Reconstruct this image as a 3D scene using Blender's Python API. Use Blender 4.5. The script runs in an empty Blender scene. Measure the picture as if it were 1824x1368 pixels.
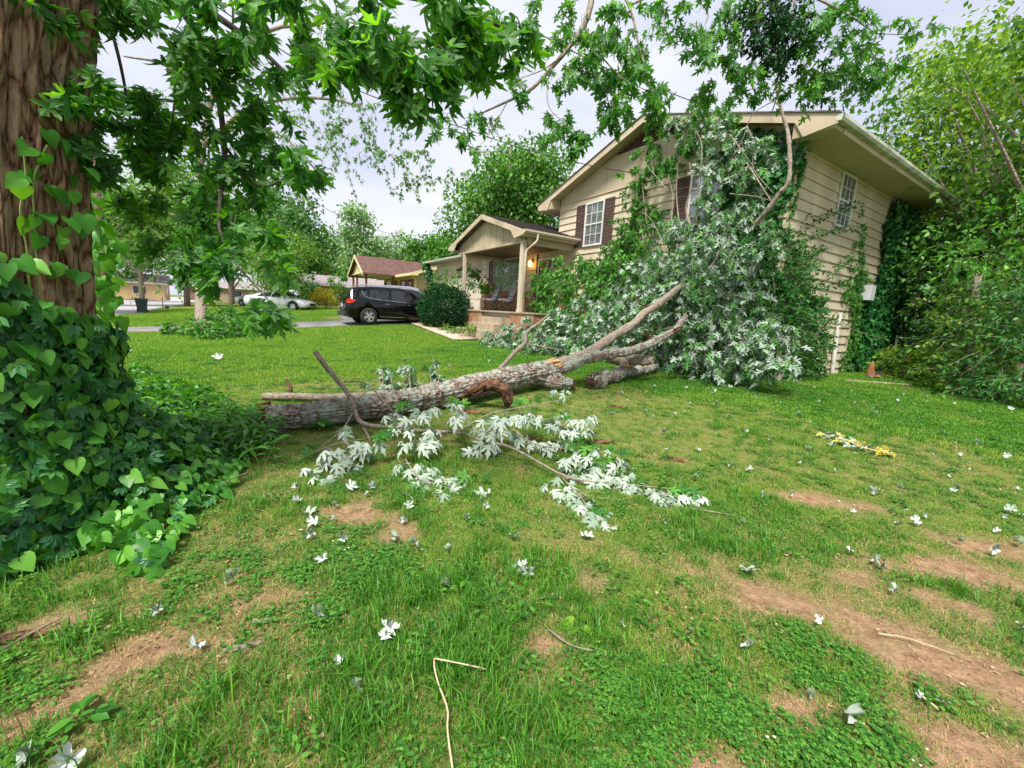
import bpy, math, random
import numpy as np
from mathutils import Matrix, Vector

rng = np.random.default_rng(11)
random.seed(5)
SC = bpy.context.scene
COL = SC.collection
R = math.radians

# ------------------------------------------------------------------ camera, sky, sun, exposure
H = 1.6
F_, PITCH, ROLL, TH = 733.0, 0.1726, 0.0544, 0.579
cam_d = bpy.data.cameras.new('camera')
cam = bpy.data.objects.new('camera', cam_d)
COL.objects.link(cam)
SC.camera = cam
cp, sp, cr, sr = math.cos(PITCH), math.sin(PITCH), math.cos(ROLL), math.sin(ROLL)
_R = np.array([1.0, 0, 0]); FV = np.array([0, cp, -sp]); _U = np.array([0, sp, cp])
RV = _R * cr + _U * sr
UV = -_R * sr + _U * cr
cam.matrix_world = Matrix(((RV[0], UV[0], -FV[0], 0), (RV[1], UV[1], -FV[1], 0), (RV[2], UV[2], -FV[2], H), (0, 0, 0, 1)))
cam_d.sensor_width = 36.0
cam_d.lens = 36.0 * F_ / 1824.0
cam_d.clip_end = 1500
cam_d.clip_start = 0.05

W = bpy.data.worlds.new('World')
SC.world = W
W.use_nodes = True
nt = W.node_tree
for n in list(nt.nodes):
    nt.nodes.remove(n)
wo = nt.nodes.new('ShaderNodeOutputWorld')
bg = nt.nodes.new('ShaderNodeBackground')
sky = nt.nodes.new('ShaderNodeTexSky')
sky.sky_type = 'NISHITA'
sky.sun_disc = False
sky.sun_elevation = R(58)
sky.sun_rotation = R(200)
sky.air_density = 1.2
sky.dust_density = 2.0
tc = nt.nodes.new('ShaderNodeTexCoord')
mp = nt.nodes.new('ShaderNodeMapping')
mp.inputs['Scale'].default_value = (1.0, 1.0, 2.6)
cn = nt.nodes.new('ShaderNodeTexNoise')
cn.inputs['Scale'].default_value = 2.2
cn.inputs['Detail'].default_value = 5
cn.inputs['Roughness'].default_value = 0.5
crmp = nt.nodes.new('ShaderNodeValToRGB')
crmp.color_ramp.elements[0].position = 0.30
crmp.color_ramp.elements[0].color = (0.36, 0.39, 0.50, 1)
crmp.color_ramp.elements[1].position = 0.62
crmp.color_ramp.elements[1].color = (0.54, 0.545, 0.575, 1)
sc_ = nt.nodes.new('ShaderNodeVectorMath'); sc_.operation = 'SCALE'
sc_.inputs['Scale'].default_value = 0.06
mix = nt.nodes.new('ShaderNodeMix'); mix.data_type = 'RGBA'
mix.inputs['Factor'].default_value = 0.88
nt.links.new(tc.outputs['Generated'], mp.inputs['Vector'])
nt.links.new(mp.outputs['Vector'], cn.inputs['Vector'])
nt.links.new(cn.outputs['Fac'], crmp.inputs['Fac'])
nt.links.new(sky.outputs['Color'], sc_.inputs[0])
nt.links.new(sc_.outputs['Vector'], mix.inputs['A'])
nt.links.new(crmp.outputs['Color'], mix.inputs['B'])
nt.links.new(mix.outputs['Result'], bg.inputs['Color'])
nt.links.new(bg.outputs['Background'], wo.inputs['Surface'])
bg.inputs['Strength'].default_value = .87

sd = bpy.data.lights.new('sun', 'SUN')
sd.energy = 3.2
sd.angle = R(16)
sd.color = (1.0, 0.96, 0.90)
sun = bpy.data.objects.new('sun', sd)
COL.objects.link(sun)
# light comes from behind the camera, a little to the right, high
az = R(200)
el = R(58)
sdir = Vector((math.sin(az) * math.cos(el) * 1.0, math.cos(az) * math.cos(el), math.sin(el)))
sun.rotation_euler = sdir.to_track_quat('Z', 'Y').to_euler()

SC.view_settings.view_transform = 'Standard'
SC.view_settings.look = 'None'
SC.view_settings.exposure = 1.2
SC.view_settings.gamma = 1.0
SC.view_settings.use_curve_mapping = False
SC.cycles.max_bounces = 7
SC.cycles.transparent_max_bounces = 12
SC.cycles.diffuse_bounces = 3
SC.cycles.use_denoising = True

# ------------------------------------------------------------------ measuring helpers
O = np.array([0, 0, H])
def ray(px, py):
    return FV + RV * (px - 912) / F_ - UV * (py - 684) / F_
def at(px, py, depth):
    """a world point seen at a pixel of the photograph, depth metres in front of the lens"""
    return O + ray(px, py) * depth
D1 = np.array([-math.sin(TH), math.cos(TH), 0.0])     # along the gable wall, away to the left
D2 = np.array([math.cos(TH), math.sin(TH), 0.0])      # along the right wall, away
C0 = np.array([6.107, 10.031, 0.0])                   # front right corner of the house
def atv(px, py, v):
    d = ray(px, py); P0 = C0 + D2 * v
    return O + d * (((P0 - O) @ D2) / (d @ D2))
def atu(px, py, u):
    d = ray(px, py); P0 = C0 + D1 * u
    return O + d * (((P0 - O) @ D1) / (d @ D1))
def hp(v, u, z):
    return C0 + D2 * v + D1 * u + np.array([0, 0, z])

# ------------------------------------------------------------------ noise and ground height
def vnoise(x, y, seed=0):
    x = np.asarray(x, float); y = np.asarray(y, float)
    xi = np.floor(x).astype(np.int64); yi = np.floor(y).astype(np.int64)
    xf = x - xi; yf = y - yi
    def hsh(a, b):
        h = (a * 374761393 + b * 668265263 + seed * 982451653) & 0x7fffffff
        h = ((h ^ (h >> 13)) * 1274126177) & 0x7fffffff
        return ((h ^ (h >> 16)) & 0xffff) / 65535.0
    u = xf * xf * (3 - 2 * xf); v = yf * yf * (3 - 2 * yf)
    return (hsh(xi, yi) * (1 - u) + hsh(xi + 1, yi) * u) * (1 - v) + (hsh(xi, yi + 1) * (1 - u) + hsh(xi + 1, yi + 1) * u) * v
def fbm(x, y, seed=0, o=4):
    t = 0; a = 0.5; s = 0
    for k in range(o):
        t = t + a * vnoise(x * 2 ** k, y * 2 ** k, seed + k); s += a; a *= 0.5
    return t / s

CTRL = np.array([(0, 0, 0), (0, 1.5, 0), (-3, 2.5, 0.02), (3, 2, 0), (-1, 5, .08), (2, 5, .08), (0, 8, .27), (3.5, 8.5, .32), (4, 10.3, .40), (6, 10, .36),
    (8.6, 13, .32), (10, 9, .22), (14, 12, .3), (18, 20, .3), (-2, 16.5, .60), (-5, 17, .66), (-7, 18.5, .72), (-8, 12.5, .36), (-12, 15, .30), (-8, 9, .28),
    (-20, 20, .1), (-28, 31, 0), (-4, 5, .08), (-3.2, 23.5, 1.2), (-17, 30, .8), (-24, 24, .05), (-30, 20, 0), (8, 3, .05), (14, 3, .1),
    (-12, 5, .1), (0, -8, 0), (-15, -5, 0), (15, -5, 0), (-30, 0, 0), (30, 0, .2), (40, 40, .6), (0, 60, 1.4), (-60, 60, 0.1), (-45, 48, 0.0), (-67, 82, 0.1), (-60, 45, .5), (-85, 75, .8), (60, 60, 1), (-60, 10, 0),
    (0, 200, 1.5), (-200, 200, 0.5), (200, 200, 1.5), (-200, 0, 0), (200, 0, 0), (-22, 40, 1.0), (-45, 60, .6), (5, 35, 1.3), (-40, 38, 0.0), (-120, 110, 0.6)])
def _phi(r):
    return np.sqrt(r * r + 1.0)
_A = _phi(np.linalg.norm(CTRL[:, None, :2] - CTRL[None, :, :2], axis=2))
_wt = np.linalg.solve(_A + 0.02 * np.eye(len(CTRL)), CTRL[:, 2] - 0.3)
def g(x, y):
    x = np.asarray(x, float); y = np.asarray(y, float)
    sh = x.shape; x = x.ravel(); y = y.ravel()
    out = np.zeros(x.shape)
    for i in range(0, len(x), 20000):
        r = np.sqrt((x[i:i+20000, None] - CTRL[None, :, 0]) ** 2 + (y[i:i+20000, None] - CTRL[None, :, 1]) ** 2)
        out[i:i+20000] = _phi(r) @ _wt
    z = out + 0.3 + 0.035 * (fbm(x * .9, y * .9, 3) - .5)
    return z.reshape(sh)
def gz(x, y):
    return float(g(np.array([x]), np.array([y]))[0])
def onG(px, py, h=0.0):
    """the point h above the ground seen at a pixel"""
    d = ray(px, py)
    z = 0.0
    for k in range(30):
        if d[2] > -1e-3:
            break
        t = (z + h - H) / d[2]
        p = O + d * t
        z = .6 * z + .4 * gz(p[0], p[1])
    return np.array([p[0], p[1], gz(p[0], p[1]) + h])

# ------------------------------------------------------------------ scene-tree helpers
def tag(o, label=None, cat=None, group=None, kind=None):
    if label: o['label'] = label
    if cat: o['category'] = cat
    if group: o['group'] = group
    if kind: o['kind'] = kind
    return o
def link(name, data, parent=None, mat=None):
    o = bpy.data.objects.new(name, data)
    COL.objects.link(o)
    if mat is not None and data is not None and not data.materials:
        data.materials.append(mat)
    if parent is not None:
        o.parent = parent
    return o
def thing(name, label, cat, loc=(0, 0, 0), rz=0.0, group=None):
    o = bpy.data.objects.new(name, None)
    o.empty_display_size = 0.2
    COL.objects.link(o)
    o.location = loc
    o.rotation_euler = (0, 0, rz)
    return tag(o, label, cat, group)
def copy_tree(o, parent=None):
    c = o.copy(); COL.objects.link(c)
    if parent is not None:
        c.parent = parent
    for ch in list(o.children):
        copy_tree(ch, c)
    return c

def mesh_from(name, V, Fc, uv=None, smooth=False):
    m = bpy.data.meshes.new(name)
    V = np.asarray(V, np.float32).reshape(-1, 3)
    if isinstance(Fc, np.ndarray):
        k = Fc.shape[1]; n = Fc.shape[0]
        m.vertices.add(len(V)); m.vertices.foreach_set('co', V.ravel())
        m.loops.add(n * k); m.loops.foreach_set('vertex_index', Fc.astype(np.int32).ravel())
        m.polygons.add(n)
        m.polygons.foreach_set('loop_start', (np.arange(n) * k).astype(np.int32))
        m.polygons.foreach_set('loop_total', np.full(n, k, np.int32))
        m.update(calc_edges=True)
    else:
        m.from_pydata([tuple(map(float, v)) for v in V], [], [tuple(int(i) for i in f) for f in Fc])
    if uv is not None:
        l = m.uv_layers.new(name='uv')
        idx = np.empty(len(m.loops), np.int32); m.loops.foreach_get('vertex_index', idx)
        l.data.foreach_set('uv', np.asarray(uv, np.float32)[idx].ravel())
    if smooth:
        m.polygons.foreach_set('use_smooth', np.ones(len(m.polygons), bool))
    return m

class MB:
    def __init__(s):
        s.V = []; s.F = []; s.U = []; s.n = 0
    def add(s, V, Fc, U=None):
        V = [tuple(v) for v in V]
        s.V += V
        s.U += [tuple(u) for u in U] if U is not None else [(v[0], v[2]) for v in V]
        s.F += [tuple(i + s.n for i in f) for f in Fc]
        s.n += len(V)
        return s
    def box(s, x0, x1, y0, y1, z0, z1):
        s.add([(x0, y0, z0), (x1, y0, z0), (x1, y1, z0), (x0, y1, z0), (x0, y0, z1), (x1, y0, z1), (x1, y1, z1), (x0, y1, z1)],
              [(0, 3, 2, 1), (4, 5, 6, 7), (0, 1, 5, 4), (1, 2, 6, 5), (2, 3, 7, 6), (3, 0, 4, 7)])
        return s
    def prism(s, poly, a0, a1, axis=0):
        """polygon in the two other axes, extruded along axis from a0 to a1"""
        n = len(poly)
        def mk(a, p):
            if axis == 0: return (a, p[0], p[1])
            if axis == 1: return (p[0], a, p[1])
            return (p[0], p[1], a)
        V = [mk(a0, p) for p in poly] + [mk(a1, p) for p in poly]
        Fs = [tuple(range(n))[::-1], tuple(range(n, 2 * n))] + [(i, (i + 1) % n, n + (i + 1) % n, n + i) for i in range(n)]
        return s.add(V, Fs)
    def tube(s, pts, rad, n=8, cap=True, uvs=1.0, disp=None):
        pts = np.asarray(pts, float)
        if np.isscalar(rad): rad = np.full(len(pts), rad)
        rad = np.asarray(rad, float)
        T = np.gradient(pts, axis=0); T /= np.linalg.norm(T, axis=1)[:, None] + 1e-9
        up = np.array([0, 0, 1.0]) if abs(T[0][2]) < .9 else np.array([1.0, 0, 0])
        N = np.cross(T[0], up); N /= np.linalg.norm(N)
        V = []; U = []; L = 0
        a = np.linspace(0, 2 * np.pi, n, endpoint=False)
        for i in range(len(pts)):
            if i:
                L += np.linalg.norm(pts[i] - pts[i - 1])
                N = N - T[i] * (N @ T[i]); N /= np.linalg.norm(N) + 1e-9
            B = np.cross(T[i], N)
            rr = np.full(n, rad[i])
            if disp is not None:
                rr = rr + disp(a, L, rad[i])
            ring = pts[i] + np.outer(np.cos(a) * rr, N) + np.outer(np.sin(a) * rr, B)
            V += [tuple(v) for v in ring]
            U += [(abs(aa / np.pi - 1) * rad[0] * np.pi * uvs, L * uvs) for aa in a]
        m = len(pts)
        Fs = [(i * n + j, i * n + (j + 1) % n, (i + 1) * n + (j + 1) % n, (i + 1) * n + j) for i in range(m - 1) for j in range(n)]
        if cap:
            Fs += [tuple(range(n))[::-1], tuple(range((m - 1) * n, m * n))]
        return s.add(V, Fs, U)
    def build(s, name, mat, parent=None, smooth=False):
        return link(name, mesh_from(name, s.V, s.F, uv=s.U, smooth=smooth), parent, mat)

def curve_pts(ctrl, n):
    """smooth Catmull-Rom through control points"""
    P = np.asarray(ctrl, float)
    if len(P) == 2:
        return P[0] + (P[1] - P[0]) * np.linspace(0, 1, n)[:, None]
    Q = np.vstack([2 * P[0] - P[1], P, 2 * P[-1] - P[-2]])
    ts = np.linspace(0, len(P) - 1 - 1e-6, n)
    out = []
    for t in ts:
        i = int(t); f = t - i
        a, b, c, d = Q[i], Q[i + 1], Q[i + 2], Q[i + 3]
        out.append(.5 * ((2 * b) + (-a + c) * f + (2 * a - 5 * b + 4 * c - d) * f * f + (-a + 3 * b - 3 * c + d) * f ** 3))
    return np.array(out)

# ------------------------------------------------------------------ materials
def nodes(name):
    m = bpy.data.materials.new(name); m.use_nodes = True
    t = m.node_tree
    for n in list(t.nodes): t.nodes.remove(n)
    out = t.nodes.new('ShaderNodeOutputMaterial')
    return m, t, out
def N(t, ty, **kw):
    n = t.nodes.new(ty)
    for k, v in kw.items():
        if hasattr(n, k): setattr(n, k, v)
        else: n.inputs[k].default_value = v
    return n
def rgba(c): return (c[0], c[1], c[2], 1)
def pmat(name, c1, c2=None, scale=4.0, rough=.7, bump=0.0, bscale=None, metal=0.0, stretch=(1, 1, 1), coat=0.0, spec=.4, detail=5, lo=.35, hi=.65, rand=0.0, c3=None, coord='Object'):
    m, t, out = nodes(name)
    b = N(t, 'ShaderNodeBsdfPrincipled')
    b.inputs['Roughness'].default_value = rough
    b.inputs['Metallic'].default_value = metal
    b.inputs['Specular IOR Level'].default_value = spec
    b.inputs['Coat Weight'].default_value = coat
    t.links.new(b.outputs[0], out.inputs['Surface'])
    c2 = c2 or c1
    tcn = N(t, 'ShaderNodeTexCoord'); mpn = N(t, 'ShaderNodeMapping')
    mpn.inputs['Scale'].default_value = stretch
    t.links.new(tcn.outputs[coord], mpn.inputs['Vector'])
    no = N(t, 'ShaderNodeTexNoise'); no.inputs['Scale'].default_value = scale; no.inputs['Detail'].default_value = detail
    t.links.new(mpn.outputs[0], no.inputs['Vector'])
    rp = N(t, 'ShaderNodeValToRGB')
    rp.color_ramp.elements[0].position = lo; rp.color_ramp.elements[0].color = rgba(c1)
    rp.color_ramp.elements[1].position = hi; rp.color_ramp.elements[1].color = rgba(c2)
    if c3:
        e = rp.color_ramp.elements.new((lo + hi) / 2 + .12); e.color = rgba(c3)
    t.links.new(no.outputs['Fac'], rp.inputs['Fac'])
    col = rp.outputs['Color']
    if rand:
        oi = N(t, 'ShaderNodeObjectInfo'); hs = N(t, 'ShaderNodeHueSaturation')
        mr = N(t, 'ShaderNodeMapRange'); mr.inputs['To Min'].default_value = 1 - rand; mr.inputs['To Max'].default_value = 1 + rand
        t.links.new(oi.outputs['Random'], mr.inputs['Value']); t.links.new(mr.outputs[0], hs.inputs['Value'])
        t.links.new(col, hs.inputs['Color']); col = hs.outputs['Color']
    t.links.new(col, b.inputs['Base Color'])
    if bump:
        n2 = N(t, 'ShaderNodeTexNoise'); n2.inputs['Scale'].default_value = bscale or scale * 4; n2.inputs['Detail'].default_value = 6
        t.links.new(mpn.outputs[0], n2.inputs['Vector'])
        bp = N(t, 'ShaderNodeBump'); bp.inputs['Strength'].default_value = bump; bp.inputs['Distance'].default_value = .03
        t.links.new(n2.outputs['Fac'], bp.inputs['Height']); t.links.new(bp.outputs[0], b.inputs['Normal'])
    return m
def leafmat(name, dark, mid, light, back=None, trans=.35, rough=.45, tcol=None, spec=.35):
    """tint 0..1 per leaf; the pale underside of a leaf is the back of its face"""
    m, t, out = nodes(name)
    at_ = N(t, 'ShaderNodeAttribute'); at_.attribute_name = 'tint'
    oi = N(t, 'ShaderNodeObjectInfo')
    ad = N(t, 'ShaderNodeMath', operation='ADD')
    t.links.new(at_.outputs['Fac'], ad.inputs[0]); t.links.new(oi.outputs['Random'], ad.inputs[1])
    fr = N(t, 'ShaderNodeMath', operation='FRACT'); t.links.new(ad.outputs[0], fr.inputs[0])
    rp = N(t, 'ShaderNodeValToRGB'); e = rp.color_ramp.elements
    e[0].position = 0.0; e[0].color = rgba(dark); e[1].position = 1.0; e[1].color = rgba(light)
    x = e.new(.5); x.color = rgba(mid)
    t.links.new(fr.outputs[0], rp.inputs['Fac'])
    col = rp.outputs['Color']
    if back:
        ge = N(t, 'ShaderNodeNewGeometry'); mx = N(t, 'ShaderNodeMix', data_type='RGBA')
        t.links.new(ge.outputs['Backfacing'], mx.inputs['Factor'])
        t.links.new(col, mx.inputs['A'])
        hs = N(t, 'ShaderNodeHueSaturation'); hs.inputs['Color'].default_value = rgba(back)
        mr = N(t, 'ShaderNodeMapRange'); mr.inputs['To Min'].default_value = .7; mr.inputs['To Max'].default_value = 1.15
        t.links.new(fr.outputs[0], mr.inputs['Value']); t.links.new(mr.outputs[0], hs.inputs['Value'])
        t.links.new(hs.outputs[0], mx.inputs['B'])
        col = mx.outputs['Result']
    b = N(t, 'ShaderNodeBsdfPrincipled'); b.inputs['Roughness'].default_value = rough; b.inputs['Specular IOR Level'].default_value = spec
    t.links.new(col, b.inputs['Base Color'])
    tr = N(t, 'ShaderNodeBsdfTranslucent')
    if tcol: tr.inputs['Color'].default_value = rgba(tcol)
    else:
        hs2 = N(t, 'ShaderNodeHueSaturation'); hs2.inputs['Value'].default_value = 1.7; hs2.inputs['Saturation'].default_value = 1.1; hs2.inputs['Hue'].default_value = .485
        t.links.new(rp.outputs['Color'], hs2.inputs['Color']); t.links.new(hs2.outputs[0], tr.inputs['Color'])
    ms = N(t, 'ShaderNodeMixShader'); ms.inputs[0].default_value = trans
    t.links.new(b.outputs[0], ms.inputs[1]); t.links.new(tr.outputs[0], ms.inputs[2])
    t.links.new(ms.outputs[0], out.inputs['Surface'])
    return m
def barkmat(name, dark, mid, light, lichen=None, lich=.6, scale=1.0, bump=.9, moss=None, spread=(5.5, 1.4), edge=1.5):
    m, t, out = nodes(name)
    b = N(t, 'ShaderNodeBsdfPrincipled'); b.inputs['Roughness'].default_value = .9; b.inputs['Specular IOR Level'].default_value = .2
    t.links.new(b.outputs[0], out.inputs['Surface'])
    uvn = N(t, 'ShaderNodeTexCoord'); mpn = N(t, 'ShaderNodeMapping'); mpn.inputs['Scale'].default_value = (spread[0] * scale, spread[1] * scale, 1)
    t.links.new(uvn.outputs['UV'], mpn.inputs['Vector'])
    wn = N(t, 'ShaderNodeTexNoise'); wn.inputs['Scale'].default_value = 1.6; wn.inputs['Detail'].default_value = 4
    t.links.new(mpn.outputs[0], wn.inputs['Vector'])
    mxv = N(t, 'ShaderNodeMix', data_type='RGBA'); mxv.inputs['Factor'].default_value = .35
    t.links.new(mpn.outputs[0], mxv.inputs['A']); t.links.new(wn.outputs['Color'], mxv.inputs['B'])
    vo = N(t, 'ShaderNodeTexVoronoi', feature='DISTANCE_TO_EDGE'); vo.inputs['Scale'].default_value = 4.0
    t.links.new(mxv.outputs['Result'], vo.inputs['Vector'])
    no = N(t, 'ShaderNodeTexNoise'); no.inputs['Scale'].default_value = 9; no.inputs['Detail'].default_value = 8; no.inputs['Roughness'].default_value = .65
    t.links.new(mpn.outputs[0], no.inputs['Vector'])
    mu = N(t, 'ShaderNodeMath', operation='MULTIPLY'); mu.inputs[1].default_value = edge
    t.links.new(vo.outputs['Distance'], mu.inputs[0])
    su = N(t, 'ShaderNodeMath', operation='ADD'); t.links.new(mu.outputs[0], su.inputs[0]); t.links.new(no.outputs['Fac'], su.inputs[1])
    rp = N(t, 'ShaderNodeValToRGB'); e = rp.color_ramp.elements
    e[0].position = .40; e[0].color = rgba(dark); e[1].position = .90; e[1].color = rgba(light)
    x = e.new(.58); x.color = rgba(mid)
    t.links.new(su.outputs[0], rp.inputs['Fac'])
    col = rp.outputs['Color']
    if lichen:
        ln = N(t, 'ShaderNodeTexNoise'); ln.inputs['Scale'].default_value = 5.0; ln.inputs['Detail'].default_value = 7; ln.inputs['Roughness'].default_value = .68
        t.links.new(uvn.outputs['UV'], ln.inputs['Vector'])
        lr = N(t, 'ShaderNodeMapRange'); lr.inputs['From Min'].default_value = 1 - lich - .06; lr.inputs['From Max'].default_value = 1 - lich + .05
        t.links.new(ln.outputs['Fac'], lr.inputs['Value'])
        mx = N(t, 'ShaderNodeMix', data_type='RGBA'); t.links.new(lr.outputs[0], mx.inputs['Factor'])
        mm = N(t, 'ShaderNodeMix', data_type='RGBA'); mm.inputs['Factor'].default_value = .72; mm.inputs['B'].default_value = rgba(lichen)
        t.links.new(col, mm.inputs['A']); t.links.new(col, mx.inputs['A']); t.links.new(mm.outputs['Result'], mx.inputs['B'])
        col = mx.outputs['Result']
    t.links.new(col, b.inputs['Base Color'])
    bp = N(t, 'ShaderNodeBump'); bp.inputs['Strength'].default_value = bump; bp.inputs['Distance'].default_value = .02
    t.links.new(su.outputs[0], bp.inputs['Height']); t.links.new(bp.outputs[0], b.inputs['Normal'])
    return m

M = {}
M['siding'] = pmat('beige_lap_siding', (.47, .395, .275), (.62, .53, .385), 1.3, .6, .15, 60, stretch=(1, 1, .5), rand=.04, spec=.3)
M['siding_gap'] = pmat('siding_backing', (.16, .12, .08), rough=.9)
M['panel'] = pmat('beige_panel', (.43, .355, .24), (.50, .42, .29), 1.5, .65, .2, 40, spec=.3)
M['trim'] = pmat('tan_trim_paint', (.47, .38, .26), (.54, .45, .32), 2.0, .6, .1, 30)
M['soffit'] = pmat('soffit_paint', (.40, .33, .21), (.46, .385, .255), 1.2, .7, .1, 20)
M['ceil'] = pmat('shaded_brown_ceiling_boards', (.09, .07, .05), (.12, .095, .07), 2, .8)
M['gutter'] = pmat('mildewed_gutter', (.30, .33, .25), (.55, .55, .46), 2.5, .5, .1, 30, stretch=(1, 1, 4), lo=.4, hi=.6)
M['gutter2'] = pmat('tan_gutter', (.50, .42, .30), (.58, .49, .36), 2.0, .5)
M['shingle'] = pmat('brown_grey_shingles', (.075, .062, .055), (.17, .145, .13), 6, .9, .4, 90, rand=0)
M['shutter'] = pmat('dark_brown_shutter', (.075, .045, .035), (.11, .07, .055), 3, .55)
M['white'] = pmat('white_frame_paint', (.62, .60, .55), (.70, .69, .65), 3, .5)
M['curtain'] = pmat('grey_curtain', (.40, .40, .38), (.66, .67, .68), 5, .8, stretch=(14, 14, .3))
M['dark'] = pmat('dark_void', (.012, .012, .013), rough=.8)
M['brick'] = pmat('orange_brick', (.30, .12, .055), (.46, .25, .13), 3.2, .85, .3, 60, lo=.3, hi=.7)
M['mortar'] = pmat('mortar', (.36, .30, .23), (.43, .37, .29), 12, .9, .2, 80)
M['concrete'] = pmat('pale_concrete', (.30, .235, .155), (.43, .35, .25), 2.5, .85, .25, 70)
M['post'] = pmat('post_paint', (.50, .43, .32), (.57, .49, .37), 2.0, .55)
M['garage'] = pmat('cream_garage_door', (.60, .52, .40), (.66, .58, .46), 2, .5)
M['asphalt'] = pmat('worn_asphalt', (.15, .14, .145), (.24, .225, .225), 1.5, .85, .35, 120)
M['road'] = pmat('street_asphalt', (.30, .285, .295), (.38, .365, .375), .6, .85, .2, 60)
M['walk'] = pmat('walkway_concrete', (.34, .27, .20), (.46, .37, .28), 2, .9, .3, 60)
M['metal_black'] = pmat('black_metal', (.02, .02, .02), rough=.4, metal=.4)
M['cushion'] = pmat('grey_cushion', (.22, .225, .235), (.30, .305, .32), 6, .9, .2, 60)
M['carblack'] = pmat('black_car_paint', (.003, .003, .004), rough=.06, coat=.0, spec=.45)
M['carwhite'] = pmat('silver_white_car_paint', (.62, .64, .68), rough=.2, coat=1.0, metal=.2)
M['carsilver'] = pmat('silver_car_paint', (.36, .38, .41), rough=.25, coat=1.0, metal=.5)
M['carglass'] = pmat('dark_car_glass', (.01, .013, .016), rough=.04, spec=.8)
M['chrome'] = pmat('chrome', (.75, .76, .78), rough=.15, metal=1.0)
M['rim'] = pmat('alloy_rim', (.62, .63, .65), rough=.3, metal=.8)
M['tyre'] = pmat('tyre_rubber', (.018, .018, .018), rough=.85)
M['redlamp'] = pmat('red_lamp_lens', (.55, .02, .015), rough=.15, coat=.6)
M['clearlamp'] = pmat('clear_lamp_lens', (.75, .77, .8), rough=.1, coat=.6)
M['grille'] = pmat('dark_grille', (.03, .03, .032), rough=.5)
M['nbrick'] = pmat('yellow_brick', (.56, .38, .19), (.70, .50, .28), 4, .85, .2, 40)
M['ntrim'] = pmat('yellow_painted_trim', (.66, .56, .30), (.74, .64, .38), 2, .6)
M['nroof'] = pmat('brown_shingle_roof', (.085, .042, .034), (.14, .072, .058), 3, .9, .3, 30)
M['groof'] = pmat('grey_shingle_roof', (.20, .17, .17), (.29, .25, .25), 3, .9, .3, 30)
M['tbrick'] = pmat('tan_brick', (.30, .21, .15), (.40, .29, .21), 4, .85, .2, 40)
M['redwood'] = pmat('red_brown_post', (.22, .06, .035), rough=.6)
M['wood_fresh'] = pmat('torn_pale_wood', (.52, .22, .07), (.70, .46, .24), 9, .8, .5, 50, stretch=(1, 1, 1))
M['wood_rot'] = pmat('torn_red_brown_wood', (.035, .016, .010), (.24, .115, .06), 14, .95, 1.0, 60, lo=.38, hi=.66)
M['bin'] = pmat('dark_green_bin_plastic', (.035, .055, .05), (.05, .075, .068), 3, .5)
M['polewood'] = pmat('creosoted_pole', (.09, .035, .028), (.20, .10, .08), 6, .85, .4, 30, stretch=(1, 1, .15))
M['wire'] = pmat('black_cable', (.02, .02, .02), rough=.6)
M['meter'] = pmat('grey_meter_box', (.50, .51, .52), rough=.5)
M['cone'] = pmat('orange_cone_plastic', (.26, .10, .04), (.40, .19, .09), 6, .8)
M['rubble'] = pmat('rubble', (.08, .045, .03), (.25, .17, .12), 6, .9, .4, 40)
M['bark_big'] = barkmat('shaggy_brown_bark', (.022, .010, .006), (.19, .095, .055), (.40, .265, .18), None, scale=1.25, bump=1.0, spread=(5.2, 1.15), edge=2.2)
M['bark_log'] = barkmat('lichened_log_bark', (.032, .022, .016), (.17, .125, .095), (.36, .31, .26), (.35, .41, .33), .47, scale=2.2, spread=(3.4, 1.8))
M['bark_limb'] = barkmat('grey_limb_bark', (.08, .06, .048), (.24, .185, .14), (.38, .32, .25), (.36, .40, .31), .40, scale=2.6, bump=.6)
M['bark_thin'] = pmat('thin_twig_bark', (.15, .12, .09), (.32, .27, .2), 12, .85, .3, 60)
M['bark_dark'] = pmat('dark_branch_bark', (.035, .03, .022), (.09, .075, .055), 8, .9, .3, 40)
M['bark_tree'] = barkmat('ridged_grey_bark', (.06, .045, .032), (.22, .17, .13), (.38, .31, .25), None, scale=2.2)
M['green_stem'] = pmat('green_vine_stem', (.13, .22, .04), (.20, .25, .07), 6, .6)

M['maple'] = leafmat('silver_maple_leaf', (.016, .095, .012), (.05, .21, .022), (.15, .38, .045), back=(.11, .26, .07), trans=.5)
M['maple_far'] = leafmat('distant_maple_leaf', (.03, .11, .018), (.06, .20, .025), (.14, .31, .05), trans=.42)
M['silver'] = leafmat('fallen_silver_maple_leaf', (.022, .10, .02), (.045, .18, .03), (.12, .30, .05), back=(.33, .43, .33), trans=.16, rough=.6, tcol=(.35, .55, .2))
M['silver_pale'] = leafmat('pale_leaf_underside', (.17, .26, .16), (.33, .40, .32), (.45, .51, .43), back=(.45, .51, .43), trans=.12, rough=.65, tcol=(.5, .6, .35))
M['creeper'] = leafmat('creeper_leaf', (.014, .085, .026), (.032, .15, .038), (.08, .27, .055), back=(.06, .15, .06), trans=.2, rough=.38)
M['heart'] = leafmat('heart_vine_leaf', (.035, .17, .018), (.075, .27, .028), (.17, .42, .05), back=(.10, .26, .06), trans=.3, rough=.42)
M['ivy'] = leafmat('wall_ivy_leaf', (.012, .075, .02), (.025, .13, .03), (.055, .21, .045), trans=.18, rough=.38)
M['ivy_light'] = leafmat('light_wall_creeper_leaf', (.03, .14, .025), (.06, .21, .035), (.13, .30, .05), trans=.3)
M['privet'] = leafmat('shrub_leaf', (.014, .08, .016), (.035, .15, .026), (.08, .25, .04), trans=.3, rough=.4)
M['bright'] = leafmat('bright_shrub_leaf', (.022, .11, .012), (.05, .20, .02), (.12, .33, .035), trans=.35)
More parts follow.
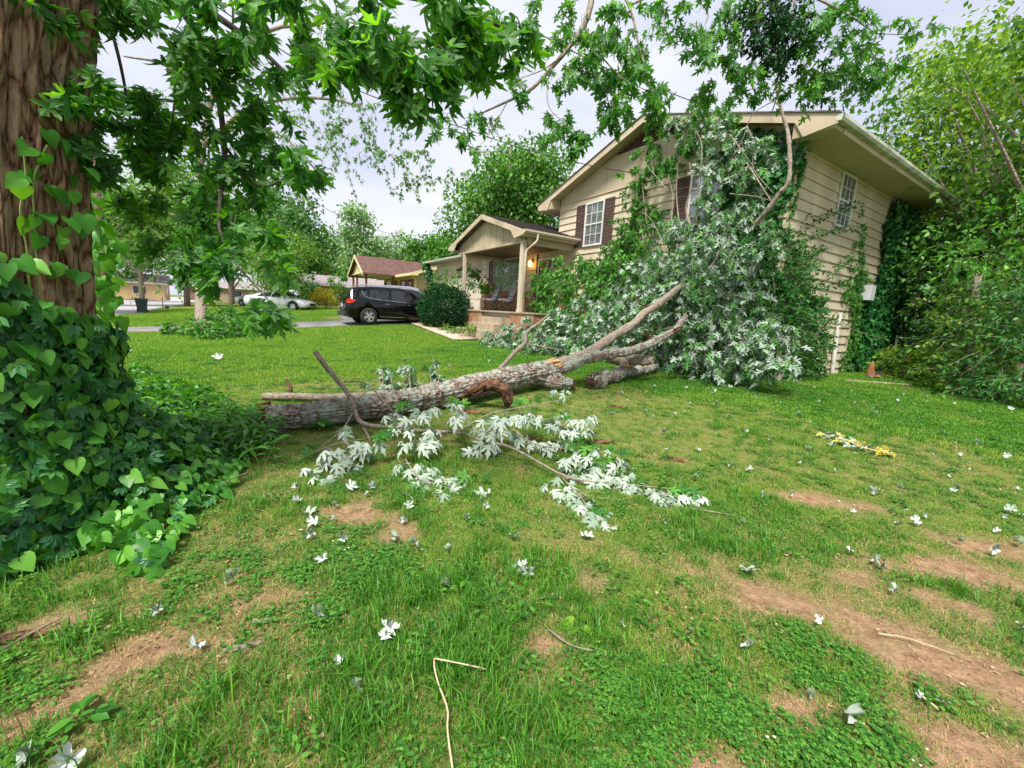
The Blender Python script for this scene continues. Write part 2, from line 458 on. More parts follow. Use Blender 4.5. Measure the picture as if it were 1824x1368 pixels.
M['box'] = leafmat('clipped_bush_leaf', (.004, .035, .010), (.010, .07, .016), (.025, .12, .025), trans=.12, rough=.45)
M['yellowgreen'] = leafmat('yellow_green_leaf', (.07, .19, .012), (.15, .31, .02), (.30, .45, .04), trans=.4)
M['tree_mid'] = leafmat('mid_green_tree_leaf', (.022, .10, .012), (.06, .20, .02), (.14, .32, .04), trans=.3)
M['tree_deep'] = leafmat('deep_green_tree_leaf', (.012, .07, .012), (.03, .13, .016), (.08, .23, .03), trans=.25)
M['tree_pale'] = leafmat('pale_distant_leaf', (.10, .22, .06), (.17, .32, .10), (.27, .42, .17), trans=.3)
M['tree_olive'] = leafmat('olive_tree_leaf', (.04, .13, .018), (.10, .24, .028), (.22, .37, .05), trans=.4)
M['yellow'] = leafmat('yellow_shrub_leaf', (.22, .26, .015), (.42, .40, .02), (.58, .50, .04), trans=.3)
M['yellow_leaf'] = leafmat('yellowing_leaf', (.35, .30, .03), (.55, .45, .06), (.62, .56, .22), trans=.2)
M['grass'] = leafmat('grass_blade', (.025, .12, .010), (.065, .225, .018), (.15, .34, .035), trans=.35, rough=.5)
M['grass_light'] = leafmat('light_grass_blade', (.06, .17, .014), (.14, .30, .024), (.28, .43, .05), trans=.35, rough=.5)
M['grass_dry'] = leafmat('dry_grass_blade', (.22, .20, .06), (.38, .28, .11), (.50, .38, .19), trans=.2, rough=.7)
M['clover'] = leafmat('clover_leaf', (.022, .11, .012), (.06, .20, .02), (.13, .31, .04), trans=.3, rough=.5)
M['litter'] = leafmat('dead_leaf_scrap', (.12, .06, .03), (.34, .19, .09), (.50, .36, .22), trans=.1, rough=.8)
M['loose'] = leafmat('loose_pale_leaf', (.32, .38, .31), (.45, .51, .45), (.56, .61, .55), back=(.24, .33, .20), trans=.12, rough=.65, tcol=(.5, .6, .35))
M['crumb'] = pmat('soil_crumb', (.16, .08, .045), (.42, .26, .16), 30, .95)
M['petal'] = pmat('clover_flower', (.62, .62, .5), rough=.8)

# lawn soil: red-brown dirt where 'dirt' is high, thatch and green elsewhere
def groundmat():
    m, t, out = nodes('lawn_soil')
    b = N(t, 'ShaderNodeBsdfPrincipled'); b.inputs['Roughness'].default_value = .95; b.inputs['Specular IOR Level'].default_value = .1
    t.links.new(b.outputs[0], out.inputs['Surface'])
    a = N(t, 'ShaderNodeAttribute'); a.attribute_name = 'dirt'
    tcn = N(t, 'ShaderNodeTexCoord')
    n1 = N(t, 'ShaderNodeTexNoise'); n1.inputs['Scale'].default_value = 14; n1.inputs['Detail'].default_value = 8; n1.inputs['Roughness'].default_value = .7
    n2 = N(t, 'ShaderNodeTexNoise'); n2.inputs['Scale'].default_value = 1.3; n2.inputs['Detail'].default_value = 5
    n3 = N(t, 'ShaderNodeTexNoise'); n3.inputs['Scale'].default_value = 60; n3.inputs['Detail'].default_value = 5
    for n in (n1, n2, n3): t.links.new(tcn.outputs['Object'], n.inputs['Vector'])
    soil = N(t, 'ShaderNodeValToRGB'); e = soil.color_ramp.elements
    e[0].position = .3; e[0].color = (.15, .08, .042, 1); e[1].position = .72; e[1].color = (.46, .30, .18, 1)
    t.links.new(n1.outputs['Fac'], soil.inputs['Fac'])
    gr = N(t, 'ShaderNodeValToRGB'); e = gr.color_ramp.elements
    e[0].position = .3; e[0].color = (.06, .10, .018, 1); e[1].position = .7; e[1].color = (.22, .30, .05, 1)
    x = e.new(.5); x.color = (.14, .16, .04, 1)
    t.links.new(n3.outputs['Fac'], gr.inputs['Fac'])
    mx = N(t, 'ShaderNodeMix', data_type='RGBA')
    t.links.new(a.outputs['Fac'], mx.inputs['Factor']); t.links.new(gr.outputs[0], mx.inputs['A']); t.links.new(soil.outputs[0], mx.inputs['B'])
    t.links.new(mx.outputs['Result'], b.inputs['Base Color'])
    bp = N(t, 'ShaderNodeBump'); bp.inputs['Strength'].default_value = .8; bp.inputs['Distance'].default_value = .05
    ma = N(t, 'ShaderNodeMath', operation='MULTIPLY_ADD'); ma.inputs[1].default_value = .35; t.links.new(n3.outputs['Fac'], ma.inputs[0]); t.links.new(n1.outputs['Fac'], ma.inputs[2])
    t.links.new(ma.outputs[0], bp.inputs['Height']); t.links.new(bp.outputs[0], b.inputs['Normal'])
    return m
M['ground'] = groundmat()

# ------------------------------------------------------------------ leaf templates (base at origin, tip along +Y, upper side +Z)
def fan(outline, centre, droop=.25, fold=.2):
    V = [centre] + outline
    V = np.array([(x, y, 0) for x, y in V], float)
    V[:, 2] = -droop * V[:, 1] ** 2 + fold * np.abs(V[:, 0]) * (1 - V[:, 1]) - droop * .5 * V[:, 0] ** 2
    n = len(outline)
    Fs = np.array([(0, 1 + i, 1 + (i + 1) % n) for i in range(n)])
    return V, Fs
def mirror(half):
    return half + [(-x, y) for x, y in reversed(half) if abs(x) > 1e-6]
L_maple_outline = []
_half = [(0, 0), (.10, -.04), (.33, -.08), (.47, .03), (.30, .12), (.17, .17), (.36, .27), (.50, .37), (.56, .58), (.40, .50), (.33, .52), (.20, .42), (.11, .40), (.13, .55), (.22, .70), (.10, .76), (.07, .86), (0, 1.0)]
L_maple = fan([(x, y) for x, y in [(.10, -.04), (.33, -.08), (.47, .03), (.30, .12), (.17, .17), (.36, .27), (.50, .37), (.56, .58), (.40, .50), (.33, .52), (.20, .42), (.11, .40), (.13, .55), (.22, .70), (.10, .76), (.07, .86), (0, 1.0)]]
              + [(-x, y) for x, y in reversed([(.10, -.04), (.33, -.08), (.47, .03), (.30, .12), (.17, .17), (.36, .27), (.50, .37), (.56, .58), (.40, .50), (.33, .52), (.20, .42), (.11, .40), (.13, .55), (.22, .70), (.10, .76), (.07, .86)])] + [(0, 0)], (0, .26))
_q = [(.10, -.04), (.33, -.08), (.47, .03), (.30, .12), (.17, .17), (.36, .27), (.50, .37), (.56, .58), (.40, .50), (.33, .52), (.20, .42), (.11, .40), (.13, .55), (.22, .70), (.10, .76), (.07, .86), (0, 1.0)]
L_maple_outline = _q + [(-x, y) for x, y in reversed(_q[:-1])] + [(0, 0)]
_h2 = [(.30, -.06), (.44, .04), (.16, .16), (.54, .52), (.30, .48), (.10, .38), (.17, .68), (0, 1.0)]
L_maple_lo = fan(_h2 + [(-x, y) for x, y in reversed(_h2[:-1])] + [(0, 0)], (0, .26), .35, .3)
_h3 = [(.38, .0), (.14, .17), (.50, .52), (.10, .42), (0, 1.0)]
L_maple_xs = fan(_h3 + [(-x, y) for x, y in reversed(_h3[:-1])] + [(0, .03)], (0, .26), .35, .3)
_hh = [(.2, -.10), (.42, .0), (.50, .22), (.42, .48), (.22, .74), (0, 1.0)]
L_droop = fan([(x, y) for x, y in L_maple_outline], (0, .26), .75, -.55)
L_heart = fan(_hh + [(-x, y) for x, y in reversed(_hh[:-1])] + [(0, .03)], (0, .35), .35, .35)
def five():
    V = []; Fs = []
    for k, a in enumerate((-1.25, -.62, 0, .62, 1.25)):
        L = 1.0 - .14 * abs(k - 2); w = .19
        ca, sa = math.cos(a), math.sin(a)
        P = [(0, 0, 0), (w * .8, .3 * L, .04), (w, .6 * L, .0), (0, L, -.18), (-w, .6 * L, .0), (-w * .8, .3 * L, .04), (0, .5 * L, -.05)]
        b = len(V)
        V += [(x * ca + y * sa, -x * sa + y * ca, z - .12 * y) for x, y, z in P]
        Fs += [(b + 6, b + i, b + (i + 1) % 6) for i in range(6)]
    return np.array(V), np.array(Fs)
L_five = five()
L_oval = (np.array([(0, 0, 0), (.24, .35, .05), (.2, .7, 0), (0, 1, -.12), (-.2, .7, 0), (-.24, .35, .05), (0, .5, -.03)]), np.array([(6, i, (i + 1) % 6) for i in range(6)]))
L_diam = (np.array([(0, 0, 0), (.34, .45, .08), (0, 1, -.1), (-.34, .45, .08)]), np.array([(0, 1, 2), (0, 2, 3)]))
_hv = [(.38, -.05), (.5, .2), (.3, .35), (.32, .6), (0, 1.0)]
L_ivy = fan(_hv + [(-x, y) for x, y in reversed(_hv[:-1])] + [(0, .05)], (0, .35), .2, .15)

def unit(a):
    return a / (np.linalg.norm(a, axis=-1, keepdims=True) + 1e-9)
class Leaves:
    """collects leaves: position, tip direction, normal, size, tint"""
    def __init__(s): s.p = []; s.d = []; s.n = []; s.s = []
    def add(s, p, d, n, sz):
        p = np.asarray(p, float).reshape(-1, 3)
        s.p.append(p); s.d.append(np.broadcast_to(d, p.shape)); s.n.append(np.broadcast_to(n, p.shape)); s.s.append(np.broadcast_to(sz, (len(p),)))
    def arrays(s):
        p = np.vstack(s.p); d = unit(np.vstack(s.d)); n = np.vstack(s.n)
        n = n - d * np.sum(n * d, axis=1, keepdims=True); n = unit(n)
        return p, d, n, np.concatenate(s.s)
    def count(s): return sum(len(x) for x in s.p)
    def build(s, name, tmpl, mat, parent=None, keep=None):
        p, d, n, z = s.arrays()
        if keep is not None:
            p, d, n, z = p[keep], d[keep], n[keep], z[keep]
        x = np.cross(d, n)
        V, Fs = tmpl
        k = len(V)
        P = p[:, None, :] + z[:, None, None] * (V[None, :, 0, None] * x[:, None, :] + V[None, :, 1, None] * d[:, None, :] + V[None, :, 2, None] * n[:, None, :])
        FF = (Fs[None] + (np.arange(len(p)) * k)[:, None, None]).reshape(-1, 3)
        m = mesh_from(name, P.reshape(-1, 3), FF)
        a = m.attributes.new('tint', 'FLOAT', 'POINT')
        a.data.foreach_set('value', np.repeat(rng.random(len(p)), k).astype(np.float32))
        return link(name, m, parent, mat)
    def parts(s, name, tmpl, mat, parent, idx):
        """single leaves as objects of their own that share one mesh"""
        p, d, n, z = s.arrays()
        me = mesh_from(name, tmpl[0], tmpl[1]); me.materials.append(mat)
        inv = parent.matrix_world.inverted() if parent is not None else Matrix()
        for i in idx:
            x = np.cross(d[i], n[i]); q = z[i]
            o = bpy.data.objects.new(name, me); COL.objects.link(o)
            o.parent = parent
            o.matrix_local = inv @ Matrix(((x[0] * q, d[i][0] * q, n[i][0] * q, p[i][0]), (x[1] * q, d[i][1] * q, n[i][1] * q, p[i][1]), (x[2] * q, d[i][2] * q, n[i][2] * q, p[i][2]), (0, 0, 0, 1)))
    def build_split(s, tmpl, mat, parent, kmax=250, leafname='leaf', name='foliage', lo=None, near=3.6):
        """the leaves that show largest become parts, the rest one foliage part"""
        p, d, n, z = s.arrays()
        q = p - O; dep = q @ FV
        px = 912 + F_ * (q @ RV) / np.maximum(dep, .1); py = 684 - F_ * (q @ UV) / np.maximum(dep, .1)
        app = np.where((dep > .2) & (px > 0) & (px < 1824) & (py > 0) & (py < 1368), z / np.maximum(dep, .2), 0)
        idx = np.argsort(-app)[:kmax]
        idx = idx[app[idx] > 10 / F_]
        s.parts(leafname, tmpl, mat, parent, idx)
        mask = np.ones(len(p), bool); mask[idx] = False
        tag(s.build(name, lo or tmpl, mat, parent, keep=mask), kind='stuff')

def rdir(n=None):
    v = rng.normal(size=(n or 1, 3)); v = unit(v)
    return v if n else v[0]

def spray(LV, TW, c, r, ntw, nl, size, droop=.6, flat=.5, root=None, twr=.004, updown=0.0, spread=1.0):
    """twigs that start inside a blob and carry hanging leaves; c centre, r (rx, ry, rz)"""
    c = np.asarray(c, float); r = np.asarray(r, float) * np.ones(3)
    for i in range(ntw):
        a = c + rng.normal(size=3) * r * .33
        o = unit(a - c + rng.normal(size=3) * r * .3)
        o = unit(o + np.array([0, 0, -droop * .4 + updown]))
        L = float(np.mean(r)) * rng.uniform(.45, .95)
        ts = np.linspace(0, 1, 5)
        P = a + np.outer(ts, o) * L + np.outer(ts ** 2, np.array([0, 0, -1])) * L * droop * .5
        if TW is not None:
            TW.tube(P, np.linspace(twr, twr * .35, 5), 4, cap=False)
        tt = rng.uniform(.12, 1.0, nl)
        base = np.stack([np.interp(tt, ts, P[:, k]) for k in range(3)], 1)
        side = rdir(nl)
        dirs = unit(o * .5 + side * .8 * spread + np.array([0, 0, -droop * 1.1]))
        nor = unit(np.array([0, 0, 1.0]) * flat + rdir(nl) * .8)
        pos = base + side * size * .35
        LV.add(pos, dirs, nor, size * rng.uniform(.6, 1.15, nl))

def limb(mb, ctrl, r0, r1, n=8, segs=14, wob=.0, rough=0.0, cap=True):
    P = curve_pts(ctrl, segs)
    if wob:
        P[1:-1] += rng.normal(size=P[1:-1].shape) * wob
    rad = np.linspace(r0, r1, len(P))
    if rough:
        rad = rad * (1 + rng.normal(size=len(P)) * rough)
    mb.tube(P, rad, n, cap)
    return P

# ================================================================== SETTING
# ---- where things are not lawn
def uv_of(x, y):
    qx = x - C0[0]; qy = y - C0[1]
    return qx * D1[0] + qy * D1[1], qx * D2[0] + qy * D2[1]
STREET_A = (onG(190, 567)[:2]); 
def in_drive(x, y):
    u, v = uv_of(x, y)
    # driveway runs along v at u 13.3..16.3, widening in front of the garage
    lo = np.where(v > -6, 13.35 - .25 * (v + 6).clip(0, 4) * 0, 13.35); hi = 16.4
    return (u > lo) & (u < hi + np.where(v > -7, 3.6, 0)) & (v < 0.1) & (v > -17)
def in_walk(x, y):
    u, v = uv_of(x, y)
    c = -3.95 + .10 * (u - 8.5) - .012 * (u - 8.5) ** 2
    return (u > 8.0) & (u < 13.4) & (np.abs(v - c) < .5)
def in_road(x, y):
    u, v = uv_of(x, y)
    return (v < -17) & (v > -27)
def in_house(x, y):
    u, v = uv_of(x, y)
    a = (u > 0) & (u < 8.35) & (v > 0) & (v < 9.33)
    b = (u >= 8.35) & (u < 20.7) & (v > 0) & (v < 9.3)
    c = (u > 6.9) & (u < 12.6) & (v > -2.5) & (v < 0.1)
    return a | b | c
def blob(x, y, cx, cy, rx, ry, a=0.0, wob=.5):
    ca, sa = math.cos(a), math.sin(a)
    dx = (x - cx) * ca + (y - cy) * sa; dy = -(x - cx) * sa + (y - cy) * ca
    d = np.sqrt((dx / rx) ** 2 + (dy / ry) ** 2)
    return np.clip(1.25 - d + wob * (fbm(x * 4.3, y * 4.3, 17, 5) - .5) * 3.2, 0, 1)
def dirt(x, y):
    x = np.asarray(x, float); y = np.asarray(y, float)
    k = np.zeros(x.shape)
    for b in [(2.25, 1.75, .75, .22, -.55), (1.75, 2.15, .75, .17, -.45), (3.2, 2.55, .8, .20, -.2), (1.75, 1.35, .45, .2, -.3), (2.6, 2.3, .5, .14, -.3), (-1.5, 1.62, .40, .16, .5), (-1.2, 1.95, .3, .15, .2),
              (-1.05, 2.9, .35, .22, .2), (-.75, 2.65, .25, .16, .2), (.25, 1.75, .16, .12, 0), (-1.75, 1.25, .35, .14, .4), (-2.1, 1.75, .3, .14, .3), (1.2, 1.5, .22, .12, -.3),
              (.55, 2.3, .16, .1, 0), (3.9, 2.9, .6, .15, -.2), (2.9, 3.6, .5, .15, -.2), (.9, 1.2, .3, .1, 0)]:
        k = np.maximum(k, blob(x, y, *b[:4], b[4], .55))
    k = np.where(x < 0, k * .82, k)
    return np.clip((k - .22) / .75, 0, 1) * (.72 + .28 * (fbm(x * 9, y * 9, 5, 3) > .45))
def dry(x, y):
    x = np.asarray(x, float); y = np.asarray(y, float)
    k = fbm(x * .55 + 4, y * .55, 41, 5)
    d = np.hypot(x, y)
    w = np.clip((k - .46) / .16, 0, 1) * np.where(y > 9.5, .55, 1)
    k2 = np.clip((fbm(x * 1.7, y * 1.7, 77, 4) - .5) / .14, 0, 1) * np.clip(1.2 - d / 4.5, 0, 1)
    near = np.clip(dirt(x, y) * 1.4 + blob(x, y, -1.5, 1.8, 1.1, .7, .3) * .6 + blob(x, y, 2.4, 1.8, 1.3, .6, -.5) * .6, 0, 1)
    patch = blob(x, y, -3.0, 7.6, 2.2, .9, .2) * .6 + blob(x, y, -4.4, 12.5, 2.0, .8, .0) * .7 + blob(x, y, 9, 9.5, 2.5, 1.0, .3) * .6
    return np.clip(w * .35 + k2 * .7 + near * .9 + patch, 0, 1)

# ---- ground sheet
def axis(lo, hi, n, k):
    t = np.linspace(-1, 1, n); s = np.sinh(k * t) / math.sinh(k)
    return np.where(s < 0, -s * lo, s * hi)
gx = axis(-320, 320, 260, 6.2)
gy = axis(-60, 520, 330, 6.4)
X, Y = np.meshgrid(gx, gy)
Zg = g(X, Y)
inh = in_house(X, Y)
Vg = np.stack([X, Y, Zg], -1).reshape(-1, 3)
nx, ny = len(gx), len(gy)
ii = np.arange((ny - 1) * nx).reshape(ny - 1, nx)[:, :-1].ravel()
Fg = np.stack([ii, ii + 1, ii + nx + 1, ii + nx], 1)
me = mesh_from('lawn', Vg, Fg, smooth=True)
a = me.attributes.new('dirt', 'FLOAT', 'POINT')
a.data.foreach_set('value', np.clip(dirt(X, Y) * 1.0 + dry(X, Y) * .32, 0, 1).ravel().astype(np.float32))
ground = link('lawn', me, None, M['ground'])
tag(ground, kind='structure')

def sheet(name, poly_uv, mat, lift=.012, step=.5, kind='structure', thick=0.0):
    """a sheet that follows the ground; poly given as (v0, v1, u_lo(v), u_hi(v))"""
    v0, v1, lo, hi = poly_uv
    vs = np.linspace(v0, v1, max(2, int(abs(v1 - v0) / step) + 1)); n = 9 if hi(v0) < 100 else 160
    P = []
    for v in vs:
        for t in np.linspace(0, 1, n):
            u = lo(v) * (1 - t) + hi(v) * t
            p = C0 + D1 * u + D2 * v
            P.append((p[0], p[1]))
    P = np.array(P)
    z = g(P[:, 0], P[:, 1]) + lift
    V = np.column_stack([P, z]); m = len(vs)
    Fs = np.array([(i * n + j, (i + 1) * n + j, (i + 1) * n + j + 1, i * n + j + 1) for i in range(m - 1) for j in range(n - 1)])
    o = link(name, mesh_from(name, V, Fs, smooth=True), None, mat)
    so = o.modifiers.new('thickness', 'SOLIDIFY'); so.thickness = thick or .05; so.offset = -1 if True else 0
    tag(o, kind=kind)
    return o
wob = lambda v, s: .12 * (float(vnoise(np.array([v * .8]), np.array([s * 1.0]), 5)[0]) - .5)
sheet('driveway', (-17.1, -.0, lambda v: 13.4 + wob(v, 1) * 2, lambda v: 16.3 + (3.7 if v > -6.4 else 0) + wob(v, 2) * 2), M['asphalt'], .022, .4)
road_lo = lambda v: -60.0
o = sheet('street', (-27.0, -17.0, lambda v: 0.0, lambda v: 160.0), M['road'], .05, .7)
# walkway curving from the steps to the drive
n = 40; P = []
for i in range(n):
    u = 8.2 + (13.5 - 8.2) * i / (n - 1)
    c = -3.95 + .10 * (u - 8.5) - .012 * (u - 8.5) ** 2
    for k in (-.5, 0, .5):
        p = C0 + D1 * u + D2 * (c + k); P.append((p[0], p[1]))
P = np.array(P); V = np.column_stack([P, g(P[:, 0], P[:, 1]) + .03])
Fs = np.array([(i * 3 + j, i * 3 + j + 1, (i + 1) * 3 + j + 1, (i + 1) * 3 + j) for i in range(n - 1) for j in range(2)])
o = link('walkway', mesh_from('walkway', V, Fs), None, M['walk']); tag(o, kind='structure')
o.modifiers.new('thickness', 'SOLIDIFY').thickness = -.05

# ================================================================== THE HOUSE (local x = v, y = u)
house = thing('split_level_house', 'tan split-level house with brown shutters and gabled porch, the fallen tree leaning on its corner', 'house', tuple(C0), TH)
EX = .24
def board_mesh(L, axis_, zh=EX):
    """one lap board, thicker at its lower edge; outer face towards -axis"""
    t0, t1 = .040, .006
    prof = [(0, 0), (-t0, 0), (-t0, .012), (-t1, zh + .012), (0, zh + .012)]
    mb = MB()
    if axis_ == 'u':   # runs along local y, faces -x
        mb.prism([(p[0], p[1]) for p in prof], 0, L, axis=1)
    else:              # runs along local x, faces -y
        mb.prism([(p[0], p[1]) for p in prof], 0, L, axis=0)
    return mesh_from('siding_board', mb.V, mb.F)
_bm = {}
def board(axis_, L, x, y, z, nm='siding_board'):
    k = (axis_, round(L, 3))
    if k not in _bm:
        _bm[k] = board_mesh(L, axis_); _bm[k].materials.append(M['siding'])
    o = link(nm, _bm[k], house); o.location = (x, y, z)
# wall cores (dark behind the boards)
core = MB()
core.box(.0, 9.33, .0, 8.35, .1, 5.98)
core.build('wall', M['siding_gap'], house)
core = MB(); core.box(.0, 9.3, 8.352, 20.7, .5, 4.42); core.build('wall', M['siding_gap'], house)
z0 = 5.76 - EX * 23
random.seed(3)
for i in range(23):
    z = z0 + EX * i
    if z < 2.3:                       # brick veneer covers the lower front
        pass
    else:
        cut = 8.35 if i % 3 else random.choice((2.4, 3.66, 6.1, 4.9))
        board('u', round(cut - .004, 3), -.003, .0, z)
        if cut < 8.3:
            board('u', round(8.35 - cut, 3), -.003, cut, z)
    cut = 9.33 if i % 3 != 1 else random.choice((3.66, 4.9, 6.1, 7.3))
    board('v', round(cut - .004, 3), .0, -.003, z)
    if cut < 9.3:
        board('v', round(9.33 - cut, 3), cut, -.003, z)
for i in range(12):
    z = 4.40 - EX * (i + 1)
    if z < 1.5: break
    if i < 4:
        board('u', 12.34, -.003, 8.36, z)
    else:
        board('u', 8.36 and round(14.4 - 13.30 - .0, 3), -.003, 13.30, z) if z > 2.85 else None
        board('u', .36, -.003, 20.34, z)
        board('u', round(10.9 - 9.70, 3), -.003, 9.70, z)
        board('u', .24, -.003, 8.36, z)
# frieze line under the gable panels
mb = MB(); mb.box(-.05, 0, -.02, 8.37, 5.765, 5.80); mb.build('trim_board', M['trim'], house)
# gable of vertical panels
RZ = lambda u: 7.36 - .325 * abs(u - 4.175)
for k in range(7):
    a_, b_ = k * 8.35 / 7, (k + 1) * 8.35 / 7 - .012
    poly = [(a_, 5.802), (b_, 5.802), (b_, RZ(b_)), (a_, RZ(a_))]
    if a_ < 4.175 < b_: poly.insert(3, (4.175, RZ(4.175)))
    MB().prism(poly, -.022, .02).build('gable_panel', M['panel'], house)
mb = MB(); mb.prism([(.0, 5.80), (8.35, 5.80), (8.35, RZ(8.35)), (4.175, RZ(4.175)), (0, RZ(0))], .02, .12); mb.build('gable_core', M['siding_gap'], house)
# louvred vent
vent = MB().prism([(2.75, 6.86), (5.60, 6.86), (4.175, 7.325)], -.03, -.024).build('gable_vent', M['dark'], house)
for k in range(6):
    z = 6.88 + k * .07; hw = (7.32 - z) / .325 - .06
    if hw > .1:
        MB().prism([(-.075, z), (-.065, z - .008), (-.03, z + .045), (-.04, z + .053)], 4.175 - hw, 4.175 + hw, axis=1).build('louvre', M['shutter'], vent)
# main roof
EO, RT = -.90, .12
def roof_z(u, base=7.50): return base - .325 * abs(u - 4.175)
for side in (0, 1):
    if side == 0: ua, ub = EO, 4.175
    else: ua, ub = 4.175, 9.25
    mb = MB(); mb.prism([(ua, roof_z(ua)), (ub, roof_z(ub)), (ub, roof_z(ub) + .03), (ua, roof_z(ua) + .03)], -.50, 9.80)
    mb.build('roof_slope', M['shingle'], house)
    mb = MB(); mb.prism([(ua + .05, roof_z(ua) - .10), (ub, roof_z(ub) - .145), (ub, roof_z(ub) - .001), (ua + .05, roof_z(ua) - .001)], -.42, 9.75)
    mb.build('roof_deck', M['soffit'], house)
# rake boards with widened lower ends
for s in (1, -1):
    f = lambda d: 4.175 + s * d
    e = 5.06
    poly = [(f(0), 7.495), (f(0), 7.30), (f(4.25), 7.30 - .325 * 4.25), (f(4.45), 5.585), (f(e), 5.66), (f(e), 7.495 - .325 * e)]
    MB().prism(poly if s > 0 else poly[::-1], -.47, -.43).build('rake_board', M['trim'], house)
    poly = [(f(0), 7.30), (f(4.2), 7.30 - .325 * 4.2), (f(4.2), 7.29 - .325 * 4.2), (f(0), 7.28)]
    poly = [(f(4.22), 5.61), (f(5.0), 5.61), (f(5.0), 7.36 - .325 * 5.0), (f(4.22), 7.36 - .325 * 4.22)]
    MB().prism(poly if s > 0 else poly[::-1], -.43, .0).build('eave_return', M['soffit'], house)
# right eave: soffit, fascia, gutter
MB().box(.0, 9.75, -.82, .0, 5.595, 5.61).build('soffit', M['soffit'], house)
MB().box(.0, 9.75, -.845, -.82, 5.59, 5.82).build('fascia', M['trim'], house)
def gutter(x0, x1, y, z, s=-1, mat=M['gutter'], w=.13, h=.12):
    prof = [(0, 0), (0, h), (s * .012, h), (s * .012, .012), (s * (w - .035), .012), (s * (w - .012), h * .5), (s * (w - .012), h), (s * w, h), (s * w, h * .48), (s * (w - .03), 0)]
    mb = MB()
    n = len(prof)
    P = [(y + p[0], z + p[1]) for p in prof]
    V = [(x0, p[0], p[1]) for p in P] + [(x1, p[0], p[1]) for p in P]
    Fs = [(i, (i + 1) % n, n + (i + 1) % n, n + i) for i in range(n)]
    mb.add(V, Fs)
    mb.prism([(y, z + .001), (y, z + h - .002), (y + s * w * .98, z + h - .002), (y + s * w * .75, z + .001)], x0 - .006, x0)
    mb.prism([(y, z + .001), (y, z + h - .002), (y + s * w * .98, z + h - .002), (y + s * w * .75, z + .001)], x1, x1 + .006)
    return mb.build('gutter', mat, house)
gutter(-.47, 9.8, -.847, 5.70, -1)
for xx in (1.9, 4.9, 7.8):
    MB().box(xx, xx + .02, -.98, -.85, 5.823, 5.832).build('gutter_strap', M['gutter'], house)
MB().box(.0, 9.75, 8.35, 9.15, 5.595, 5.61).build('soffit', M['soffit'], house)
MB().box(-.43, 9.75, 9.16, 9.185, 5.60, 5.84).build('fascia', M['trim'], house)
# corner boards
MB().box(-.034, .02, -.034, .0, .2, 1.9).build('corner_board', M['trim'], house)
MB().box(4.60, 4.75, -.05, -.036, .25, 1.75).build('corner_board', M['siding'], house)

def window(face, a0, a1, z0_, z1_, cols, rows, fr=.055, curtain=True, mat=M['white'], off=.0, mull=None):
    """face 'f': wall v=0 (a is u); face 's': wall u=0 (a is v)."""
    def bx(mb, p0, p1, zl, zh, d0, d1_):
        if face == 'f': mb.box(-d1_ - off, -d0 - off, p0, p1, zl, zh)
        else: mb.box(p0, p1, -d1_ - off, -d0 - off, zl, zh)
        return mb
    mb = MB()
    bx(mb, a0, a1, z1_ - fr, z1_, .034, .075); bx(mb, a0, a1, z0_, z0_ + fr, .034, .085)
    bx(mb, a0, a0 + fr, z0_ + fr, z1_ - fr, .034, .075); bx(mb, a1 - fr, a1, z0_ + fr, z1_ - fr, .034, .075)
    w = mb.build('window', mat, house)
    zm = (z0_ + z1_) / 2
    bx(MB(), a0 + fr, a1 - fr, zm - .022, zm + .022, .05, .068).build('meeting_rail', mat, w)
    for half, (zl, zh) in enumerate(((z0_ + fr, zm - .022), (zm + .022, z1_ - fr))):
        cw = (a1 - a0 - 2 * fr) / cols; rh = (zh - zl) / rows
        for c in range(1, cols):
            bx(MB(), a0 + fr + c * cw - .009, a0 + fr + c * cw + .009, zl, zh, .05, .064).build('muntin', mat, w)
        for r_ in range(1, rows):
            bx(MB(), a0 + fr, a1 - fr, zl + r_ * rh - .009, zl + r_ * rh + .009, .051, .062).build('muntin', mat, w)
        for c in range(cols):
            for r_ in range(rows):
                bx(MB(), a0 + fr + c * cw + .009, a0 + fr + (c + 1) * cw - .009, zl + r_ * rh + .009, zl + (r_ + 1) * rh - .009, .0535, .0565).build('pane', M['pane'], w)
    bx(MB(), a0 + fr, a1 - fr, z0_ + fr, z1_ - fr, .036, .040).build('curtain' if curtain else 'dark_interior', M['curtain'] if curtain else M['dark'], w)
    return w
# real glass: mostly clear with reflections
m_, t_, o_ = nodes('window_glass')
gl = N(t_, 'ShaderNodeBsdfGlossy'); gl.inputs['Roughness'].default_value = .03
tr_ = N(t_, 'ShaderNodeBsdfTransparent'); tr_.inputs['Color'].default_value = (.8, .82, .84, 1)
lw_ = N(t_, 'ShaderNodeLayerWeight'); lw_.inputs['Blend'].default_value = .25
fr_ = N(t_, 'ShaderNodeMapRange'); fr_.inputs['To Min'].default_value = .07; fr_.inputs['To Max'].default_value = .55
t_.links.new(lw_.outputs['Facing'], fr_.inputs['Value'])
ms_ = N(t_, 'ShaderNodeMixShader')
t_.links.new(fr_.outputs[0], ms_.inputs[0]); t_.links.new(tr_.outputs[0], ms_.inputs[1]); t_.links.new(gl.outputs[0], ms_.inputs[2]); t_.links.new(ms_.outputs[0], o_.inputs['Surface'])
M['pane'] = m_

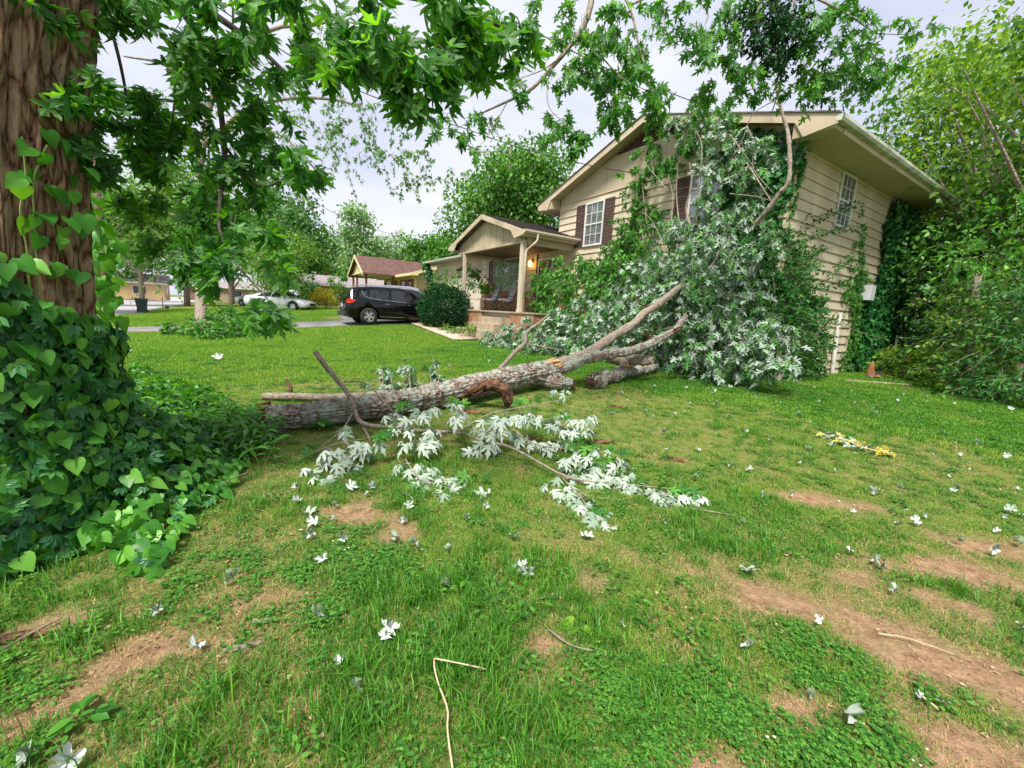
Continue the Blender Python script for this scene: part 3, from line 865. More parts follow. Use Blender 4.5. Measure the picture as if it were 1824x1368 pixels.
slat_me = None
def shutter(a0, a1, z0_, z1_, off=0.0, face='f', slats=True):
    w = a1 - a0; fr = .045; mb = MB()
    for (p0, p1, q0, q1) in ((a0, a1, z0_, z0_ + fr), (a0, a1, z1_ - fr, z1_), (a0, a0 + fr, z0_ + fr, z1_ - fr), (a1 - fr, a1, z0_ + fr, z1_ - fr), (a0 + fr, a1 - fr, (z0_ + z1_) / 2 - .025, (z0_ + z1_) / 2 + .025)):
        mb.box(-.065 - off, -.033 - off, p0, p1, q0, q1)
    mb.box(-.038 - off, -.033 - off, a0 + fr, a1 - fr, z0_ + fr, z1_ - fr)
    s = mb.build('shutter', M['shutter'], house)
    k = round(w, 3)
    sm = MB().prism([(-.058, .0), (-.052, -.006), (-.039, .036), (-.045, .042)], fr, w - fr, axis=1)
    me = mesh_from('slat', sm.V, sm.F); me.materials.append(M['shutter'])
    z = z0_ + fr + .01
    while z < z1_ - fr - .045:
        if abs(z + .02 - (z0_ + z1_) / 2) > .045:
            o = link('slat', me, s); o.location = (-off, a0, z)
        z += .058
    return s
window('f', 5.90, 6.84, 4.08, 5.58, 3, 2)
shutter(5.44, 5.89, 4.09, 5.57); shutter(6.86, 7.32, 4.09, 5.57)
window('f', 1.66, 2.62, 4.08, 5.58, 3, 2)
shutter(1.20, 1.65, 4.09, 5.57); shutter(2.63, 3.08, 4.09, 5.57)
window('s', 2.33, 3.22, 4.25, 5.575, 3, 2, mat=M['white'])

# --- brickwork builder: every brick is real geometry, joined (2 to 7 pixels each in the photograph)
def brickwork(name, faces, parent=None):
    mb = MB(); mo = MB()
    for (ax, fixed, a0, a1, zl, zh) in faces:
        # ax 'u': wall facing -x at x=fixed running along y; ax 'v': wall facing -/+y at y=fixed running along x
        if ax == 'u': mo.box(fixed, fixed + .09, a0, a1, zl, zh)
        elif ax == 'v': mo.box(a0, a1, fixed, fixed + .09, zl, zh)
        else: mo.box(a0, a1, fixed - .09, fixed, zl, zh)
        row = 0; z = zl
        while z < zh - .03:
            h_ = min(.057, zh - z); x = a0 - (.105 if row % 2 else 0)
            while x < a1 - .01:
                s_, e_ = max(x, a0), min(x + .20, a1)
                if e_ - s_ > .03:
                    p = random.uniform(.004, .011)
                    if ax == 'u': mb.box(fixed - p, fixed + .03, s_, e_, z + .005, z + h_)
                    elif ax == 'v': mb.box(s_, e_, fixed - p, fixed + .03, z + .005, z + h_)
                    else: mb.box(s_, e_, fixed - .03, fixed + p, z + .005, z + h_)
                x += .21
            z += .067; row += 1
    w = mo.build(name, M['mortar'], parent or house)
    b = mb.build('brickwork', M['brick'], w); tag(b, kind='stuff')
    # per-brick tint from a coarse noise in the material
    return w
PF = 1.62   # porch floor
brickwork('brick_wainscot', [('u', -.10, 12.2 + 1.0, 14.42, PF, 2.86), ('u', -.10, 10.85, 13.198, PF, 2.46), ('u', -.10, 9.72, 10.848, PF, 2.46)])
brickwork('brick_wall', [('u', -.10, .02, 8.3, .15, 2.30)])
MB().box(-.14, -.0, 13.18, 14.46, 2.86, 2.95).build('brick_cap', M['brick'], house)
MB().box(-.14, -.0, 9.70, 13.17, 2.46, 2.53).build('brick_cap', M['brick'], house)
brickwork('porch_base', [('u', -2.45, 6.3, 7.75, .3, 1.565), ('u', -2.45, 9.95, 12.55, .3, 1.565), ('u', -2.86, 9.55, 9.95, .4, 1.32), ('w', 12.55, -2.44, 0.0, .3, 1.565), ('v', 6.3, -2.44, 0, .3, 1.565)])
MB().box(-2.50, -.102, 6.25, 12.60, 1.565, PF).build('porch_floor', M['concrete'], house)
MB().box(-2.36, -.11, 6.45, 12.45, .3, 1.563).build('porch_fill', M['mortar'], house)
# steps
for k, (vv, ua, ub, zt) in enumerate(((-2.82, 7.75, 9.55, 1.38), (-3.14, 7.75, 9.72, 1.14), (-3.50, 7.6, 10.12, .90))):
    MB().box(vv, -2.452 if k == 0 else (-2.822, -3.142)[k - 1], ua, ub, .3, zt).build('step', M['concrete'], house)
# posts
for (u, w) in ((12.10, .12), (7.46, .17)):
    mb = MB(); w2 = w / 2
    mb.box(-2.25 - w2, -2.25 + w2, u - w2, u + w2, PF if u > 10 else 1.40, 4.02)
    mb.box(-2.25 - w2 - .02, -2.25 + w2 + .02, u - w2 - .02, u + w2 + .02, PF, PF + .10)
    mb.build('porch_post', M['post'], house)
# porch gable
PZ = lambda u, b=5.38: b - .318 * abs(u - 10.25)
for k in range(11):
    a_, b_ = 7.50 + k * .5, 7.50 + (k + 1) * .5 - .028
    poly = [(a_, 4.09), (b_, 4.09), (b_, max(4.2, PZ(b_, 5.22))), (a_, max(4.2, PZ(a_, 5.22)))]
    if a_ < 10.25 < b_: poly.insert(3, (10.25, 5.22))
    MB().prism(poly, -2.19, -2.15).build('gable_panel', M['panel'], house)
MB().prism([(7.5, 4.10), (13.0, 4.10), (13.0, PZ(13.0, 5.2)), (10.25, 5.20), (7.5, PZ(7.5, 5.2))], -2.15, -2.08).build('gable_core', M['siding_gap'], house)
MB().box(-2.30, -2.16, 7.35, 12.6, 4.03, 4.088).build('porch_beam', M['panel'], house)
MB().box(-2.12, .0, 7.35, 7.50, 3.98, 4.20).build('porch_beam', M['panel'], house)
MB().box(-2.12, .0, 12.5, 12.7, 3.98, 4.20).build('porch_beam', M['panel'], house)
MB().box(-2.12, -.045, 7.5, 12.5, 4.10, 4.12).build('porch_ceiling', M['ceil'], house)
# porch roof: slopes with real shingle courses
def shingles(P0, du, dv, L, Wd, nrm, parent, rowh=.14, tab=.30, seed=1):
    """courses of tabs laid on a slope: P0 eave corner, du along the eave, dv up the slope"""
    r_ = random.Random(seed); mb = MB()
    rows = int(Wd / rowh)
    for i in range(rows):
        x = -tab * r_.random()
        while x < L:
            x0, x1 = max(0, x + .004), min(L, x + tab - .004)
            if x1 - x0 > .04:
                t = r_.uniform(.006, .014)
                a_ = P0 + du * x0 + dv * (i * rowh - r_.uniform(0, .012)); b_ = P0 + du * x1 + dv * (i * rowh - r_.uniform(0, .012))
                c_ = P0 + du * x1 + dv * ((i + 1) * rowh + .01); d_ = P0 + du * x0 + dv * ((i + 1) * rowh + .01)
                q = [a_ + nrm * (t + .008), b_ + nrm * (t + .008), c_ + nrm * .002, d_ + nrm * .002, a_, b_]
                mb.add(q, [(0, 1, 2, 3), (4, 5, 1, 0)] if np.dot(np.cross(du, dv), nrm) > 0 else [(3, 2, 1, 0), (0, 1, 5, 4)])
            x += tab
    o = mb.build('shingles', M['shingle'], parent); tag(o, kind='stuff')
    return o
for s in (1, -1):
    e = 3.12
    ub = 10.25 + s * e
    poly = [(10.25, 5.39), (ub, PZ(ub, 5.39)), (ub, PZ(ub, 5.27)), (10.25, 5.27)]
    o = MB().prism(poly if s < 0 else poly[::-1], -2.45, 4.5).build('roof_slope', M['shingle'] if s < 0 else M['shingle'], house)
    sl = math.hypot(1, .318)
    shingles(np.array([-2.47, ub + s * .03, PZ(ub, 5.392)]), np.array([1.0, 0, 0]), np.array([0, -s * 1 / sl, .318 / sl]), 6.9, e * sl, np.array([0, s * .318 / sl, 1 / sl]), o, seed=s + 4)
    f = lambda d: 10.25 + s * d
    poly = [(f(0), 5.365), (f(0), 5.18), (f(2.25), 5.18 - .318 * 2.25), (f(2.52), 4.17), (f(e), 4.24), (f(e), 5.365 - .318 * e)]
    MB().prism(poly if s > 0 else poly[::-1], -2.49, -2.452).build('rake_board', M['trim'], house)
    a_, b_ = sorted((f(2.5), f(e - .03)))
    MB().box(-2.45, -.0, a_, b_, 4.205, 4.22).build('soffit', M['soffit'], house)
    a_, b_ = sorted((f(e - .03), f(e - .005)))
    MB().box(-2.45, -.0 if s < 0 else 0, a_, b_, 4.20, 4.38).build('fascia', M['trim'], house)
gutter(-2.50, -.04, 7.125, 4.28, -1, M['gutter2'], .12, .11)
# downspout with elbows down the porch post
mb = MB(); P = [(-1.95, 7.06, 4.28), (-1.95, 7.06, 4.12), (-1.99, 7.10, 4.02), (-2.20, 7.27, 3.78), (-2.235, 7.30, 3.66), (-2.235, 7.30, 1.75)]
mb.tube(curve_pts(P[:5], 14).tolist() + [P[5]], .042, 8); mb.build('downspout', M['gutter2'], house, smooth=True)
# lower roof over the garage wing
LZ = lambda v: 4.50 + .19 * (v + .55)
o = MB().prism([(-.55, LZ(-.55)), (4.6, LZ(4.6)), (4.6, LZ(4.6) + .04), (-.55, LZ(-.55) + .04)], 8.36, 21.6, axis=1).build('roof_slope', M['shingle'], house)
MB().prism([(9.8, LZ(-.55)), (4.6, LZ(4.6)), (4.6, LZ(4.6) + .04), (9.8, LZ(-.55) + .04)], 8.36, 21.6, axis=1).build('roof_slope', M['shingle'], house)
MB().box(-.53, .0, 13.4, 21.55, 4.38, 4.40).build('soffit', M['soffit'], house)
MB().box(-.55, -.53, 13.4, 21.6, 4.36, 4.49).build('fascia', M['trim'], house)
g2 = MB(); g2.box(-.66, -.552, 13.4, 21.62, 4.40, 4.50); g2.build('gutter', M['gutter'], house)
MB().prism([(0, 4.42), (4.6, 4.42), (4.6, LZ(4.6) - .02), (0, LZ(0) - .02)], 20.6, 20.7, axis=1).build('wall', M['siding'], house)
# picture window, shutter, door, lamps
window('f', 10.90, 13.28, 2.56, 4.06, 3, 2, fr=.05, curtain=True, mat=M['panel'], off=.002)
shutter(13.32, 13.78, 2.96, 4.06)
# front door and its surround
dr = MB(); dr.box(-.045, -.012, 8.62, 9.50, PF, 3.78); door = dr.build('door', M['dark_door'] if 'dark_door' in M else M['shutter'], house)
for (a_, b_, c_, d_) in ((8.56, 8.62, PF, 3.84), (9.50, 9.56, PF, 3.84), (8.56, 9.56, 3.78, 3.86)):
    MB().box(-.07, -.03, a_, b_, c_, d_).build('door_frame', M['white'], door)
for k in range(2):
    for j in range(3):
        MB().box(-.052, -.046, 8.72 + k * .38, 9.02 + k * .38, PF + .15 + j * .68, PF + .68 + j * .68).build('door_panel', M['shutter'], door)
mb = MB(); mb.tube([(-.05, 9.40, 2.62), (-.10, 9.40, 2.62)], .03, 10); mb.build('handle', M['chrome'], door)
MB().box(-.05, -.02, 9.58, 9.70, PF, 4.05).build('trim_board', M['dark'], house)
# lit porch lamp
m_, t_, o_ = nodes('lit_amber_glass')
em = N(t_, 'ShaderNodeEmission'); em.inputs['Color'].default_value = (1.0, .42, .10, 1); em.inputs['Strength'].default_value = 5
t_.links.new(em.outputs[0], o_.inputs['Surface']); M['lit'] = m_
lamp = MB().box(-.09, -.033, 9.95, 10.05, 3.72, 3.86).build('porch_lamp', M['metal_black'], house)
mb = MB(); mb.tube([(-.17, 10.0, 3.56), (-.17, 10.0, 3.60), (-.17, 10.0, 3.72), (-.17, 10.0, 3.80), (-.17, 10.0, 3.83)], [.03, .075, .085, .06, .02], 12); mb.build('lamp_glass', M['lit'], lamp, smooth=True)
mb = MB(); mb.tube([(-.05, 10.0, 3.82), (-.17, 10.0, 3.86)], .012, 6); mb.build('bracket', M['metal_black'], lamp)
pl = bpy.data.lights.new('porch_bulb', 'POINT'); pl.energy = 2.5; pl.color = (1, .55, .18); pl.shadow_soft_size = .06
plo = bpy.data.objects.new('porch_bulb', pl); COL.objects.link(plo); plo.location = tuple(hp(-.30, 10.0, 3.70))
# dark flood lamp on the garage wall
fl = MB().box(-.06, -.033, 16.9, 17.06, 3.86, 3.98).build('flood_lamp', M['metal_black'], house)
for dy in (-.10, .12):
    mb = MB(); mb.tube([(-.05, 16.98, 3.90), (-.16, 16.98 + dy, 3.82), (-.24, 16.98 + dy * 1.6, 3.78)], [.02, .04, .08], 10); mb.build('lamp_head', M['metal_black'], fl)
# garage door with panels
gd = MB().box(-.02, .01, 14.46, 20.3, .9, 3.40).build('garage_door', M['garage'], house)
MB().box(-.06, -.0, 14.40, 14.455, .9, 3.46).build('door_frame', M['panel'], gd)
MB().box(-.06, -.0, 20.305, 20.36, .9, 3.46).build('door_frame', M['panel'], gd)
MB().box(-.06, -.0, 14.456, 20.304, 3.405, 3.48).build('door_frame', M['panel'], gd)
pm = MB().box(-.036, -.0205, 0, .62, 0, .44); pme = mesh_from('door_panel', pm.V, pm.F); pme.materials.append(M['garage'])
for i in range(8):
    for j in range(4):
        o = link('door_panel', pme, gd); o.location = (0, 14.54 + i * .72, 1.0 + j * .60)
# side wall details: meter box, downspout, pipe
MB().box(4.95, 5.25, -.30, -.06, 2.52, 2.95).build('meter_box', M['meter'], house)
mb = MB(); mb.tube([(3.62, -.10, 2.1), (3.66, -.10, 1.4), (3.80, -.11, .38)], .05, 8); mb.build('downspout', M['white'], house)

# ================================================================== PORCH CHAIRS
def chair(label, v, u, rz):
    p = hp(v, u, PF)
    t = thing('patio_chair', label, 'chair', tuple(p), TH + rz, 'cushioned patio rocking chairs on the porch')
    mb = MB()
    for s in (-1, 1):
        x = s * .29
        mb.tube(curve_pts([(x, -.34, .10), (x, -.10, .015), (x, .18, .02), (x, .42, .13)], 10), .014, 6)       # rocker
        mb.tube(curve_pts([(x, -.26, .06), (x, -.30, .36), (x, -.24, .58), (x, -.05, .63), (x, .24, .60)], 14), .014, 6)  # arm hoop
        mb.tube([(x, .22, .03), (x, -.20, .40)], .012, 6)
        mb.tube([(x, -.20, .03), (x, .20, .40)], .012, 6)
        mb.tube([(x, .20, .40), (x, .46, 1.0)], .014, 6)
    for y, z in ((-.26, .40), (.20, .38), (.46, 1.0), (.0, .02)):
        mb.tube([(-.29, y, z), (.29, y, z)], .012, 6)
    mb.build('frame', M['metal_black'], t, smooth=True)
    def cush(name, P, n, th):
        a, b, c, d = [np.array(q, float) for q in P]; nn = np.array(n, float) * th
        mb = MB(); k = 5; V = []
        for side in (-1, 1):
            for i in range(k):
                for j in range(k):
                    s_, q_ = i / (k - 1), j / (k - 1)
                    q = (a * (1 - s_) + b * s_) * (1 - q_) + (d * (1 - s_) + c * s_) * q_
                    bul = (min(s_, 1 - s_, .25) * min(q_, 1 - q_, .25)) ** .5 * 4
                    V.append(q + nn * side * (.35 + .65 * min(1, bul)) * .5)
        Fs = []
        for sd_ in range(2):
            for i in range(k - 1):
                for j in range(k - 1):
                    q = (sd_ * 25 + i * k + j, sd_ * 25 + (i + 1) * k + j, sd_ * 25 + (i + 1) * k + j + 1, sd_ * 25 + i * k + j + 1)
                    Fs.append(q if sd_ else q[::-1])
        ring = [i * k for i in range(k)] + [(k - 1) * k + j for j in range(1, k)] + [i * k + k - 1 for i in range(k - 2, -1, -1)] + [j for j in range(k - 2, 0, -1)]
        for i in range(len(ring)):
            a_, b_ = ring[i], ring[(i + 1) % len(ring)]
            Fs.append((a_, b_, b_ + 25, a_ + 25))
        mb.add(V, Fs); mb.build(name, M['cushion'], t, smooth=True)
    cush('seat_cushion', [(-.26, -.26, .46), (.26, -.26, .46), (.26, .20, .43), (-.26, .20, .43)], (0, 0, 1), .11)
    cush('back_cushion', [(-.26, .18, .48), (.26, .18, .48), (.26, .42, 1.02), (-.26, .42, 1.02)], (0, -.9, .4), .10)
    return t
chair('dark metal patio chair with grey cushions, the one farther from the right porch post', -1.45, 11.15, math.pi / 2 + 3.0)
chair('dark metal patio chair with grey cushions, the one right beside the right porch post', -1.35, 9.95, math.pi / 2 + 3.0)
# small round table between them
t = thing('side_table', 'small dark metal side table between the two cushioned porch chairs', 'table', tuple(hp(-1.5, 10.55, PF)), TH)
mb = MB(); mb.tube([(0, 0, .42), (0, 0, .44)], .21, 20); mb.build('tabletop', M['metal_black'], t)
for k in range(3):
    a_ = k * 2.094; mb = MB(); mb.tube([(.16 * math.cos(a_), .16 * math.sin(a_), 0), (.10 * math.cos(a_), .10 * math.sin(a_), .42)], .012, 6); mb.build('leg', M['metal_black'], t)

# ================================================================== CARS
def car(label, name, cat, loc, rz, prof, paint, W2, wheels, wr, glass, parts, nspoke=10, low=.22):
    """prof: stations (x, z_low, z_belt, z_top, w_belt, w_top); nose towards +x"""
    t = thing(name, label, cat, loc, rz)
    prof = np.array(prof, float)
    xs = np.linspace(prof[0, 0], prof[-1, 0], 60)
    S = np.stack([xs] + [np.interp(xs, prof[:, 0], prof[:, k]) for k in range(1, 6)], 1)
    def sec(s):
        x, zl, zb, zt, wb, wt = s
        zm = (zl + zb) * .5
        pts = [(0, zl), (wb * .86, zl), (wb * .97, zl + .06), (wb * 1.0, zm - .05), (wb * 1.0, zm + .12), (wb * .975, zb - .03), (wb * .95, zb), (wt * 1.0, max(zb + .005, zt - .10)), (wt * .95, max(zb + .008, zt - .04)), (wt * .80, max(zb + .01, zt - .008)), (0, zt + .004)]
        # wheel-arch cut-outs
        out = []
        for (yy, zz) in pts:
            for wx in wheels:
                d = abs(x - wx)
                if d < wr * 1.20 and yy > wb * .5:
                    za = wr + math.sqrt(max(0, (wr * 1.20) ** 2 - d * d))
                    if zz < za: zz = min(za, zb - .08)
            out.append((yy, zz))
        return out
    V = []; k = None
    for s in S:
        p = sec(s); full = [(s[0], y, z) for y, z in p] + [(s[0], -y, z) for y, z in reversed(p[1:-1])]
        k = len(full); V += full
    m = len(S)
    Fs = [(i * k + j, (i + 1) * k + j, (i + 1) * k + (j + 1) % k, i * k + (j + 1) % k) for i in range(m - 1) for j in range(k)]
    Fs += [tuple(range(k)), tuple(range((m - 1) * k, m * k))[::-1]]
    b = MB().add(V, Fs).build('body', paint, t, smooth=True)
    b.data.shade_auto_smooth if False else None
    def side_pt(x, q, s, off=.006):
        v = [np.interp(x, prof[:, 0], prof[:, c]) for c in range(1, 6)]
        zb, zt, wb, wt = v[1], v[2], v[3], v[4]
        z = zb + (zt - .10 - zb) * q; y = wb * .95 + (wt - wb * .95) * q
        return (x, s * (y + off), z)
    for nm, pts in glass:
        for s in (-1, 1):
            lo_, hi_ = pts
            n_ = 9; V = []
            for i in range(n_):
                f_ = i / (n_ - 1)
                a_ = side_pt(lo_[0] + (lo_[2] - lo_[0]) * f_, lo_[1] + (lo_[3] - lo_[1]) * f_, s); c_ = side_pt(hi_[0] + (hi_[2] - hi_[0]) * f_, hi_[1] + (hi_[3] - hi_[1]) * f_, s)
                V += [a_, c_, (a_[0], a_[1] - s * .02, a_[2]), (c_[0], c_[1] - s * .02, c_[2])]
            Fs = []
            for i in range(n_ - 1):
                q = (4 * i, 4 * i + 4, 4 * i + 5, 4 * i + 1); Fs.append(q if s > 0 else q[::-1])
            MB().add(V, Fs).build(nm, M['carglass'] if 'window' in nm else M['chrome'], t)
    for wx in wheels:
        for s in (-1, 1):
            w_ = MB(); yy = s * (W2 - .02)
            a_ = np.linspace(0, 2 * math.pi, 33)[:-1]
            prof_w = [(.62, 0), (.98, 0), (1.0, -.03), (1.0, -.20), (.96, -.23), (.6, -.23)]
            V = []
            for (rr, dy) in prof_w:
                V += [(wx + rr * wr * math.cos(q), yy + s * dy, wr + rr * wr * math.sin(q)) for q in a_]
            n_ = 32
            Fs = [(i * n_ + j, i * n_ + (j + 1) % n_, (i + 1) * n_ + (j + 1) % n_, (i + 1) * n_ + j) for i in range(len(prof_w) - 1) for j in range(n_)]
            w_.add(V, Fs); wo_ = w_.build('wheel', M['tyre'], t, smooth=True)
            r_ = MB(); V = []
            for (rr, dy) in ((.66, -.0), (.60, -.03), (.60, -.12)):
                V += [(wx + rr * wr * math.cos(q), yy + s * dy, wr + rr * wr * math.sin(q)) for q in a_]
            Fs = [(i * n_ + j, i * n_ + (j + 1) % n_, (i + 1) * n_ + (j + 1) % n_, (i + 1) * n_ + j) for i in range(2) for j in range(n_)]
            r_.add(V, Fs)
            for q in range(nspoke):
                an = q * 2 * math.pi / nspoke + (.09 if q % 2 else -.09); ca, sa = math.cos(an), math.sin(an); hw = .020
                V = []
                for rr, hh in ((.08, hw), (.61, hw * 1.3)):
                    for w2 in (-hh, hh):
                        for dy in (-.01, -.05):
                            V.append((wx + rr * wr * ca - w2 * sa, yy + s * dy, wr + rr * wr * sa + w2 * ca))
                r_.add(V, [(0, 2, 6, 4), (1, 5, 7, 3), (0, 4, 5, 1), (2, 3, 7, 6), (0, 1, 3, 2), (4, 6, 7, 5)])
            r_.tube([(wx, yy - s * .05, wr), (wx, yy - s * .002, wr)], .05, 12)
            r_.build('rim', M['rim'], wo_)
            d_ = MB(); d_.tube([(wx, yy - s * .13, wr), (wx, yy - s * .125, wr)], wr * .6, 24); d_.build('brake_disc', M['grille'], wo_)
    for nm, mt, bxs in parts:
        for bx in bxs:
            if callable(bx): bx(nm, M[mt], t)
            else:
                o = MB().box(*bx).build(nm, M[mt], t)
                bv = o.modifiers.new('bevel', 'BEVEL'); bv.width = .015; bv.segments = 2
    return t
# black SUV
suvp = [(-2.30, .52, .80, .86, .62, .55), (-2.26, .40, .98, 1.05, .76, .66), (-2.18, .30, 1.06, 1.30, .85, .66), (-2.02, .26, 1.09, 1.52, .90, .66), (-1.80, .24, 1.09, 1.585, .915, .67), (-1.0, .24, 1.04, 1.65, .92, .69),
        (0, .24, 1.0, 1.66, .92, .70), (.45, .24, .98, 1.60, .92, .69), (.95, .24, .97, 1.26, .92, .74), (1.25, .24, .96, 1.05, .91, .80), (1.9, .25, .88, .96, .89, .78), (2.2, .30, .74, .82, .82, .70), (2.33, .45, .60, .66, .60, .55)]
def tail(nm, mt, t):
    for s in (-1, 1):
        V = []
        pts = [(-2.28, .76, .92), (-2.235, .80, 1.05), (-2.10, .885, 1.06), (-1.92, .912, 1.01), (-2.02, .915, .93), (-2.20, .855, .88)]
        V = [(x, s * (y + .012), z) for x, y, z in pts] + [(x, s * (y - .06), z) for x, y, z in pts]
        n_ = len(pts)
        Fs = [tuple(range(n_))[::s], tuple(range(n_, 2 * n_))[::-s]] + [(i, (i + 1) % n_, n_ + (i + 1) % n_, n_ + i) for i in range(n_)]
        MB().add(V, Fs).build(nm, mt, t)
def suv_chrome(nm, mt, t):
    for s in (-1, 1):
        P = [(-1.66, .80, 1.42), (-1.46, .885, 1.15), (-.6, .895, 1.055), (.5, .895, 1.005), (.92, .895, .995)]
        mb = MB(); mb.tube(curve_pts([(x, s * (y - .012), z) for x, y, z in P], 16), .012, 6); mb.build(nm, mt, t)
def rearglass(nm, mt, t):
    V = [(-2.225, .58, 1.10), (-2.225, -.58, 1.10), (-2.045, -.58, 1.46), (-2.045, .58, 1.46)]
    V2 = [(x - .035, y, z) for x, y, z in V]
    MB().add(V2 + V, [(0, 3, 2, 1), (4, 5, 6, 7), (0, 1, 5, 4), (1, 2, 6, 5), (2, 3, 7, 6), (3, 0, 4, 7)]).build(nm, mt, t)
suv_pos = onG(700, 579)
sp_ = C0 + D1 * 14.05 + D2 * (-4.75)
car('glossy black SUV parked nose-in on the drive with a red tail lamp towards the lawn', 'suv', 'car', (sp_[0], sp_[1], .735), math.atan2(D2[1], D2[0]), suvp, M['carblack'], .92, (-1.38, 1.36), .365,
    [('rear_side_window', ((-1.75, .18, -1.45, .02), (-1.75, .70, -1.40, .85))), ('rear_door_window', ((-1.38, .03, -.52, .03), (-1.30, .88, -.50, .92))), ('front_door_window', ((-.42, .03, .78, .03), (-.40, .92, .42, .88)))],
    [('tail_lamp', 'redlamp', [tail]), ('chrome_trim', 'chrome', [suv_chrome]), ('rear_window', 'carglass', [rearglass]), ('roof_rail', 'chrome', [(-1.7, .3, .60, .63, 1.67, 1.70), (-1.7, .3, -.63, -.60, 1.67, 1.70)]),
     ('bumper', 'grille', [(-2.36, -2.22, -.74, .74, .34, .52)]), ('licence_plate', 'meter', [(-2.315, -2.29, -.16, .16, .72, .84)]), ('door_handle', 'chrome', [(-.72, -.52, .925, .945, .90, .925), (-.72, -.52, -.945, -.925, .90, .925), (.28, .48, .925, .945, .89, .915), (.28, .48, -.945, -.925, .89, .915)]),
     ('door_mirror', 'carblack', [(.72, .85, .93, 1.12, 1.0, 1.13), (.72, .85, -1.12, -.93, 1.0, 1.13)]), ('sill_trim', 'chrome', [(-.95, .95, .918, .928, .36, .375), (-.95, .95, -.928, -.918, .36, .375)])], nspoke=10)
sedp = [(-2.42, .45, .70, .78, .62, .55), (-2.30, .30, .86, .98, .80, .66), (-1.75, .24, .94, 1.06, .90, .70), (-1.35, .22, .95, 1.20, .92, .64), (-.7, .22, .94, 1.42, .925, .62), (0, .22, .93, 1.46, .925, .62), (.45, .22, .92, 1.38, .925, .64),
        (1.15, .22, .91, 1.0, .92, .78), (1.9, .24, .80, .88, .88, .74), (2.25, .26, .68, .76, .80, .66), (2.43, .36, .55, .60, .60, .5)]
sedparts = [('headlamp', 'clearlamp', [(2.02, 2.27, .52, .80, .60, .72), (2.02, 2.27, -.80, -.52, .60, .72)]), ('grille', 'grille', [(2.30, 2.45, -.42, .42, .42, .62)]), ('grille_bar', 'chrome', [(2.42, 2.47, -.43, .43, .60, .625)]), ('bumper', 'grille', [(2.28, 2.40, -.60, .60, .26, .35)]),
            ('door_mirror', 'carwhite', [(.72, .86, .93, 1.10, .94, 1.05), (.72, .86, -1.10, -.93, .94, 1.05)])]
def windscreen(nm, mt, t):
    V = [(1.10, .66, 1.03), (1.10, -.66, 1.03), (.50, -.56, 1.385), (.50, .56, 1.385)]
    V2 = [(x, y, z - .03) for x, y, z in V]
    MB().add(V + V2, [(0, 3, 2, 1), (4, 5, 6, 7), (0, 1, 5, 4), (1, 2, 6, 5), (2, 3, 7, 6), (3, 0, 4, 7)]).build(nm, mt, t)
sedparts.append(('windscreen', 'carglass', [windscreen]))
sw = [('rear_door_window', ((-1.25, .05, -.25, .03), (-.95, .80, -.22, .92))), ('front_door_window', ((-.17, .03, .95, .05), (-.15, .92, .42, .85)))]
def onz(px, py, z):
    d = ray(px, py); return O + d * ((z - H) / d[2])
p = onG(500, 553)
print('sedan', p)
car('pale silver saloon parked on the neighbouring drive facing right, dark front grille', 'sedan', 'car', (p[0] - .3, p[1] + .6, p[2]), R(-38) + .62, sedp, M['carwhite'], .92, (-1.42, 1.42), .34, sw, sedparts)
# grey car standing just beyond the SUV's bonnet
p = C0 + D1 * 17.2 + D2 * (-3.2)
car('silver grey car standing beyond the black SUV in front of the garage', 'parked_car', 'car', (p[0], p[1], .98), math.atan2(D2[1], D2[0]), suvp, M['carsilver'], .92, (-1.38, 1.36), .355,
    [('rear_door_window', ((-1.70, .05, -.52, .03), (-1.55, .80, -.50, .92))), ('front_door_window', ((-.42, .03, .78, .03), (-.40, .92, .42, .88)))], [('tail_lamp', 'redlamp', [tail]), ('rear_window', 'carglass', [rearglass])])
p = onz(462, 545, .80)
car('white car half hidden by leaves behind the pale saloon', 'parked_car', 'car', (p[0] - 2.0, p[1] + 3.2, gz(p[0] - 2, p[1] + 3.2)), R(-5), sedp, M['carwhite'], .92, (-1.42, 1.42), .34, sw, sedparts[:3] + sedparts[-1:])

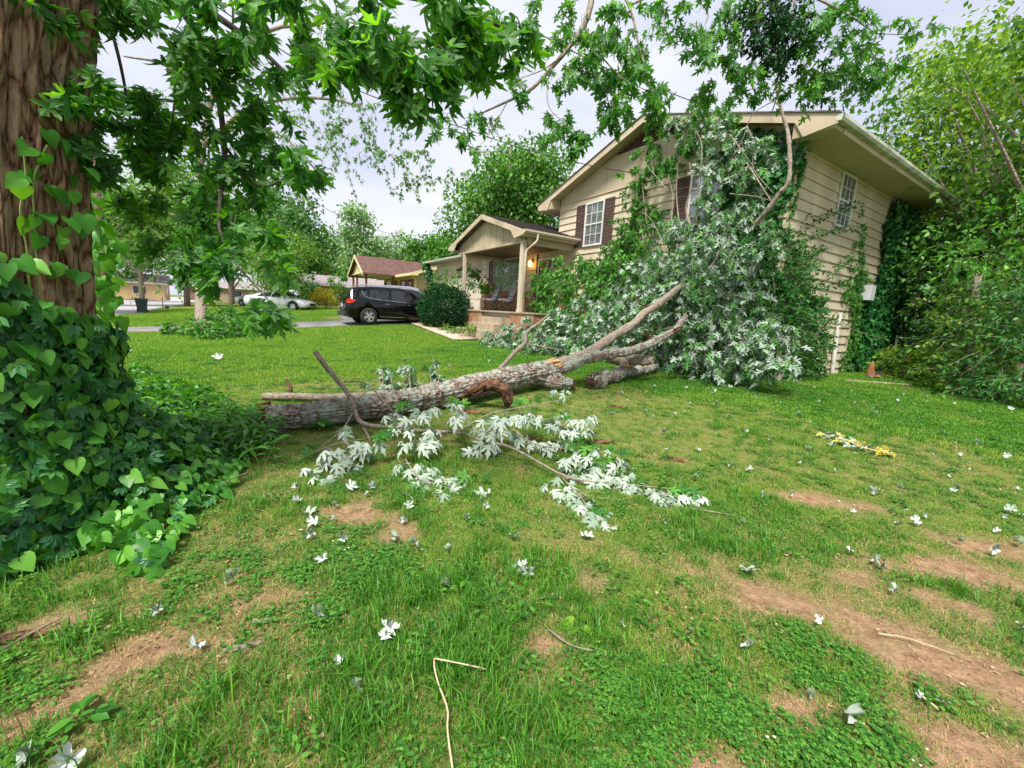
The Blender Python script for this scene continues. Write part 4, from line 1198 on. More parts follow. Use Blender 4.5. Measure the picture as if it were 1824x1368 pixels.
# ================================================================== NEIGHBOURING HOUSES
def gz_(p): return gz(p[0], p[1])
def simple_house(label, loc, rz, L, Wd, hw, pitch, wallm, roofm, trimm, win, extra=None, name='neighbouring_house', over=.5, gabled=True):
    """ridge along local x (length L); front face is y=0; depth Wd"""
    t = thing(name, label, 'house', loc, rz)
    MB().box(0, L, 0, Wd, 0, hw).build('wall', wallm, t)
    rz_ = hw + pitch * (Wd / 2)
    for s in (0, 1):
        ya, za = (-over, hw - pitch * over) if s == 0 else (Wd + over, hw - pitch * over)
        P = [(ya, za), (Wd / 2, rz_), (Wd / 2, rz_ + .08), (ya, za + .08)]
        MB().prism(P if s == 0 else P[::-1], -over, L + over).build('roof', roofm, t)
    for xx in (0, L - .1):
        MB().prism([(0, hw), (Wd, hw), (Wd / 2, rz_ - .02)], xx, xx + .1).build('gable', trimm, t)
    MB().box(-over, L + over, -over - .03, -over, hw - pitch * over - .06, hw - pitch * over + .09).build('fascia', trimm, t)
    for xx in (-over - .03, L + over):
        for s in (1, -1):
            P = [(Wd / 2, rz_ + .09), (Wd / 2, rz_ - .12), (Wd / 2 - s * (Wd / 2 + over), hw - pitch * over - .12), (Wd / 2 - s * (Wd / 2 + over), hw - pitch * over + .09)]
            MB().prism(P if s > 0 else P[::-1], xx, xx + .03).build('rake_board', trimm, t)
    for (face, a0, a1, zl, zh) in win:
        if face == 'f': o = MB().box(a0 - .06, a1 + .06, -.04, .0, zl - .06, zh + .06).build('window', M['white'], t); MB().box(a0, a1, -.05, -.041, zl, zh).build('pane', M['carglass'], o)
        elif face == 'd': o = MB().box(a0, a1, -.05, .0, zl, zh).build('door', M['redwood'], t)
        elif face == 'r': o = MB().box(L, L + .04, a0 - .06, a1 + .06, zl - .06, zh + .06).build('window', M['white'], t); MB().box(L + .041, L + .05, a0, a1, zl, zh).build('pane', M['carglass'], o)
        elif face == 's': o = MB().box(a0, a1, -.06, 0, zl, zh).build('shutter', M['shutter'], t)
        elif face == 'p': o = MB().box(a0 - .07, a0 + .07, a1 - .07, a1 + .07, zl, zh).build('porch_post', M['redwood'], t)
    return t
# yellow brick house behind the SUV: its long front looks to the lower left of the photo, gable end towards the street
yh = hp(.9, 27.0, 0)
yz = 1.72
nb = thing('neighbouring_house', 'yellow brick house with a brown shingle roof behind the black SUV', 'house', (yh[0], yh[1], yz), TH)
# local x = v (away), y = u (left-away). side wall u=0 faces us at right, front wall v=0
Wn, Ln, hw, pt = 8.6, 9.1, 2.55, .30
MB().box(0, Wn, 0, Ln, 0, hw).build('wall', M['nbrick'], nb)
zr = hw + pt * Wn / 2
for s in (0, 1):
    xa = -.6 if s == 0 else Wn + .6
    P = [(xa, hw - pt * .6), (Wn / 2, zr), (Wn / 2, zr + .1), (xa, hw - pt * .6 + .1)]
    MB().prism(P if s == 0 else P[::-1], -.6, Ln + .6, axis=1).build('roof', M['nroof'], nb)
MB().prism([(0, hw), (Wn, hw), (Wn / 2, zr - .03)], -.02, .1, axis=1).build('gable', M['ntrim'], nb)
for k in range(1, 9):
    h_ = min(k, 9 - k) * Wn / 9 * pt
    MB().box(k * Wn / 9 - .02, k * Wn / 9 + .02, -.045, -.02, hw, hw + h_ * .97).build('batten', M['ntrim'], nb)
for s in (1, -1):
    f = lambda d: Wn / 2 + s * d
    P = [(f(0), zr + .11), (f(0), zr - .12), (f(4.3), zr - .12 - pt * 4.3), (f(4.5), hw - .30), (f(4.9), hw - .28), (f(4.9), zr + .11 - pt * 4.9)]
    MB().prism(P[::-1] if s > 0 else P, -.64, -.6, axis=1).build('rake_board', M['ntrim'], nb)
MB().box(-.64, -.6, -.6, Ln + .6, hw - .30, hw - .10).build('fascia', M['ntrim'], nb)
MB().box(-.6, 0, -.6, Ln + .6, hw - .30, hw - .27).build('soffit', M['ntrim'], nb)
# porch gable projecting towards the street near the far end
MB().prism([(3.8, 2.45), (8.8, 2.45), (6.3, 2.45 + 2.5 * .55)], -3.0, -2.9).build('gable', M['ntrim'], nb)
for s in (1, -1):
    f = lambda d: 6.3 + s * d
    P = [(f(0), 3.90), (f(2.9), 3.90 - 2.9 * .55), (f(2.9), 4.0 - 2.9 * .55), (f(0), 4.0)]
    MB().prism(P if s < 0 else P[::-1], -3.3, 2.5).build('roof', M['nroof'], nb)
    P = [(f(0), 4.0), (f(2.92), 4.0 - 2.92 * .55), (f(2.92), 3.76 - 2.92 * .55), (f(0), 3.76)]
    MB().prism(P if s < 0 else P[::-1], -3.34, -3.3).build('rake_board', M['ntrim'], nb)
for (x, y) in ((-2.9, 8.7), (-2.9, 7.2), (-2.9, 3.9), (-.7, 3.9)):
    MB().box(x - .07, x + .07, y - .07, y + .07, -.3, 2.45).build('porch_post', M['redwood'], nb)
MB().box(-3.1, 0, 3.7, 8.9, 2.40, 2.46).build('porch_ceiling', M['ntrim'], nb)
for (a0, a1, zl, zh, nm, mt) in ((1.0, 1.7, .75, 2.05, 'window', 'carglass'), (2.7, 3.5, .75, 2.05, 'window', 'carglass'), (4.9, 5.8, 0, 2.05, 'door', 'redwood'), (6.5, 8.0, .6, 2.05, 'window', 'carglass')):
    o = MB().box(-.06, 0, a0, a1, zl, zh).build(nm, M[mt], nb)
    for s_ in ((a0 - .35, a0), (a1, a1 + .35)) if nm == 'window' else (): MB().box(-.08, -.001, s_[0], s_[1], zl, zh).build('shutter', M['redwood'], nb)
mb = MB(); mb.tube([(-.5, -.3, 2.3), (-.08, -.08, 2.0), (-.08, -.08, .1)], .05, 6); mb.build('downspout', M['ntrim'], nb)
# darker brick house beyond it
p = onz(540, 552, .9); p2 = O + ray(541, 540) * 44
simple_house('brown brick house with a grey roof and pale fascia left of the yellow house', (p2[0] - 1.0, p2[1] + 1.5, .85), TH - .15, 9.0, 8.0, 2.7, .28, M['tbrick'], M['groof'], M['white'], [('f', 2.0, 3.4, .9, 2.1), ('f', 5.6, 7.2, .9, 2.1), ('p', .2, -1.4, 0, 2.6)])
p2 = O + ray(196, 512) * 62
simple_house('pale yellow house with a grey roof across the street at the far left', (p2[0] - 6, p2[1] + 3, .35), R(35), 9.0, 8.0, 2.9, .35, M['nbrick'], M['groof'], M['white'], [('f', 1.5, 2.6, 1.0, 2.2), ('f', 5.0, 6.6, 1.0, 2.2), ('r', 2.5, 3.8, 1.0, 2.2)])
p2 = O + ray(330, 505) * 75
simple_house('low pink-roofed house across the street glimpsed behind the leaves', (p2[0] - 2, p2[1] + 3, .6), R(25), 12.0, 8.0, 2.8, .3, M['tbrick'], M['groof'], M['white'], [('f', 2.5, 3.6, 1.0, 2.2), ('f', 7.0, 8.6, 1.0, 2.2)])

# ================================================================== STREET FURNITURE
p = onz(254, 558, .0)
bn = thing('wheelie_bin', 'dark green wheeled rubbish bin standing at the kerb of the street', 'bin', (p[0], p[1], gz(p[0], p[1]) + .03), R(40))
V = []
for (z, a_, b_) in ((.06, .26, .24), (.9, .36, .34), (.96, .37, .35)):
    V += [(-a_, -b_, z), (a_, -b_, z), (a_, b_, z), (-a_, b_, z)]
Fs = [(3, 2, 1, 0)] + [(i * 4 + j, i * 4 + (j + 1) % 4, i * 4 + 4 + (j + 1) % 4, i * 4 + 4 + j) for i in range(2) for j in range(4)] + [(8, 9, 10, 11)]
MB().add(V, Fs).build('bin_body', M['bin'], bn)
MB().prism([(-.42, .96), (.40, .96), (.38, 1.03), (0, 1.08), (-.40, 1.05)], -.38, .38).build('lid', M['bin'], bn)
for s in (-1, 1):
    mb = MB(); mb.tube([(s * .33, .27, .12), (s * .27, .27, .12)], .12, 16); mb.build('wheel', M['tyre'], bn)
mb = MB(); mb.tube([(-.28, .40, .95), (.28, .40, .95)], .018, 6); mb.build('handle', M['bin'], bn)
p = onG(197, 574)
po = thing('utility_pole', 'reddish brown wooden utility pole beside the street at the left', 'utility pole', tuple(p))
mb = MB(); mb.tube([(0, 0, -.2), (0.02, 0, 3), (.08, 0, 9.5)], [.17, .155, .11], 14); mb.build('pole', M['polewood'], po, smooth=True)
MB().box(-.05, 1.9 - .9, -.06, .06, 8.6, 8.72).build('crossarm', M['polewood'], po)
p = onz(291, 555, .05)
sg = thing('sign_post', 'thin dark post with a small dish at its foot by the street', 'post', (p[0], p[1], gz(p[0], p[1])))
mb = MB(); mb.tube([(0, 0, 0), (0, 0, 1.0)], .03, 8); mb.build('post', M['grille'], sg)
mb = MB(); mb.tube([(.35, 0, .25), (.37, -.05, .25)], .16, 12); mb.build('dish', M['bin'], sg)

# ================================================================== CABLES
def cable(label, pts, r_, name='power_cable'):
    mb = MB(); P = curve_pts(pts, 40); mb.tube(P, r_, 5); o = mb.build(name, M['wire'], None, smooth=True); tag(o, label, 'cable'); return o
cable('black service cable dropping from the upper left across the sky to the gable wall', [at(352, -10, 9), at(600, 145, 12), at(845, 235, 14.5), at(950, 270, 14), at(1090, 302, 13), at(1200, 313, 12), atv(1262, 301, -.10)], .014)
cable('thin cable crossing the sky above the gable to the roof of the house', [at(900, 30, 8), at(995, 78, 8.6), at(1085, 124, 9.4), at(1180, 160, 10.3), at(1260, 192, 11.2), atv(1300, 215, -.3)], .011)
cable('highest of the distant street cables over the neighbouring roofs', [at(470, 300, 34), at(565, 363, 36), at(640, 398, 38), at(720, 425, 44)], .02)
cable('second of the distant street cables over the neighbouring roofs', [at(470, 340, 34), at(560, 390, 36), at(616, 420, 38), at(700, 450, 44)], .02)
cable('lower distant street cable just above the tree line', [at(470, 405, 34), at(550, 425, 36), at(620, 448, 38)], .015)
cable('lowest distant street cable just above the tree line', [at(470, 425, 34), at(540, 438, 36), at(600, 456, 38)], .015)

# ================================================================== TREES BEYOND
def far_tree(name, label, x, y, h, cr_, mat, trunk_r=.2, n=2600, leaf=.35, crown_lo=.3, seed=1, group=None, lumps=16, lean=0.0, tmpl=None, squash=.8, cat='tree', barkm='bark_tree', z=None, gap=.5):
    r_ = np.random.default_rng(seed)
    z = gz(x, y) if z is None else z
    t = thing(name, label, cat, (x, y, z), 0, group)
    bpy.context.view_layer
    top = np.array([lean * h, 0, h * .86])
    mb = MB()
    P = curve_pts([(0, 0, -.2), (lean * h * .3 + .1, .05, h * .35), tuple(top)], 12)
    mb.tube(P, np.linspace(trunk_r * 1.15, trunk_r * .15, 12), 10)
    mb.build('trunk', M[barkm], t, smooth=True)
    LV = Leaves(); cz = h * (1 + crown_lo) / 2; rz_ = h * (1 - crown_lo) / 2
    br = MB()
    for k in range(lumps):
        f_ = r_.random()
        d = unit(r_.normal(size=3)); d[2] = d[2] * .9 + .1
        c = np.array([lean * h * .6, 0, cz]) + d * np.array([cr_, cr_, rz_]) * (r_.random() ** .4) * .78
        rr = cr_ * r_.uniform(.26, .46)
        i0 = int(np.clip((c[2] / h) * 8, 2, 9)); a_ = P[i0]
        br.tube(curve_pts([a_, (a_ + c) / 2 + r_.normal(size=3) * .2, c], 6), np.linspace(trunk_r * .35, trunk_r * .06, 6), 5, cap=False)
        m = max(30, int(n / lumps * (rr / (cr_ * .36)) ** 2))
        q = unit(r_.normal(size=(m, 3)))
        rad = (r_.random(m) ** gap)
        pos = c + q * rad[:, None] * rr * np.array([1.15, 1.15, squash])
        dd = unit(q * .5 + r_.normal(size=(m, 3)) * .6 + np.array([0, 0, -.55]))
        nn = unit(q * .7 + np.array([0, 0, .7]) + r_.normal(size=(m, 3)) * .5)
        LV.add(pos, dd, nn, leaf * r_.uniform(.6, 1.25, m))
    br.build('limb', M[barkm], t)
    tag(LV.build('crown', tmpl or L_diam, M[mat], t), kind='stuff')
    return t
def pt_(px, py, dist, z=None):
    """ground position at a distance in the direction of a pixel column"""
    d = ray(px, py); h = math.hypot(d[0], d[1])
    return d[0] / h * dist, d[1] / h * dist

x, y = pt_(900, 450, 36)
far_tree('broadleaf_tree', 'big dense green tree rising behind the porch roof', x, y, 15.5, 5.6, 'tree_mid', .4, 15000, .34, .12, 21, lumps=34)
x, y = pt_(985, 400, 40)
far_tree('broadleaf_tree', 'darker tree behind the left end of the tall gable wall', x, y, 11, 4.2, 'tree_deep', .3, 5000, .36, .1, 22, lumps=18)
x, y = pt_(800, 480, 44)
far_tree('broadleaf_tree', 'yellowish green tree left of the big tree behind the garage wing', x, y, 8.5, 3.6, 'tree_mid', .3, 5000, .34, .1, 23, lumps=18)
G1 = 'trees beyond the neighbouring roofs'
k = 0
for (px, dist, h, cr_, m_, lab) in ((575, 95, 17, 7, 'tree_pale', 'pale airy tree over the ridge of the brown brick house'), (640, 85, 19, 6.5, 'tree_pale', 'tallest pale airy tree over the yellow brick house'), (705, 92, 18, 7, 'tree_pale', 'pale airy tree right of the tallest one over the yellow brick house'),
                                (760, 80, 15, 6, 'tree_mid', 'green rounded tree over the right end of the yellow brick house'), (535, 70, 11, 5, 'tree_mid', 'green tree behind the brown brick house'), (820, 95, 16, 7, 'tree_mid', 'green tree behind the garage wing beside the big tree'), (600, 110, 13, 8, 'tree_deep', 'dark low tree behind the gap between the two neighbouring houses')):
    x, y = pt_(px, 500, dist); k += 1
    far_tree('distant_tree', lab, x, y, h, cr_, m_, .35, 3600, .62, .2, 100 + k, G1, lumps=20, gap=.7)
G2 = 'trees behind the street on the left'
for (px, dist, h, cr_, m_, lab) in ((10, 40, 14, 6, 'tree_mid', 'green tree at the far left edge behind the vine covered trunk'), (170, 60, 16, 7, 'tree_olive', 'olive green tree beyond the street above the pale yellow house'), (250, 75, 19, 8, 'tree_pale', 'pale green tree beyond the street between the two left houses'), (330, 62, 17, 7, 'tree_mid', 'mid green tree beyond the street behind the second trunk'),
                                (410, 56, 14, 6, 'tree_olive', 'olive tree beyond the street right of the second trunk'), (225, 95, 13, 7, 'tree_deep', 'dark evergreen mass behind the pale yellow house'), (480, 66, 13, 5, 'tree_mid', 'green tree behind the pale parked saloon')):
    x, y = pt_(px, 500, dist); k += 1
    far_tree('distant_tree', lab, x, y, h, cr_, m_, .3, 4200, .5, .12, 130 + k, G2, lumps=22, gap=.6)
# round olive shrub-tree behind the saloon
x, y = pt_(505, 500, 36)
far_tree('round_tree', 'round olive green tree standing left of the brown brick house', x, y, 6.4, 3.4, 'tree_olive', .15, 7000, .2, .02, 61, lumps=26)
x, y = pt_(500, 500, 47)
far_tree('dark_tree', 'tall dark tree above the round olive tree', x, y, 13, 4.6, 'tree_deep', .3, 8000, .34, .1, 62, lumps=26)
# small plants by the neighbour's drive
x, y = pt_(603, 560, 29.5)
far_tree('young_tree', 'slim young tree on the neighbour lawn left of the black SUV', x, y, 3.2, .75, 'tree_mid', .04, 900, .13, .1, 63, lumps=12)
x, y = pt_(580, 560, 37)
far_tree('yellow_shrub', 'yellow shrub in front of the brown brick house', x, y, 1.7, 1.5, 'yellow', .05, 2200, .14, .0, 64, lumps=14, cat='shrub', z=gz(x, y) + .1)
x, y = pt_(548, 545, 40)
far_tree('green_shrub', 'green shrub beside the left end of the brown brick house', x, y, 3.2, 1.3, 'tree_deep', .05, 2200, .16, .0, 65, lumps=12, cat='shrub')
# trees on the right, behind the house and along the boundary
G3 = 'trees along the right boundary'
for (px, dist, h, cr_, m_, n, lf, lo, ln, lab) in (
        (1560, 25, 12.0, 4.0, 'tree_mid', 6000, .20, .25, .02, 'tall tree behind the house, left of the others over the gutter'),
        (1660, 27, 14.5, 4.4, 'tree_olive', 6400, .21, .15, .02, 'tall loose yellow green tree right of the gutter end'),
        (1760, 23, 15.5, 4.2, 'yellowgreen', 6600, .18, .15, .02, 'bright yellow green tree near the upper right corner'),
        (1850, 18, 14, 4.2, 'tree_olive', 9000, .17, .1, -.02, 'tree filling the right edge of the picture'),
        (1450, 29, 12.0, 3.6, 'tree_mid', 4600, .20, .35, .0, 'tree showing above the roof of the house'),
        (1700, 19, 7.5, 2.8, 'tree_mid', 7000, .15, .12, .05, 'lower green tree just right of the ivy covered wall'),
        (1790, 34, 10, 5.0, 'tree_deep', 5000, .3, .05, .0, 'dark tree behind the boundary thicket')):
    x, y = pt_(px, 560, dist); k += 1
    far_tree('boundary_tree', lab, x, y, h, cr_, m_, .22, n, lf, lo, 160 + k, G3, lumps=30, lean=ln, gap=.65)
# pale forked trunk in the thicket
p = onG(1737, 630)
x, y = pt_(1737, 600, 15.5); z = gz(x, y)
ft = thing('forked_tree', 'young tree with a pale forked trunk in the right thicket', 'tree', (x, y, z))
mb = MB()
mb.tube(curve_pts([(0, 0, -.1), (.02, 0, 1.2), (-.10, .1, 2.0), (-.18, .1, 2.9)], 12), np.linspace(.13, .07, 12), 8)
mb.tube(curve_pts([(0, 0, .9), (.16, 0, 1.7), (.36, 0, 2.3), (.45, .1, 2.9)], 10), np.linspace(.10, .05, 10), 8)
mb.build('trunk', M['bark_limb'], ft, smooth=True)
LV = Leaves(); TW = MB()
for c, r in (((-.2, 0, 3.2), .8), ((.5, .1, 3.2), .8), ((.1, -.3, 3.9), .9), ((-.8, -.3, 3.3), .7), ((1.1, -.2, 3.3), .7)):
    spray(LV, TW, c, r, 16, 16, .14, .5)
TW.build('twigs', M['bark_thin'], ft); tag(LV.build('crown', L_oval, M['heart'], ft), kind='stuff')

# ---- hedge / thicket on the right
def mass(name, label, cat, blobs, mat, leaf, tmpl, twm='bark_thin', ntw=26, nl=14, droop=.4, stems=None, group=None, origin=None, kmax=0, leafname='leaf', flat=.6):
    o = origin if origin is not None else tuple(np.array(blobs[0][0]) * np.array([1, 1, 0]) + np.array([0, 0, gz(blobs[0][0][0], blobs[0][0][1])]))
    t = thing(name, label, cat, o, 0, group)
    LV = Leaves(); TW = MB()
    for c, r in blobs:
        spray(LV, TW, np.array(c) - np.array(o), r, ntw, nl, leaf, droop, flat=flat, twr=.006)
    if stems:
        for P, r0, r1 in stems:
            TW.tube(curve_pts(np.array(P) - np.array(o), 8), np.linspace(r0, r1, 8), 6)
    TW.build('stems', M[twm], t)
    if kmax:
        # leaves carry world positions only when the thing stands at the origin
        LV.p = [q + np.array(o) for q in LV.p]
        t.location = (0, 0, 0)
        for ch in t.children: ch.location = o
        LV.build_split(tmpl, M[mat], t, kmax, leafname)
    else:
        tag(LV.build('foliage', tmpl, M[mat], t), kind='stuff')
    return t
G4 = 'shrubs of the boundary thicket'
def gb(px, py, dist, dz, r):
    x, y = pt_(px, py, dist)
    return ((x, y, gz(x, y) + dz), r)
for k_, (lab, m_, bl, lf, tm) in enumerate((
    ('dark shrub of the thicket at the right edge of the picture', 'privet', [gb(1805, 650, 13.6, .5, (.9, .9, .6)), gb(1820, 600, 14, 1.3, (1, 1, .8)), gb(1800, 600, 14.6, 2.1, (1, 1, .8)), gb(1850, 560, 14.4, 2.1, (.8, .8, .7))], .12, L_oval),
    ('shrub with olive leaves left of the dark shrub at the right edge', 'tree_olive', [gb(1745, 640, 14.5, .5, (.9, .9, .6)), gb(1760, 600, 14.8, 1.4, (1, 1, .8)), gb(1745, 600, 15.6, 2.3, (1, 1, .8))], .13, L_oval),
    ('dark green shrub between the pale forked trunk and the ivy wall', 'tree_deep', [gb(1690, 600, 17, .6, (1, 1, .7)), gb(1700, 590, 17.4, 1.7, (1.1, 1.1, .8)), gb(1670, 590, 18, 2.6, (1.1, 1.1, .8)), gb(1650, 560, 19, 2.0, (1.1, 1.1, .8))], .14, L_oval),
    ('low yellow green shrub in front of the thicket, lighter than the rest', 'yellowgreen', [gb(1640, 640, 16.8, .45, (.8, .8, .45)), gb(1690, 640, 16.2, .5, (.8, .8, .45)), gb(1610, 640, 17.5, .5, (.7, .7, .45))], .12, L_oval),
    ('mid green shrub high in the thicket beside the ivy wall', 'tree_mid', [gb(1650, 520, 18.5, 3.2, (.9, .9, .7)), gb(1700, 520, 18.5, 3.9, (.9, .9, .7))], .14, L_oval))):
    mass('thicket_shrub', lab, 'shrub', bl, m_, lf, tm, ntw=60, nl=18, group=G4)
# one far green mass behind everything on the right, so the thicket has depth
bl = []
for px in range(1560, 1900, 34):
    for dz in (1.0, 3.0):
        bl.append(gb(px, 600, 24 + rng.uniform(-1, 1), dz, (1.8, 1.8, 1.3)))
o = mass('woodland_edge', 'dense dark green woodland edge behind the right thicket', 'woodland', bl, 'tree_deep', .3, L_diam, ntw=24, nl=16)
tag(o, kind='stuff')
# wire fence rail in the thicket
fe = thing('wire_fence', 'grey top rail of a wire fence running through the right thicket', 'fence', (0, 0, 0))
a_ = np.array([*pt_(1600, 590, 18.6), 0]); b_ = np.array([*pt_(1850, 590, 15.6), 0]); za, zb = gz(*a_[:2]) + 1.15, gz(*b_[:2]) + 1.15
mb = MB(); mb.tube([(a_[0], a_[1], za), (b_[0], b_[1], zb)], .02, 6); mb.build('rail', M['meter'], fe)
for f_ in (0, .33, .66, 1):
    q = a_ * (1 - f_) + b_ * f_; z = gz(q[0], q[1])
    MB().tube([(q[0], q[1], z - .1), (q[0], q[1], z + 1.2)], .025, 6).build('post', M['meter'], fe)

# ================================================================== SECOND TREE ON THE LAWN
x, y = pt_(359, 585, 19.2)
z = gz(x, y)
t2 = thing('lawn_tree', 'slender maple with ridged grey trunk rising from a leafy bed beside the drive', 'tree', (0, 0, 0))
B0 = np.array([x, y, z])
top = at(362, 150, 18.3)
mb = MB()
P2 = curve_pts([B0 - [0, 0, .2], at(354, 440, 18.9), at(358, 300, 18.6), at(380, 170, 18.3), at(440, 60, 18)], 24)
mb.tube(P2, np.linspace(.17, .09, 24) + np.array([.06 * max(0, 1 - i / 3) for i in range(24)]), 14)
mb.build('trunk', M['bark_tree'], t2, smooth=True)
LB = MB()
for ctrl in ([(362, 260, 18.5), (440, 195, 17.5), (520, 175, 16.5), (600, 178, 16), (640, 190, 15.5)], [(358, 300, 18.6), (300, 230, 18), (230, 180, 17.5)], [(365, 240, 18.5), (430, 230, 17), (500, 240, 16), (560, 300, 15.8)],
             [(380, 170, 18.3), (470, 60, 17), (560, 45, 16.5), (640, 20, 16)], [(372, 200, 18.4), (300, 120, 18), (220, 100, 17)], [(356, 380, 18.8), (420, 320, 17.5), (480, 330, 17)], [(356, 420, 18.8), (300, 380, 18.4), (240, 390, 18)]):
    C_ = [at(*c) for c in ctrl]
    LB.tube(curve_pts(C_, 12), np.linspace(.10, .03, 12), 6)
LB.build('limb', M['bark_limb'], t2, smooth=True)
LV = Leaves(); TW = MB()
for (px, py, rp, dep, n_) in ((560, 120, 70, 15.5, 20), (620, 170, 60, 15.2, 18), (560, 200, 60, 15.6, 18), (640, 235, 50, 15, 15), (690, 270, 45, 15, 12), (620, 290, 45, 15.4, 12), (720, 320, 35, 15, 9), (760, 290, 40, 15, 9), (800, 320, 30, 15, 7),
                              (640, 60, 60, 15.5, 14), (560, 40, 60, 15.5, 14), (700, 190, 50, 15, 10), (500, 240, 60, 16, 16), (510, 310, 55, 16, 16), (530, 350, 45, 16, 12), (470, 370, 60, 16.5, 18), (520, 400, 40, 16, 10), (450, 440, 60, 16.5, 16), (500, 450, 40, 16.5, 12),
                              (240, 300, 70, 17, 20), (200, 220, 70, 17, 18), (260, 390, 60, 17.5, 18), (210, 440, 50, 17.5, 14), (330, 380, 50, 18, 12), (300, 460, 60, 18, 16), (400, 350, 50, 17, 12), (410, 250, 60, 17, 14), (300, 170, 60, 17, 14), (740, 240, 35, 14.5, 7), (850, 330, 28, 14, 6), (880, 290, 25, 14, 5)):
    r_ = rp / F_ * dep
    spray(LV, TW, at(px, py, dep), (r_, r_ * 1.1, r_ * .9), int(n_ * 1.0), 14, .17, .7, twr=.01)
TW.build('twigs', M['bark_thin'], t2)
tag(LV.build('crown', L_maple_xs, M['maple_far'], t2), kind='stuff')
# bed of leafy plants at its foot
bl = []
for (px, py, dz, r) in ((320, 600, .22, .55), (350, 606, .25, .55), (385, 604, .28, .6), (420, 602, .28, .6), (445, 600, .2, .45), (300, 598, .2, .4), (375, 585, .5, .45), (400, 580, .6, .45)):
    q = onG(px, py); bl.append(((q[0], q[1] + .3, q[2] + dz), (r, r, r * .5)))
mass('ground_shrub', 'low leafy green growth around the foot of the slender maple', 'shrub', bl, 'bright', .14, L_oval, ntw=26, nl=14)

# ================================================================== BIG TRUNK AT THE LEFT
def ridges(seed, depth, fu, fv):
    def f(a, L, r):
        x_ = np.cos(a) * 3 * fu; y_ = np.sin(a) * 3 * fu
        w = fbm(x_ + L * fv * .35, y_ + 7 + L * fv * .2, seed, 3)
        rid = 1 - np.abs(2 * fbm(x_ * 2.2 + w * 1.6, y_ * 2.2 + L * fv, seed + 9, 3) - 1) * 1.6
        return depth * (rid - .5) + depth * 1.2 * (w - .5)
    return f
bt = thing('big_maple_tree', 'huge brown barked maple at the left edge, its lower trunk hidden by vines', 'tree', (0, 0, 0))
TD = 4.15
def trunk_c(py, rad, px_edge):
    d = ray(px_edge, py); hd = math.hypot(d[0], d[1]); n_ = d[:2] / hd
    perp = np.array([-n_[1], n_[0]])     # to the left
    c = n_ * TD + perp * rad
    z = H + d[2] / hd * TD
    return np.array([c[0], c[1], z])
TP = [trunk_c(900, .70, 212), trunk_c(760, .62, 182), trunk_c(640, .57, 162), trunk_c(520, .55, 160), trunk_c(400, .52, 152), trunk_c(250, .52, 152), trunk_c(100, .53, 158), trunk_c(-60, .56, 168), trunk_c(-250, .6, 178), trunk_c(-500, .62, 190)]
P = curve_pts(TP, 110)
rad = np.interp(np.linspace(0, 9, 110), range(10), [.74, .64, .58, .55, .52, .52, .53, .56, .6, .62])
P = curve_pts(TP, 300); rad = np.interp(np.linspace(0, 9, 300), range(10), [.74, .64, .58, .55, .52, .52, .53, .56, .6, .62])
mb = MB(); mb.tube(P, rad, 240, disp=ridges(31, .06, 3.6, 1.3)); mb.build('trunk', M['bark_big'], bt, smooth=True)
TB = TP[1]

def blobs_px(LV, TW, lst, size, droop=.8, nl=10, flat=.5, twr=.004, k=1.0):
    for (px, py, rp, dep, n_) in lst:
        r_ = rp / F_ * dep
        spray(LV, TW, at(px, py, dep), (r_, r_ * .9, r_ * .9), max(2, int(n_ * k)), nl, size, droop, flat=flat, twr=twr)
LV = Leaves(); TW = MB()
near = [(50, 20, 60, 2.3, 4), (130, 100, 40, 2.4, 4), (165, 190, 45, 2.5, 6), (180, 260, 40, 2.6, 6), (150, 20, 55, 2.5, 6), (215, 20, 50, 2.7, 6),
        (320, 25, 75, 2.7, 12), (400, 40, 80, 2.8, 13), (250, 170, 50, 3.0, 6), (215, 220, 45, 2.9, 7), (340, 110, 70, 3.0, 13), (420, 130, 80, 3.0, 14), (300, 200, 60, 3.1, 11), (380, 220, 80, 3.1, 13), (470, 200, 70, 3.2, 12), (290, 280, 60, 3.1, 10), (350, 310, 65, 3.1, 11), (420, 300, 70, 3.1, 12), (500, 270, 55, 3.2, 8),
        (540, 300, 40, 3.0, 6), (360, 380, 55, 3.0, 8), (420, 380, 60, 3.0, 10), (390, 440, 55, 2.9, 8), (450, 450, 50, 2.8, 7), (340, 450, 45, 3.0, 7), (300, 470, 35, 2.9, 4), (460, 530, 38, 2.7, 6), (500, 560, 28, 2.6, 4), (250, 350, 45, 3.1, 6), (200, 330, 40, 3.1, 5), (230, 260, 40, 3.1, 6),
        (480, 90, 70, 2.8, 10), (540, 30, 70, 2.6, 9), (600, 20, 60, 2.4, 8), (660, 50, 60, 2.3, 9), (720, 40, 60, 2.1, 9), (700, 110, 50, 2.1, 8), (760, 100, 50, 2.1, 8), (740, 150, 35, 2.1, 5), (790, 30, 60, 2.2, 9), (850, 40, 50, 2.3, 8), (860, 90, 30, 2.4, 5), (900, 30, 45, 2.5, 6), (930, 85, 30, 2.6, 3), (640, 110, 45, 2.6, 5), (560, 90, 50, 2.7, 6)]
blobs_px(LV, TW, near, .118, 1.2, 11, k=.58, flat=.35)
